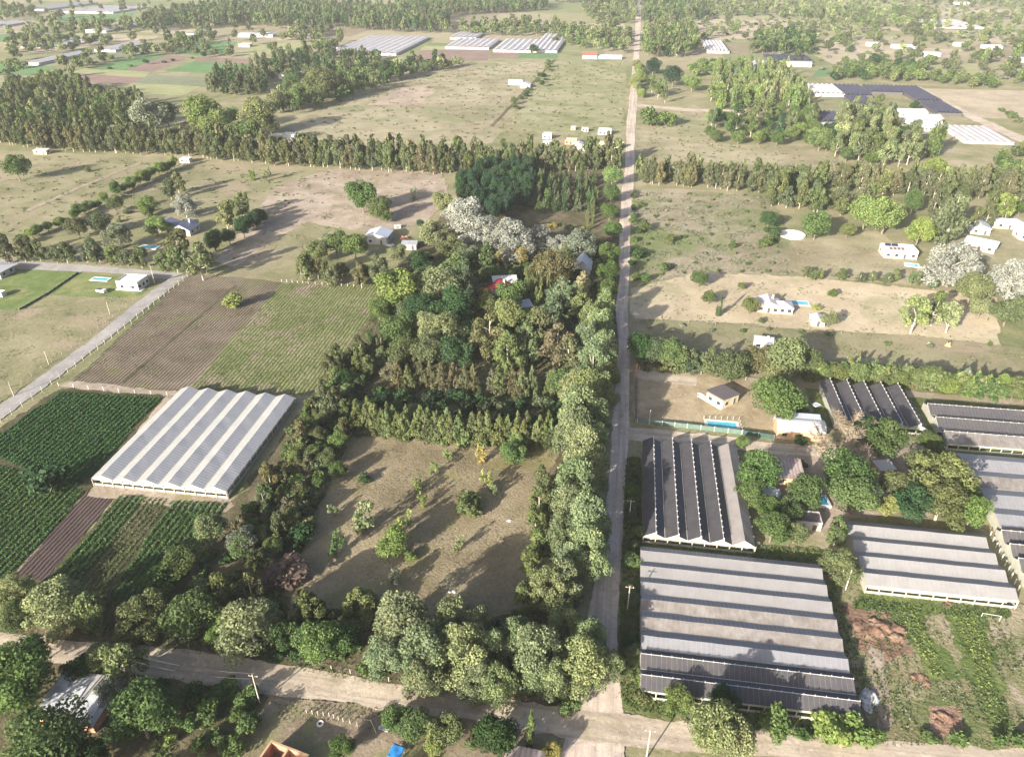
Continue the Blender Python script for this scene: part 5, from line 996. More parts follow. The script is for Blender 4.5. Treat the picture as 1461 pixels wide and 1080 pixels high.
tufts('scrub_growth', 'low growth over the weedy field', [[(267, 562), (404, 405), (540, 405), (535, 470), (440, 562)]], 1.2, .35, ['olive', 'hedge', 'mid'], .35, 'weeds', )
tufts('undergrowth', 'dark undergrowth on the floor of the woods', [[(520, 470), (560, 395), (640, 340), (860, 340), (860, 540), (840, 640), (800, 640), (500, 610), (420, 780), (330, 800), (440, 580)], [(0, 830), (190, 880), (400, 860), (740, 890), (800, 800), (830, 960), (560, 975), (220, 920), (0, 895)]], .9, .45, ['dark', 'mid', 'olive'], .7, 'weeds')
tufts('undergrowth', 'overgrown plants in the plot below the lane', [[(240, 970), (375, 995), (340, 1085), (210, 1085)]], 4, .4, ['green', 'dark', 'mid'], .7, 'weeds', .1)
tufts('crop_rows', 'dark green leafy crop in straight rows left of the white greenhouse', [[(-30, 640), (86, 560), (230, 570), (200, 600), (135, 678), (100, 700)]], 22, .34, ['crop', 'crop2', 'crop'], .6, 'crop', lines=1.5)
tufts('crop_rows', 'leafy crop beds at the lower left', [[(-60, 690), (0, 665), (95, 690), (120, 705), (8, 830), (-60, 830)], [(172, 708), (206, 708), (110, 845), (62, 836)], [(245, 716), (326, 718), (300, 765), (205, 878), (150, 860)]], 16, .38, ['crop', 'crop2', 'crop2', 'mid'], .5, 'crop', lines=1.5)
tufts('crop_rows', 'paler leafy crop strip in front of the white greenhouse', [[(208, 710), (242, 713), (150, 850), (112, 842)]], 6, .36, ['olive', 'hedge'], .45, 'crop', lines=1.3)
tufts('roadside_grass', 'rough grass along the edges of the bottom lane', [[(0, 896), (208, 916), (300, 926), (300, 936), (111, 920), (0, 908)], [(225, 962), (345, 978), (400, 990), (345, 990)], [(390, 1000), (560, 1012), (520, 1030), (400, 1030)], [(420, 945), (560, 972), (570, 983), (410, 955)], [(1000, 1040), (1230, 1050), (1461, 1060), (1461, 1068), (1200, 1062)]], 5, .25, ['olive', 'hedge', 'tan'], .35, 'grass')
tufts('garden_plants', 'clipped garden growth on the far field edges', [[(260, 400), (110, 545), (104, 545), (255, 398)], [(150, 560), (260, 565), (262, 570), (150, 566)]], 3, .25, ['olive', 'mid'], .3, 'weeds')
# ================================================================= greenhouses
def greenhouse(name, label, rect, axis, spans, eave, rise, mats_lit, mats_shade, vents=None, side='cream_film', ends=True, open_front=True, posts=True, group=None, gap=.55, net_side=None):
    """rect x0,x1,y0,y1 on the ground; ridges run along axis; mats_* one per span (slope towards the low sun / away from it)"""
    x0, x1, y0, y1 = rect
    W, D = x1 - x0, y1 - y0
    t = thing(name, label, 'greenhouse', (x0, y0, 0), 0, group)
    L = W if axis == 'x' else D; A = D if axis == 'x' else W
    s = A / spans
    def q(along, across, z): return (along, across, z) if axis == 'x' else (across, along, z)
    def flip(p): return p if axis == 'x' else p[::-1]
    nseg = max(4, int(L / 3))
    for i in range(spans):
        a0 = i * s; v = vents and vents[i]
        rg = a0 + s * (.56 if v else .5)
        zr = eave + rise
        zl = zr - (gap if v else 0)
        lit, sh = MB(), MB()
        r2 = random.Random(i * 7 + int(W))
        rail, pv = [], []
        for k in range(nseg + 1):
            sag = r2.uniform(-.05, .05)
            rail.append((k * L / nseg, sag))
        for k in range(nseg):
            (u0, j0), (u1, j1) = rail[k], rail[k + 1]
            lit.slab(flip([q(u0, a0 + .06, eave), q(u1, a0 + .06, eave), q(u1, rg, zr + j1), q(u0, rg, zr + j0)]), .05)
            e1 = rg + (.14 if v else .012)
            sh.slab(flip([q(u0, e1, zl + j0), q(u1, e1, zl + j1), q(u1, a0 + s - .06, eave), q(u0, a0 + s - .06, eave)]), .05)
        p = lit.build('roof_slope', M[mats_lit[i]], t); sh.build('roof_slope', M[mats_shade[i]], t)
        if v:      # raised ridge opening with its row of white struts
            vr = MB(); n = int(L / 1.9)
            for k in range(n + 1):
                u = k * L / n
                u0_, u1_ = max(0, u - .045), min(L, u + .045)
                b = [q(u0_, rg - .07, zl - .1), q(u1_, rg + .22, zr + .22)]
                vr.box(min(b[0][0], b[1][0]), max(b[0][0], b[1][0]), min(b[0][1], b[1][1]), max(b[0][1], b[1][1]), zl - .1, zr + .22)
            b = [q(.1, rg - .05, 0), q(L - .1, rg + .05, 0)]
            vr.box(min(b[0][0], b[1][0]), max(b[0][0], b[1][0]), min(b[0][1], b[1][1]), max(b[0][1], b[1][1]), zr + .06, zr + .12)
            vr.build('ridge_vent', M['white_post'], t)
        gt = MB(); b = [q(0, a0 - .10, 0), q(L, a0 + .05, 0)]
        if i:
            gt.box(min(b[0][0], b[1][0]), max(b[0][0], b[1][0]), min(b[0][1], b[1][1]), max(b[0][1], b[1][1]), eave - .12, eave + .03); gt.build('gutter', M['pale_wood'], t)
        # gable ends, one per span and end
        if ends:
            for u, th in ((.08, .05), (L - .08, .05)):
                ge = MB(); pts = [(a0 + .08, eave - .02), (a0 + s - .08, eave - .02), (rg + (.13 if v else 0), zl - .06), (rg, zr - .06)]
                if not v: pts = pts[:2] + [(rg, zr - .06)]
                fr = [q(u - th, a, z) for a, z in pts]; bk = [q(u + th, a, z) for a, z in pts]
                ge.poly(fr); ge.poly(bk[::-1])
                for k in range(len(pts)): ge.poly([fr[k], bk[k], bk[(k + 1) % len(pts)], fr[(k + 1) % len(pts)]])
                ge.build('gable_end', M[side], t)
    # walls: lower apron and upper curtain with an open strip between, posts
    def wall(nm, fa, fb, z0, z1, m, th=.05, off=0.0):
        w = MB(); (xa, ya), (xb, yb) = fa, fb
        if abs(xb - xa) > abs(yb - ya): w.box(min(xa, xb), max(xa, xb), ya - th + off, ya + th + off, z0, z1)
        else: w.box(xa - th + off, xa + th + off, min(ya, yb), max(ya, yb), z0, z1)
        w.build(nm, M[m], t)
    c = [(0.1, 0.1), (W - .1, 0.1), (W - .1, D - .1), (0.1, D - .1)]
    for k in range(4):
        a, b = c[k], c[(k + 1) % 4]
        ins = .06
        if k % 2 == 0: a, b = (min(a[0], b[0]) + ins, a[1]), (max(a[0], b[0]) - ins, b[1])
        else: a, b = (a[0], min(a[1], b[1]) + ins), (b[0], max(a[1], b[1]) - ins)
        m = (net_side or {}).get(k, side)
        if open_front and k == 0:
            wall('side_apron', a, b, 0, .75, m); wall('side_curtain', a, b, eave - .55, eave - .03, m)
        elif k == 1 and open_front:
            wall('side_apron', a, b, 0, .9, m); wall('side_curtain', a, b, eave - .9, eave - .03, m)
        else: wall('side_curtain', a, b, 0, eave - .03, m)
    cr = MB(); cr.box(1.2, W - 1.2, 1.2, D - 1.2, .25, 1.0); cr.build('crop_bed', M['pale_inside' if mats_lit[-1].startswith('film') and not (vents and vents[0] and vents[-1]) else 'dark_inside'], t)  # under film roofs the bed is paled to throw light upward
    if posts:
        pm = MB(); pm.box(-.09, .09, -.09, .09, 0, eave - .02); pme = pm.mesh('post', M['pale_wood'])
        n = max(6, int(W / 2.6))
        for k in range(n + 1): link('post', pme, t, (.12 + (W - .24) * k / n, -.05, 0))
        n = max(5, int(D / 3.2))
        for k in range(n + 1): link('post', pme, t, (W + .05, .12 + (D - .24) * k / n, 0))
    return t

R1 = (-126.4, -90.2, 130.6, 173.8)
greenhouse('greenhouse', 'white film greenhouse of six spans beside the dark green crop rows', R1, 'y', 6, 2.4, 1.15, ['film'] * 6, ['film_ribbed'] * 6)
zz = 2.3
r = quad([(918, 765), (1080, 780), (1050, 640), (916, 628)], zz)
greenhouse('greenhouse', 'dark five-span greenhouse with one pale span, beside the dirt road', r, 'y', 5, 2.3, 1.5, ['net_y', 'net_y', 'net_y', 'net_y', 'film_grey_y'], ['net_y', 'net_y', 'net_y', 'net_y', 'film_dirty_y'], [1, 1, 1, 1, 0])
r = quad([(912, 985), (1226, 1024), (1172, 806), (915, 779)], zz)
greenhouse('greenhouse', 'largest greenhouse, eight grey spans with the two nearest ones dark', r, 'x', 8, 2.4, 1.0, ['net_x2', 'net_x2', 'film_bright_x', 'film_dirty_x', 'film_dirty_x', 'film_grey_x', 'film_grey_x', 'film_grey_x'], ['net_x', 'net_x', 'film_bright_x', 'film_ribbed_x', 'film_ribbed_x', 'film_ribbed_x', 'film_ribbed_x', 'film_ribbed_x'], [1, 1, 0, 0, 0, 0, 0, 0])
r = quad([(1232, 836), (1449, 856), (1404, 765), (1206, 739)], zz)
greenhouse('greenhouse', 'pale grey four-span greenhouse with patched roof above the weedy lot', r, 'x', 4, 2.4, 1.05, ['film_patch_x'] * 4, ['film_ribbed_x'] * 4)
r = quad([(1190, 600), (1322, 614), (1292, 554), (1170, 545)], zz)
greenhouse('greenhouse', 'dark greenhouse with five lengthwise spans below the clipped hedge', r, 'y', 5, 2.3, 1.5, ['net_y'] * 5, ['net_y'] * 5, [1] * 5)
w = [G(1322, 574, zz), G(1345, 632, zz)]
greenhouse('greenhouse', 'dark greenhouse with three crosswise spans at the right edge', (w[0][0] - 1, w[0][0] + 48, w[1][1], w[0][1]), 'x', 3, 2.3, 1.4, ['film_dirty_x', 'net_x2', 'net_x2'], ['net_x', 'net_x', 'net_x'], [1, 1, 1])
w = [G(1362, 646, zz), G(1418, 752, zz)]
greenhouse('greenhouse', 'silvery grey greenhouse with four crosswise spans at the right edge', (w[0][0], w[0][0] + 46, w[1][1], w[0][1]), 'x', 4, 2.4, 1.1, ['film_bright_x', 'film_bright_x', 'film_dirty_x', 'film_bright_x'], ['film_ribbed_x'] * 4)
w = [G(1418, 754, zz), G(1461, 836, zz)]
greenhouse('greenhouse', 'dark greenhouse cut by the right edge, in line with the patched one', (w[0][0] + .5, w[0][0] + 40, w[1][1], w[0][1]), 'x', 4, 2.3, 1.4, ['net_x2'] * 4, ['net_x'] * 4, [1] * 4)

def far_greenhouse(label, pts, axis, spans, m, eave=2.6, rise=1.2, group=None):
    x0, x1, y0, y1 = quad(pts, eave)
    t = thing('far_greenhouse', label, 'greenhouse', (x0, y0, 0), 0, group)
    W, D = x1 - x0, y1 - y0; A = W if axis == 'y' else D; s = A / spans
    mb = MB()
    for i in range(spans):
        a, r_, b = i * s, i * s + s / 2, i * s + s - .05
        if axis == 'y':
            mb.slab([(a, 0, eave), (r_, 0, eave + rise), (r_, D, eave + rise), (a, D, eave)], .06); mb.slab([(r_ + .02, 0, eave + rise), (b, 0, eave), (b, D, eave), (r_ + .02, D, eave + rise)], .06)
        else:
            mb.slab([(0, a, eave), (W, a, eave), (W, r_, eave + rise), (0, r_, eave + rise)], .06); mb.slab([(0, r_ + .02, eave + rise), (W, r_ + .02, eave + rise), (W, b, eave), (0, b, eave)], .06)
    mb.build('roof', M[m], t)
    sd = MB(); sd.box(.3, W - .3, .3, D - .3, 0, eave - .1); sd.build('side_wall', M['film_far' if m == 'film_far' else 'frame_dark'], t)
    return t
FG = far_greenhouse
FG('large pale greenhouse block at the head of the diagonal grove', [(473, 73), (563, 78), (610, 54), (530, 50)], 'y', 9, 'film_far')
FG('pale greenhouse between the far left block and the brown field', [(629, 67), (698, 68), (712, 57), (660, 55)], 'y', 7, 'film_far')
FG('back pale greenhouse behind the middle block', [(640, 55), (682, 53), (690, 47), (655, 46)], 'y', 5, 'film_far')
FG('pale greenhouse block left front, next to the green far field', [(703, 72), (760, 72), (770, 57), (722, 56)], 'y', 6, 'film_far')
FG('tall pale greenhouse block at the right of the far group', [(761, 72), (797, 73), (810, 49), (775, 48)], 'y', 5, 'film_far')
FG('long narrow pale tunnel in the far left fields', [(40, 89), (54, 91), (123, 75), (110, 73)], 'y', 2, 'film_far')
FG('pale tunnel right of the netted field', [(140, 71), (168, 72), (208, 61), (185, 59)], 'y', 3, 'film_far')
FG('pale netting roof on the far left', [(35, 67), (104, 68), (128, 56), (90, 54)], 'y', 8, 'film_far', 1.6, .5)
FG('far pale greenhouses along the upper left, first block', [(54, 16), (112, 12), (118, 3), (66, 4)], 'y', 8, 'film_far')
FG('far pale greenhouses along the upper left, wide right block', [(100, 18), (190, 17), (197, 9), (125, 9)], 'y', 9, 'film_far')
FG('far left pale greenhouse at the picture edge', [(-20, 37), (20, 36), (34, 31), (-10, 30)], 'y', 5, 'film_far')
FG('slim pale tunnel before the far dark trees', [(143, 44), (160, 45), (192, 35), (178, 34)], 'y', 2, 'film_far')
FG('pale shed roof strip near the tall far trees', [(272, 48), (284, 49), (294, 44), (284, 43)], 'y', 2, 'film_far')
gd = 'far dark greenhouses'
FG('dark far greenhouse, left block of the L-shaped group', [(1205, 136), (1241, 136), (1230, 122), (1191, 121)], 'y', 6, 'net_far')
FG('dark far greenhouse, lower left block of the L-shaped group', [(1217, 149), (1246, 149), (1240, 137), (1206, 137)], 'y', 5, 'net_far')
FG('dark far greenhouse, top middle block of the L-shaped group', [(1242, 131), (1282, 132), (1281, 123), (1231, 122)], 'y', 8, 'net_far')
FG('dark far greenhouse, long right block of the L-shaped group', [(1303, 144), (1346, 144), (1307, 124), (1282, 123)], 'y', 6, 'net_far')
FG('dark far greenhouse, lowest right block beside the pale track', [(1336, 161), (1373, 162), (1347, 146), (1314, 146)], 'y', 6, 'net_far')
FG('dark far greenhouse left of the dense grove', [(1168, 173), (1200, 174), (1201, 161), (1166, 158)], 'y', 5, 'net_far')
FG('dark far greenhouse right of the dense grove', [(1260, 182), (1280, 182), (1259, 163), (1241, 163)], 'y', 3, 'net_far')
FG('pale far greenhouse beside the dark L-shaped group', [(1160, 134), (1204, 134), (1190, 121), (1154, 121)], 'y', 6, 'film_far')
FG('pale far greenhouse strips above the poplar grove', [(1080, 101), (1112, 102), (1095, 88), (1068, 88)], 'y', 5, 'film_far')
FG('pale far greenhouse right of the road wood', [(1000, 73), (1040, 73), (1031, 59), (1008, 58)], 'y', 6, 'film_far')
FG('wide far net shelter at the top right', [(1310, 36), (1400, 42), (1380, 29), (1300, 27)], 'y', 10, 'film_far', 2, .6)
FG('grey far netting right of the white farm roofs', [(1366, 203), (1447, 201), (1402, 179), (1354, 180)], 'y', 7, 'film_far', 1.8, .5)
FG('dark far roofs at the end of the pale strips', [(1096, 86), (1160, 87), (1150, 79), (1090, 79)], 'y', 6, 'net_far')

# ================================================================= buildings
def house(label, px, py, w, d, h, rz=0, roof='gable_x', rm='tin', wm='white_wall', rise=1.4, over=.35, win=(2, 1), door=True, cat='house', name='house', chimney=False, z_at=None):
    """px,py: middle of the roof in the photograph"""
    X, Y = G(px, py, h if z_at is None else z_at)
    t = thing(name, label, cat, (X, Y, 0), math.radians(rz))
    hw, hd = w / 2, d / 2
    mb = MB()
    if roof in ('gable_x', 'gable_y'):
        for a, b in (((-hw, -hd), (hw, -hd)), ((hw, -hd), (hw, hd)), ((hw, hd), (-hw, hd)), ((-hw, hd), (-hw, -hd))):
            pts = [(*a, 0), (*b, 0), (*b, h), (*a, h)]
            end = (roof == 'gable_x') == (a[0] == b[0])
            if end: pts = pts[:3] + [((a[0] + b[0]) / 2, (a[1] + b[1]) / 2, h + rise - .05)] + pts[3:]
            mb.poly(pts)
    else:
        mb.box(-hw, hw, -hd, hd, 0, h)
    mb.build('wall', M[wm], t)
    rb = MB(); o = over; th = .12
    if roof == 'gable_x':
        dz = o * rise / hd
        rb.slab([(-hw - o, -hd - o, h - dz), (hw + o, -hd - o, h - dz), (hw + o, 0, h + rise), (-hw - o, 0, h + rise)], th); rb.slab([(-hw - o, .01, h + rise), (hw + o, .01, h + rise), (hw + o, hd + o, h - dz), (-hw - o, hd + o, h - dz)], th)
    elif roof == 'gable_y':
        dz = o * rise / hw
        rb.slab([(-hw - o, -hd - o, h - dz), (0, -hd - o, h + rise), (0, hd + o, h + rise), (-hw - o, hd + o, h - dz)], th); rb.slab([(.01, -hd - o, h + rise), (hw + o, -hd - o, h - dz), (hw + o, hd + o, h - dz), (.01, hd + o, h + rise)], th)
    elif roof == 'hip':
        k = min(hw, hd); R0, R1_ = ((-hw + k, 0), (hw - k, 0)) if hw >= hd else ((0, -hd + k), (0, hd - k))
        e = [(-hw - o, -hd - o), (hw + o, -hd - o), (hw + o, hd + o), (-hw - o, hd + o)]; zt = h + rise
        E = [(*p, h - .05) for p in e]; A, B = (*R0, zt), (*R1_, zt)
        if hw >= hd: rb.poly([E[0], E[1], B, A]); rb.poly([E[1], E[2], B]); rb.poly([E[2], E[3], A, B]); rb.poly([E[3], E[0], A])
        else: rb.poly([E[0], E[1], A]); rb.poly([E[1], E[2], B, A]); rb.poly([E[2], E[3], B]); rb.poly([E[3], E[0], A, B])
        rb.poly(E[::-1])
    elif roof == 'shed':
        rb.slab([(-hw - o, -hd - o, h + .04), (hw + o, -hd - o, h + .04), (hw + o, hd + o, h + rise), (-hw - o, hd + o, h + rise)], th)
    elif roof == 'shed_x':
        rb.slab([(-hw - o, -hd - o, h + rise), (hw + o, -hd - o, h + .15), (hw + o, hd + o, h + .15), (-hw - o, hd + o, h + rise)], th)
    elif roof == 'flat':
        rb.box(-hw + .18, hw - .18, -hd + .18, hd - .18, h + .003, h + .06)
        pr = MB()
        pr.box(-hw - .03, hw + .03, -hd - .03, -hd + .15, h + .002, h + .4); pr.box(-hw - .03, hw + .03, hd - .15, hd + .03, h + .002, h + .4)
        pr.box(-hw - .03, -hw + .15, -hd + .152, hd - .152, h + .002, h + .4); pr.box(hw - .15, hw + .03, -hd + .152, hd - .152, h + .002, h + .4)
        pr.build('parapet', M[wm], t)
    elif roof == 'arch':
        n = 12; P = [(-(hd + o) * math.cos(math.pi * i / n), h - .2 + (rise + .2) * math.sin(math.pi * i / n)) for i in range(n + 1)]
        for (a, za), (b, zb) in zip(P, P[1:]): rb.slab([(-hw - o, a, za), (hw + o, a, za), (hw + o, b, zb), (-hw - o, b, zb)], .1)
        ends = MB()
        for sx in (-hw + .01, hw - .01):
            ends.poly([(sx, -hd, h - .2)] + [(sx, a * .97, z - .12) for a, z in P[1:-1]] + [(sx, hd, h - .2)])
        ends.build('gable_end', M[wm], t)
    rb.build('roof', M[rm], t)
    # windows and door: dark pane with a raised frame
    def opening(nm, u, z0, z1, ww, face):
        f = MB(); p = MB(); e = .09
        def bx(m, a0, a1, zz0, zz1, dep):
            if face == 's': m.box(a0, a1, -hd - dep, -hd - .004, zz0, zz1)
            elif face == 'e': m.box(hw + .004, hw + dep, a0, a1, zz0, zz1)
            else: m.box(-hw - dep, -hw - .004, a0, a1, zz0, zz1)
        bx(p, u - ww / 2, u + ww / 2, z0, z1, .03)
        bx(f, u - ww / 2 - e, u - ww / 2 - .003, z0 - e, z1 + e, .07); bx(f, u + ww / 2 + .003, u + ww / 2 + e, z0 - e, z1 + e, .07)
        bx(f, u - ww / 2, u + ww / 2, z1 + .003, z1 + e, .07); bx(f, u - ww / 2, u + ww / 2, z0 - e, z0 - .003, .07)
        a = p.build(nm, M['glass' if nm == 'window' else 'frame_dark'], t); f.build('frame', M['pale_wood'], a)
    ns, ne = win
    for i in range(ns):
        u = -hw + w * (i + .5) / ns
        if door and i == ns // 2: opening('door', u, .12, min(2.1, h - .35), .95, 's')
        else: opening('window', u, min(1.0, h * .35), min(2.1, h - .35), min(1.3, w / ns * .55), 's')
    for i in range(ne):
        u = -hd + d * (i + .5) / ne
        opening('window', u, min(1.0, h * .35), min(2.1, h - .35), min(1.2, d / ne * .55), 'e')
        opening('window', u, min(1.0, h * .35), min(2.1, h - .35), min(1.2, d / ne * .55), 'w')
    if chimney:
        c = MB(); c.box(hw * .3, hw * .3 + .7, hd * .3, hd * .3 + .7, h, h + rise + .8); c.build('chimney', M[wm], t)
    return t

def pool(label, px, py, w, d, rz=0, wm='pool', cope=.7, group=None):
    X, Y = G(px, py)
    t = thing('swimming_pool', label, 'pool', (X, Y, 0), math.radians(rz), group)
    hw, hd = w / 2, d / 2; c = MB(); z = .34
    c.box(-hw - cope, hw + cope, -hd - cope, -hd, 0, z); c.box(-hw - cope, hw + cope, hd, hd + cope, 0, z)
    c.box(-hw - cope, -hw, -hd + .002, hd - .002, 0, z - .003); c.box(hw, hw + cope, -hd + .002, hd - .002, 0, z - .003)
    c.build('coping', M['concrete'], t)
    b = MB(); b.box(-hw + .003, hw - .003, -hd + .003, hd - .003, 0.001, .27); b.build('water', M[wm], t)
    return t

def slab(name, label, px, py, w, d, z, m, rz=0, cat='terrace', kind=None):
    X, Y = G(px, py); mb = MB(); mb.box(-w / 2, w / 2, -d / 2, d / 2, 0.0, z)
    o = mb.build(name, M[m], None, (X, Y, 0.0)); o.rotation_euler.z = math.radians(rz)
    return tag(o, None if kind else label, None if kind else cat, kind=kind)

# --- left
t = house('white cubic house with flat roof beside the paved lane', 188, 398, 9.0, 7.5, 3.3, 0, 'flat', 'white_roof', 'white_wall', win=(2, 3), door=False, z_at=3.3)
slab('terrace', '', 186, 413, 11, 3, .25, 'concrete', kind='structure')
pool('small turquoise pool on the lawn beside the white cubic house', 144, 399, 6.5, 2.2)
house('white porch house cut by the left picture edge', -4, 382, 8, 8, 3.2, 0, 'hip', 'white_tin', 'grey_wall', 1.0, 1.0, (2, 2))
house('low white hut at the left edge of the lawn', 0, 417, 3, 2.4, 1.6, 0, 'flat', 'white_roof', 'white_wall', win=(1, 0), door=False, cat='hut', name='hut')
house('house with slate-blue gable roof and white gable, right of its twin', 264, 323, 9, 9, 3, 0, 'gable_y', 'blue_tin', 'white_wall', 2.3, .5, (2, 2), chimney=True)
house('lower slate-roofed house half hidden by trees, left of its twin', 238, 319, 11, 7, 2.8, 0, 'gable_y', 'blue_tin', 'white_wall', 1.9, .5, (3, 1))
pool('turquoise pool in front of the slate-roofed houses, behind the hedge', 213, 353, 7.5, 3.2, wm='pool')
house('small pale hut at the foot of the upper left wood', 59, 214, 9, 4, 2.5, 0, 'shed', 'white_tin', 'cream_wall', .5, .2, (2, 1), cat='hut', name='hut')
house('low pale building by the end of the young tree line', 265, 226, 6, 4, 2.5, 0, 'shed', 'white_tin', 'white_wall', .4, .2, (2, 0), cat='hut', name='hut')
house('red-brown roofed house in the bright green trees', 274, 175, 12, 9, 3, 0, 'hip', 'tile_roof', 'cream_wall', 2.2, .5, (3, 1), chimney=True)
house('white flat shed right of its lower grey neighbour, behind the windbreak', 414, 191, 9, 6, 4.5, 0, 'flat', 'white_roof', 'white_wall', win=(3, 1), cat='shed', name='shed')
house('long low pale-grey shed behind the windbreak', 393, 195, 20, 5, 2.6, 0, 'shed', 'white_tin', 'grey_wall', .5, .2, (5, 1), cat='shed', name='shed')
house('open shed with grey tin gable roof on the bare pasture', 540, 333, 10, 9.5, 3.6, 0, 'gable_y', 'tin_y', 'grey_wall', 1.5, .5, (2, 1), cat='shed', name='shed')
house('small grey hut with flat tin roof right of the brick rubbish yard', 584, 347, 6.5, 4.5, 2.4, 8, 'shed', 'patch_roof', 'grey_wall', .4, .3, (2, 0), cat='shed', name='shed')
house('tiny white sheet-roofed box above the tin gable shed', 567, 322, 3, 1.8, 1.2, 20, 'shed', 'white_tin', 'grey_wall', .2, .2, (1, 0), door=False, cat='shed', name='shed')
# --- wood
house('red-roofed house hidden in the wooded lot', 712, 410, 9, 8, 3.4, 0, 'gable_y', 'red_roof', 'white_wall', 2.0, .5, (2, 2), chimney=True)
house('white-roofed wing behind the red-roofed house', 720, 399, 9, 4, 4.2, 15, 'shed', 'white_tin', 'white_wall', .8, .4, (2, 1))
house('bluish tin-roofed shed among the trees below the red roof', 746, 434, 6, 5, 3, 25, 'shed', 'tin', 'grey_wall', .5, .3, (2, 1), cat='shed', name='shed')
house('steep pale-blue tin gable house at the road side of the wood', 831, 377, 7, 9, 3.2, 0, 'gable_y', 'tin_y', 'grey_wall', 3.4, .5, (2, 2))
# --- along the far road
hk = dict(cat='house')
house('white box house, upper left of the small far settlement', 781, 191, 6, 4.5, 3.2, 0, 'flat', 'white_roof', 'white_wall', win=(2, 1))
house('white box house, lower left of the small far settlement', 780, 203, 6, 5, 3.2, 0, 'flat', 'white_roof', 'white_wall', win=(2, 1))
house('white two-part house with dark gable, centre of the far settlement', 826, 206, 9, 7, 3.4, 0, 'gable_y', 'white_tin', 'white_wall', 1.4, .3, (2, 1))
house('half-built brick house touching the two-part white house', 815, 199, 8, 5, 3.0, 0, 'flat', 'concrete', 'brick', win=(3, 1))
house('white long house, upper right of the far settlement', 863, 185, 9, 5, 3.2, 0, 'flat', 'white_roof', 'white_wall', win=(3, 1))
house('cream long building nearest the road in the far settlement', 871, 204, 17, 3.5, 3, 0, 'flat', 'concrete', 'cream_wall', win=(6, 1))
house('small white shed at the top of the far settlement', 835, 183, 4.5, 3, 2.4, 0, 'shed', 'white_tin', 'white_wall', .3, .2, (2, 0), cat='shed', name='shed')
house('tiny pale shed left at the top of the far settlement', 818, 181, 3, 3, 2.2, 0, 'shed', 'white_tin', 'cream_wall', .3, .2, (1, 0), cat='shed', name='shed')
house('white far farmhouse in the middle of the tan pasture', 736, 116, 13, 7, 3, 0, 'gable_x', 'white_tin', 'white_wall', 1.2, .4, (4, 1))
house('grey far shed right of the farmhouse on the tan pasture', 750, 120, 9, 8, 3, 0, 'gable_y', 'tin_y', 'white_wall', 1.2, .4, (2, 1), cat='shed', name='shed')
house('far house with brown-red roof beside the far road', 842, 78, 16, 12, 4, 0, 'gable_x', 'tile_roof', 'cream_wall', 3, .5, (4, 1))
house('long far shed with bluish roof right of the brown-red roof', 868, 80, 30, 7, 3, 0, 'shed', 'tin', 'grey_wall', .8, .3, (5, 1), cat='shed', name='shed')
house('white far house in the wood right of the far road', 961, 72, 9, 7, 5, 0, 'flat', 'white_roof', 'white_wall', win=(3, 1))
for px, py, w, d, l in [(352, 49, 22, 12, 'far white shed roofs at the foot of the tall far wood, left one'), (378, 49, 26, 12, 'far white shed roofs at the foot of the tall far wood, right one'), (350, 63, 14, 9, 'far pale house alone between the far fields'), (478, 68, 16, 9, 'far pale house left of the largest far greenhouse'), (16, 86, 10, 7, 'far white house at the left edge by the netted field'),
                        (129, 43, 12, 8, 'far white hut at the end of the far dark trees'), (303, 33, 16, 8, 'far pale house inside the tall far wood'), (1245, 62, 14, 9, 'far pale house at the start of the tan field, upper right'), (1290, 65, 28, 10, 'far long white house, upper right'), (1326, 76, 22, 10, 'far white roofs in the middle of the right meadows'),
                        (1287, 91, 14, 8, 'far white house below the right meadows'), (1415, 66, 22, 9, 'far white house among the loose trees on the right'), (1370, 62, 14, 8, 'far small white house among the loose trees on the right'), (1455, 84, 18, 10, 'far white roof at the right picture edge'), (1372, 4, 26, 10, 'far white building at the very top right'),
                        (1140, 90, 24, 12, 'bright white far house beside the dark far roofs'), (1178, 178, 8, 6, 'white roof between grove trees left of the dense grove'), (430, 104, 12, 8, 'pale house inside the diagonal grove'), (409, 107, 14, 8, 'reddish pale house above the small dark grove')]:
    house(l, px, py, w, d, 3.2, 0, random.choice(['gable_x', 'flat', 'shed']), 'white_tin', random.choice(['white_wall', 'cream_wall']), 1.2, .4, (max(2, int(w / 5)), 1))
for i, (px, py, w, d, rf, l) in enumerate([(1300, 158, 20, 14, 'gable_x', 'left white farm roof beside the dark far greenhouses'), (1322, 166, 18, 16, 'gable_x', 'right white farm roof beside the dark far greenhouses'), (1305, 171, 22, 10, 'flat', 'front white farm roof beside the dark far greenhouses'), (1328, 178, 12, 10, 'shed', 'small white farm shed in front of the farm roofs')]):
    house(l, px, py, w, d, 3.6, 4, rf, 'white_tin', 'white_wall', 1.5, .4, (4, 1), cat='farm building', name='farm_building')
# --- right
house('pink-mauve roofed house with cream walls, left wing', 1096, 431, 8.5, 7, 2.8, 0, 'gable_y', 'pink_tin', 'cream_wall', 1.7, .4, (3, 1), chimney=True)
house('pink-mauve roofed house with cream walls, right wing beside the pool', 1115, 434, 7.5, 6.5, 2.6, 0, 'hip', 'pink_tin', 'cream_wall', 1.3, .4, (3, 1), door=False)
pool('turquoise pool right of the pink-mauve roofed house', 1138, 433, 7.5, 3.4, wm='pool', cope=.6)
house('white cabin with dark door between the two bushes', 1167, 453, 4.4, 4.6, 2.5, 0, 'gable_y', 'white_tin', 'white_wall', .7, .3, (1, 1), cat='cabin', name='cabin')
house('white cabin with small chimney above the southern hedge', 1090, 485, 6.2, 3.8, 2.9, -8, 'shed', 'white_tin', 'white_wall', .4, .2, (2, 1), cat='cabin', name='cabin', chimney=True)
t = house('white flat house with solar panels on its roof', 1283, 354, 13.5, 8, 3.4, 0, 'flat', 'white_roof', 'white_wall', win=(4, 2))
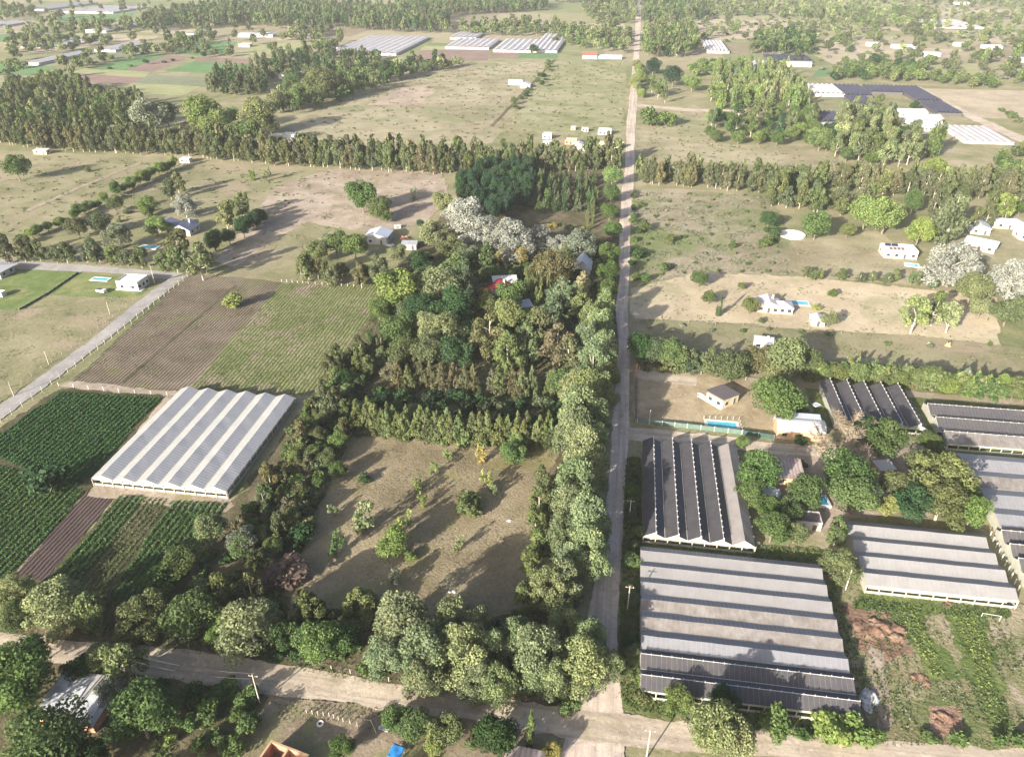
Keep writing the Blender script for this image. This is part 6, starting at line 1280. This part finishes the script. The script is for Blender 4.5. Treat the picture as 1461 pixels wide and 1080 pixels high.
for u in (-4.2, -1.4):
    p = MB(); p.slab([(u - 1.2, 1.2, 3.75), (u + 1.2, 1.2, 3.75), (u + 1.2, 2.9, 4.2), (u - 1.2, 2.9, 4.2)], .05); p.build('solar_panel', M['pv'], t)
for u in (-4.0, -2.4, -.8, .8):
    p = MB(); p.slab([(u - .5, -2.8, 3.6), (u + .5, -2.8, 3.6), (u + .5, -1.0, 4.0), (u - .5, -1.0, 4.0)], .05); p.build('skylight', M['tile_roof'], t)
pool('small blue pool in front of the solar-panel house', 1301, 379, 4.5, 3, -12)
house('silver-roofed shed, front one of the right-hand group', 1402, 345, 12, 8.5, 3, -32, 'gable_x', 'tin', 'grey_wall', 1.5, .5, (3, 1), cat='shed', name='shed')
house('pale blue-grey roofed shed behind the front silver one', 1397, 320, 8, 11, 3.2, -8, 'gable_y', 'tin_y', 'white_wall', 1.4, .5, (2, 1), cat='shed', name='shed')
house('white wide-roofed house behind the silver-roofed shed', 1433, 315, 16, 6, 3, -4, 'hip', 'white_tin', 'cream_wall', 1.2, .5, (4, 1))
house('white shed cut by the right picture edge', 1462, 330, 6, 8, 3, 0, 'gable_y', 'white_tin', 'white_wall', 1.2, .4, (2, 1), cat='shed', name='shed')
t = house('cream house with dark sloping roof in the fenced yard', 1032, 559, 7.0, 6.2, 2.9, 44, 'shed_x', 'dark_roof', 'cream_wall', .8, .35, (2, 2), z_at=3.4)
X, Y = G(1015, 574); mb = MB(); mb.box(-4.6, 4.6, -1.1, 1.1, .0, .3); o = mb.build('deck', M['concrete'], None, (X, Y, 0)); o.rotation_euler.z = math.radians(-47); tag(o, 'pale paved terrace along the dark-roofed house', 'terrace')
pool('blue pool inside a low timber frame in the fenced yard', 1030, 607, 8.0, 3.0, 0, 'pool', .85)
house('arched white-roofed barn with orange walls', 1141, 607, 12.5, 5.2, 3.2, 0, 'arch', 'white_tin', 'orange_wall', 1.5, .25, (3, 0), cat='barn', name='barn')
house('pale lean-to with flat tin roof behind the arched barn', 1148, 594, 8.5, 2.6, 4.2, 0, 'shed', 'tin', 'orange_wall', .15, .1, (0, 0), door=False, cat='shed', name='lean_to')
house('rusty purple-brown tin shed with striped roof below the barn', 1123, 669, 7.2, 7.6, 2.6, 0, 'shed', 'rust_tin', 'orange_wall', .7, .3, (2, 1), cat='shed', name='shed')
house('dark flat-roofed shed among the yard trees', 1152, 738, 6, 4, 2.2, 0, 'flat', 'dark_roof', 'grey_wall', win=(2, 0), cat='shed', name='shed')
house('pale hut with tin roof behind the trees right of the yard', 1262, 664, 4, 3.4, 2.2, 15, 'shed', 'white_tin', 'brick', .4, .3, (1, 0), cat='hut', name='hut')
# --- bottom
t = house('shack under patched grey sheets weighted with beams', 112, 996, 11, 8.6, 2.6, 0, 'shed', 'patch_roof', 'brick', .5, .5, (2, 1), cat='shack', name='shack')
b = MB(); b.tube([(.6, -4.6, 2.95), (1.1, -1, 3.15), (1.9, 4.6, 3.5)], [.16, .16, .16], 6); b.build('roof_beam', M['wood'], t)
b = MB()
for k, (x0, y0, x1, y1) in enumerate([(-4.8, -3.8, -1.6, .5), (-1.4, -4.2, .4, 2.2), (1.6, -2.4, 4.9, 1.8), (-5.6, 1.4, -3.2, 4.4)]):
    zf = lambda yy: 2.64 + .5 * (yy + 4.8) / 9.6 + .10 + .035 * k
    b.slab([(x0, y0, zf(y0)), (x1, y0 + .25, zf(y0)), (x1 - .1, y1, zf(y1)), (x0 + .2, y1 - .2, zf(y1))], .03)
b.build('loose_sheet', M['tarp_white'], t)
b = MB()
for k in range(5): b.box(3.0 + k * .02, 5.6, -5.6 + k * .5, -5.42 + k * .5, 2.3, 2.42)
b.build('bare_rafters', M['wood'], t)
# roofless brick house under construction
X, Y = G(400, 1088, 2.6)
t = thing('unfinished_house', 'roofless brick house under construction at the bottom edge', 'house', (X, Y, 0), math.radians(-12))
wb = MB(); th = .12
for x0, x1, y0, y1 in ((-3.4, 3.4, 2.4, 2.7), (-3.7, -3.4, -5, 2.7), (3.4, 3.7, -5, 2.7), (-.25, .05, -5, 2.396), (-3.4, -.254, -1.2, -.9)): wb.box(x0, x1, y0, y1, 0, 2.7)
wb.build('wall', M['brick'], t)
cb = MB()
for x0, x1, y0, y1 in ((-3.75, 3.75, 2.36, 2.74), (-3.74, -3.36, -5, 2.355), (3.36, 3.74, -5, 2.355), (-.29, .09, -5, 2.355)): cb.box(x0, x1, y0, y1, 2.704, 2.95)
cb.build('ring_beam', M['orange_wall'], t)
fb = MB(); fb.box(-3.38, 3.38, -5, 2.38, .05, .12); fb.build('floor', M['dirt_floor'], t)
house('brown and white striped tin roof cut by the bottom edge', 747, 1083, 6, 3.4, 2.4, -4, 'shed', 'rust_tin', 'white_wall', .3, .3, (1, 0), cat='shed', name='shed')
# ================================================================= small things
def at(px, py, z=0): X, Y = G(px, py); return (X, Y, z)
# bare dry tree
def bare_tree(px, py, h, w, label, seed):
    X, Y = G(px, py, h * .5); r = random.Random(seed); mb = MB(); tw = MB()
    mb.tube([(0, 0, 0), (.1, 0, h * .18), (.15, .1, h * .3)], [.28, .24, .2], 7)
    tips = []
    for i in range(11):
        a = i * 2.4 + r.uniform(-.3, .3); rr = w * r.uniform(.28, .5)
        p0 = (.15, .1, h * r.uniform(.18, .3)); p1 = (rr * .45 * math.cos(a), rr * .45 * math.sin(a), h * r.uniform(.45, .6)); p2 = (rr * math.cos(a), rr * math.sin(a), h * r.uniform(.6, 1.0))
        mb.tube([p0, p1, p2], [.13, .09, .04], 5); tips += [(p1, p2)]
    for p1, p2 in tips:
        for k in range(120):
            f = r.uniform(0, 1.05); b = [p1[j] + (p2[j] - p1[j]) * f for j in range(3)]
            d = [r.gauss(0, 1), r.gauss(0, 1), r.gauss(.35, .6)]; n = math.sqrt(sum(x * x for x in d)); L = r.uniform(.6, 2.0)
            tw.tube([b, [b[j] + d[j] / n * L * .6 for j in range(3)], [b[j] + d[j] / n * L + r.gauss(0, .12) for j in range(3)]], [.055, .045, .03], 3, cap=False)
    t = thing('bare_tree', label, 'tree', (X, Y, 0)); mb.build('trunk', M['bark_pale'], t); tw.build('twigs', M['twig'], t)
bare_tree(1190, 646, 9, 19, 'large leafless pale-brown tree in front of the arched barn', 3)
bare_tree(1212, 614, 8.0, 13, 'smaller leafless tree right of the arched barn', 5)

# utility poles
def utility_pole(px, py, h, label, arm=True, lean=0):
    X, Y = G(px, py); t = thing('utility_pole', label, 'utility pole', (X, Y, 0)); t.rotation_euler = (0, lean, 0)
    m = MB(); m.tube([(0, 0, 0), (0, 0, h)], [.15, .10], 7); m.build('post', M['pale_wood'], t)
    if arm:
        m = MB(); m.box(-.9, .9, .11, .21, h - .7, h - .58); m.build('crossarm', M['wood'], t)
        for u in (-.75, 0.0, .75):
            i = MB(); i.tube([(u, .16, h - .575), (u, .16, h - .38)], [.05, .04], 6); i.build('insulator', M['white_post'], t)
for px, py, h, l in [(371, 1003, 8, 'utility pole at the edge of the overgrown plot'), (199, 975, 8, 'utility pole beside the tall light-green tree'), (922, 1082, 8, 'utility pole on the dark verge near the bottom edge'), (221, 405, 8, 'utility pole right of the white cubic house'), (842, 390, 7, 'pole beside the steep tin gable house'), (895, 555, 7, 'pole at the fence corner of the yard'), (926, 606, 5, 'pole inside the fenced yard near the green fence'), (897, 745, 7, 'pole in the dark hedge beside the road, upper'), (895, 870, 7, 'pole in the dark hedge beside the road, lower'), (1206, 842, 6, 'pole at the foot of the tall olive tree'),
                     (20, 565, 5, 'thin pole alone in the lower part of the left pasture'), (70, 520, 5, 'thin pole in the middle of the left pasture'), (157, 448, 5, 'thin pole nearest the lawn in the left pasture')]:
    utility_pole(px, py, h, l, arm=h > 6)

def overhead_wire(label, a, b, h):
    A, B = G(*a), G(*b); m = MB()
    for off in (-.6, .6):
        pts = [(A[0] + (B[0] - A[0]) * k / 10 + off * .2, A[1] + (B[1] - A[1]) * k / 10 + off, h - 1.2 * (1 - (k / 5 - 1) ** 2)) for k in range(11)]
        m.tube(pts, [.02] * 11, 4)
    tag(m.build('overhead_wire', M['wire']), label, 'wire')
overhead_wire('pair of thin wires between the two poles beside the bottom lane', (199, 975), (371, 1003), 7.6)
# fences
def fence(name, label, pts, gap, ph, pm, rails=(), rail_m=None, panel=None, cat='fence', pw=.07, per=None):
    P = [np.array(G(*p)) for p in pts]; o0 = P[0]
    t = thing(name, label, cat, (o0[0], o0[1], 0)); pmb = MB(); pmb.box(-pw, pw, -pw, pw, 0, ph); pme = pmb.mesh('post', M[pm])
    rb, pb = MB(), MB(); n = 0
    for a, b in zip(P, P[1:]):
        L = np.linalg.norm(b - a); k = max(1, int(L / gap)); d = (b - a) / L; nn = np.array([-d[1], d[0]]) * .02
        for i in range(k + 1):
            if i == k and b is not P[-1]: continue
            q = a + (b - a) * i / k - o0
            if n < 100: link('post', pme, t, (q[0], q[1], 0)); n += 1
        A, B = a - o0, b - o0
        for z in rails: rb.tube([(A[0], A[1], z), (B[0], B[1], z)], [.016, .016], 4)
        if panel:
            z0, z1 = panel[1], panel[2]; s = nn * 2
            pb.poly([(A[0] - s[0], A[1] - s[1], z0), (B[0] - s[0], B[1] - s[1], z0), (B[0] - s[0], B[1] - s[1], z1), (A[0] - s[0], A[1] - s[1], z1)])
            pb.poly([(A[0] + s[0], A[1] + s[1], z0), (A[0] + s[0], A[1] + s[1], z1), (B[0] + s[0], B[1] + s[1], z1), (B[0] + s[0], B[1] + s[1], z0)])
            pb.poly([(A[0] - s[0], A[1] - s[1], z1), (B[0] - s[0], B[1] - s[1], z1), (B[0] + s[0], B[1] + s[1], z1), (A[0] + s[0], A[1] + s[1], z1)])
    if rails: rb.build('wire', M[rail_m or 'wire'], t)
    if panel: pb.build('panel', M[panel[0]], t)
    return t
fence('fence', 'wire fence with white posts along the paved lane', [(2, 603), (74, 549), (140, 499), (205, 448), (268, 396)], 3.6, 1.9, 'pale_wood', (.5, 1.0, 1.5, 1.8), pw=.06)
fence('fence', 'wire fence with dark posts on the pasture side of the paved lane', [(0, 570), (74, 517), (130, 477), (190, 430)], 4.5, 1.3, 'wood', (.4, .8, 1.2))
fence('fence', 'low dark hedge-like fence dividing the two lawns', [(28, 443), (70, 419), (112, 390)], 2.5, 1.0, 'wood', (), panel=('green_mesh', .05, .7))
fence('fence', 'wire fence with white posts between the crop rows and the ploughed field', [(84, 551), (170, 560), (262, 566)], 5, 1.4, 'white_post', (.5, 1.0, 1.3))
fence('fence', 'green mesh fence along the south side of the fenced yard', [(909, 604), (980, 611), (1058, 620)], 3, 1.7, 'white_post', (), panel=('green_mesh_pale', .05, 1.55))
fence('fence', 'dark green mesh fence between pool and arched barn', [(1059, 620), (1104, 627)], 3, 1.7, 'metal', (), panel=('green_mesh', .05, 1.55))
fence('fence', 'dark mesh fence on the road side of the fenced yard', [(907, 603), (907, 540)], 3, 1.5, 'metal', (), panel=('green_mesh', .05, 1.35))
fence('fence', 'thin wire fence along the north edge of the fenced yard', [(912, 527), (1000, 535), (1085, 546)], 4, 1.3, 'pale_wood', (.5, .9, 1.2))
fence('fence', 'long wire fence at the foot of the pink-mauve roofed lot', [(905, 457), (1060, 465), (1200, 476)], 9, 1.2, 'wood', (.5, 1.0))
fence('fence', 'timber frame fence round the blue pool', [(1004, 598), (1054, 600), (1058, 614)], 1.6, 1.2, 'pale_wood', (.5, 1.0))
fence('fence', 'stake fence with upright poles below the bottom lane', [(438, 1018), (470, 1022), (490, 1030), (510, 1036)], .95, 1.2, 'pale_wood', (.7,), pw=.06)
fence('fence', 'wire fence with posts along the upper side of the bottom lane', [(270, 925), (310, 930), (420, 944), (555, 972)], 3.4, 1.2, 'pale_wood', (.5, 1.0))
fence('fence', 'wire fence along the west side of the far road', [(893, 192), (899, 140), (903, 92)], 14, 1.5, 'wood', (.6, 1.2), pw=.12)
fence('fence', 'row of stakes along the field edge below the conifer row', [(402, 402), (440, 405), (470, 407), (505, 409)], 2.2, 1.1, 'pale_wood', (.8,), pw=.1)
fence('fence', 'low timber barrier between the dark greenhouses', [(1316, 582), (1352, 636)], 1.6, 1.4, 'white_post', (.5, 1.2), pw=.07)
fence('fence', 'zigzag timber braces along the wall of the far right greenhouse', [(1412, 765), (1452, 842)], 1.8, 1.5, 'white_post', (.4, 1.3), pw=.09)

# piles, stones, heaps
def heap(name, label, cat, px, py, r, h, mat, seed, n=5, stretch=1.0):
    """an irregular pile: several overlapping noisy mounds in one mesh"""
    X, Y = G(px, py); rr = np.random.default_rng(seed); N = 36
    u = np.linspace(-1, 1, N); gx, gy = np.meshgrid(u, u); z = np.full_like(gx, -.3)
    for _ in range(n):
        cx_, cy_ = rr.uniform(-.5, .5, 2); s = rr.uniform(.3, .55); hh = rr.uniform(.45, 1)
        z = np.maximum(z, hh * (1 - np.sqrt((gx - cx_) ** 2 + (gy - cy_) ** 2 + .004) / s))
    for k_ in (3, 6, 11): z = z + .22 / k_ * 2 * np.sin(gx * k_ * 1.7 + rr.uniform(0, 6)) * np.sin(gy * k_ * 1.5 + rr.uniform(0, 6))
    rim = np.clip((np.sqrt(gx ** 2 + gy ** 2) - .7) / .3, 0, 1)
    z = (z + rr.normal(0, .07, z.shape)) * (1 - rim) - .5 * rim
    z = z * h
    V = np.stack([gx * r + rr.normal(0, .02 * r, gx.shape), gy * r * stretch + rr.normal(0, .02 * r, gx.shape), z], -1).reshape(-1, 3)
    F = [(j * N + i, j * N + i + 1, (j + 1) * N + i + 1, (j + 1) * N + i) for j in range(N - 1) for i in range(N - 1)]
    me = np_mesh(name, V, F, [M[mat]]); o = link(name, me, None, (X, Y, .1)); return tag(o, label, cat)
heap('soil_heap', 'red-brown heap of dug earth in the weedy lot', 'soil heap', 1266, 898, 5.0, .9, 'soil_heap', 3, 7, .9)
heap('soil_heap', 'lower red-brown earth heap beside the large dug one', 'soil heap', 1232, 900, 4.5, .6, 'soil_heap', 4, 5)
heap('soil_heap', 'small grey-brown earth heap low in the weedy lot', 'soil heap', 1348, 1030, 2.8, .6, 'soil_heap', 5, 4)
heap('soil_heap', 'pale brown earth heap in the middle of the weedy lot', 'soil heap', 1314, 972, 2.4, .35, 'soil_heap', 9, 4)
heap('soil_heap', 'small earth heap right below the patched greenhouse', 'soil heap', 1347, 862, 2.0, .6, 'soil_heap', 6, 3)
heap('rubble_pile', 'white and grey rubble pile at the corner of the largest greenhouse', 'rubble', 1240, 1000, 2.4, .8, 'rubble', 7, 7, 1.6)
heap('branch_pile', 'reddish brushwood heap beside the bottom lane', 'brushwood', 742, 992, 2.6, 1.2, 'brush', 8, 6, .6)
heap('brick_pile', 'heap of red bricks in the yard below the tin gable shed', 'bricks', 543, 347, 3.4, 1.0, 'brick', 11, 8, .8)
heap('brick_pile', 'heap of red bricks and planks right of the tin gable shed', 'bricks', 577, 341, 3.2, 1.2, 'brick', 12, 7, .8)
heap('rubble_pile', 'pale rubble heap in front of the red brick heap', 'rubble', 556, 350, 2.6, .6, 'stone', 13, 6, .6)
heap('rubble_pile', 'pale debris by the terrace of the dark-roofed house', 'rubble', 1000, 563, 1.6, .3, 'stone', 14, 5)
for px, py, r_, l, sd in [(768, 677, 1.0, 'white stone slab at the upper right of the clearing', 21), (727, 744, 1.1, 'white stone slab in the sunlit right of the clearing', 22), (646, 845, 1.4, 'white stone slab in the shaded lower part of the clearing', 23)]:
    heap('stone', l, 'stone', px, py, r_, .3, 'stone', sd, 4, .6)
# round empty basin
X, Y = G(1130, 336); t = thing('round_basin', 'round pale concrete basin right of the scrubby field', 'basin', (X, Y, 0))
def ring(r0, r1, z0, z1, n=40):
    m = MB()
    for k in range(n):
        a, b = 2 * math.pi * k / n, 2 * math.pi * (k + 1) / n
        def q(r, an, z): return (r * math.cos(an), r * math.sin(an), z)
        m.poly([q(r1, a, z0), q(r1, b, z0), q(r1, b, z1), q(r1, a, z1)]); m.poly([q(r0, b, z0), q(r0, a, z0), q(r0, a, z1), q(r0, b, z1)]); m.poly([q(r0, a, z1), q(r1, a, z1), q(r1, b, z1), q(r0, b, z1)])
    return m
ring(5.4, 6.0, 0, .7).build('rim', M['concrete'], t)
m = MB(); m.poly([(5.4 * math.cos(2 * math.pi * k / 40), 5.4 * math.sin(2 * math.pi * k / 40), .22) for k in range(40)]); m.build('floor', M['stone'], t)
# tyre
X, Y = G(457, 1033); t = thing('tyre', 'pale old tyre lying in the shaded yard', 'tyre', (X, Y, 0))
ring(.32, .62, .05, .32, 24).build('tread', M['stone'], t); ring(.20, .318, .10, .24, 24).build('rim', M['rubber'], t)
# tarpaulins, tub, canopies
def cloth(name, label, cat, px, py, w, d, z, mat, rz, seed, posts=True, amp=.18):
    X, Y = G(px, py, z); rr = np.random.default_rng(seed); N = 12; u = np.linspace(-.5, .5, N); gx, gy = np.meshgrid(u, u)
    zz = z + amp * (np.cos(gx * 7 + rr.uniform(0, 3)) * np.cos(gy * 6 + rr.uniform(0, 3))) + rr.normal(0, amp * .18, gx.shape)
    V = np.stack([gx * w * (1 + .06 * np.cos(gy * 9)), gy * d, zz], -1).reshape(-1, 3); n = len(V); V = np.concatenate([V, V - [0, 0, .03]])
    F = [(j * N + i, j * N + i + 1, (j + 1) * N + i + 1, (j + 1) * N + i) for j in range(N - 1) for i in range(N - 1)]
    F2 = [tuple(n + q for q in f[::-1]) for f in F]
    E = [(i, i + 1) for i in range(N - 1)] + [(N * i + N - 1, N * i + 2 * N - 1) for i in range(N - 1)] + [(N * N - 1 - i, N * N - 2 - i) for i in range(N - 1)] + [(N * (N - 1 - i), N * (N - 2 - i)) for i in range(N - 1)]
    F3 = [(b, a, a + n, b + n) for a, b in E]
    t = thing(name, label, cat, (X, Y, 0), math.radians(rz))
    link('sheet', np_mesh('sheet', V, F + F2 + F3, [M[mat]]), t)
    if posts and z > .7:
        for sx in (-.42, .42):
            for sy in (-.42, .42): p = MB(); p.tube([(sx * w, sy * d, 0), (sx * w, sy * d, z - amp)], [.06, .06], 5); p.build('pole', M['wood'], t)
cloth('tarpaulin', 'white tarpaulin shelter left in the yard trees', 'tarpaulin', 1098, 700, 5.2, 3.6, 2.0, 'tarp_white', -14, 1)
cloth('tarpaulin', 'white torn canopy among the trees right of the yard', 'tarpaulin', 1256, 704, 3.6, 4.4, 2.0, 'tarp_white', 35, 2)
cloth('tarpaulin', 'bright blue tarpaulin over a small stall at the bottom edge', 'tarpaulin', 565, 1072, 2.2, 2.6, 1.3, 'tarp_blue', -12, 3, amp=.08)
cloth('tarpaulin', 'small turquoise sheet at the foot of the far settlement windbreak', 'tarpaulin', 791, 217, 7, 3, 1.6, 'tarp_teal', 0, 4)
cloth('tarpaulin', 'white plastic sheet beside the yard hedge under the dark greenhouse', 'tarpaulin', 1165, 577, 2.6, 2.0, .5, 'tarp_white', 30, 6, amp=.1)
cloth('tarpaulin', 'crumpled white sheet in the shaded earth yard', 'tarpaulin', 548, 1038, 2.0, 1.0, .3, 'tarp_white', -10, 8, amp=.1)
X, Y = G(1173, 717); t = thing('blue_tub', 'blue water tub with pale rim on the sandy path', 'tub', (X, Y, 0), math.radians(8))
m = MB(); m.box(-1.5, 1.5, -2.1, -1.6, .1, .75); m.box(-1.5, 1.5, 1.6, 2.1, .1, .75); m.box(-1.5, -1.05, -1.598, 1.598, .1, .747); m.box(1.05, 1.5, -1.598, 1.598, .1, .747); m.build('rim', M['tarp_white'], t)
m = MB(); m.box(-1.047, 1.047, -1.597, 1.597, .1, .62); m.build('water', M['tub_water'], t)
# goal-like pole frame, leaning post
X, Y = G(1412, 884); t = thing('pole_frame', 'thin white goal-like pole frame standing in the weedy lot', 'frame', (X, Y, 0), math.radians(-5))
for u in (-1.7, 1.7): m = MB(); m.tube([(u, 0, 0), (u, 0, 1.5)], [.06, .06], 5); m.build('post', M['white_post'], t)
m = MB(); m.tube([(-1.76, 0, 1.5), (1.76, 0, 1.5)], [.05, .05], 5); m.build('crossbar', M['white_post'], t)
X, Y = G(530, 1035); m = MB(); m.tube([(-1.6, .9, .1), (0, 0, 1.6), (1.2, -1.2, .1)], [.07, .07, .07], 5); tag(m.build('propped_pole', M['pale_wood'], None, (X, Y, 0)), 'bent pale pole propped on the ground in the shaded yard', 'pole')
# gate pillars at the yard drive
for k, (px, py) in enumerate([(908, 528), (907, 541)]):
    X, Y = G(px, py); m = MB(); m.box(-.35, .35, -.35, .35, 0, 2.0); m.box(-.45, .45, -.45, .45, 2.003, 2.15); tag(m.build('gate_pillar', M['brick'], None, (X, Y, 0)), ['brick gate pillar on the far side of the yard drive', 'brick gate pillar on the near side of the yard drive'][k], 'pillar')
# small pale trailer by the lawn, garden water tank
X, Y = G(146, 418); t = thing('trailer', 'small white trailer parked beside the lawn of the white cubic house', 'trailer', (X, Y, 0), math.radians(-8))
m = MB(); m.box(-1.9, 1.7, -.9, .9, .5, 1.5); m.build('body', M['white_wall'], t); m = MB(); m.box(-1.8, 0.1, -.8, .8, 1.503, 1.56); m.build('cover', M['frame_dark'], t)
for sx in (-1.0, .8):
    for sy in (-.93, .93): m = MB(); m.tube([(sx, sy - .09, .36), (sx, sy + .09, .36)], [.36, .36], 10); m.build('wheel', M['rubber'], t)
m = MB(); m.tube([(1.7, 0, .6), (2.7, 0, .55)], [.05, .05], 5); m.build('drawbar', M['metal'], t)
# horses / livestock are not visible; hay-like bundles on the olive strip
for k, (px, py) in enumerate([(1325, 492), (1352, 494)]):
    X, Y = G(px, py); heap('brush_stack', ['left of two small straw stacks on the shaded strip', 'right of two small straw stacks on the shaded strip'][k], 'straw stack', px, py, 1.4, 1.6, 'straw', 40 + k, 3)
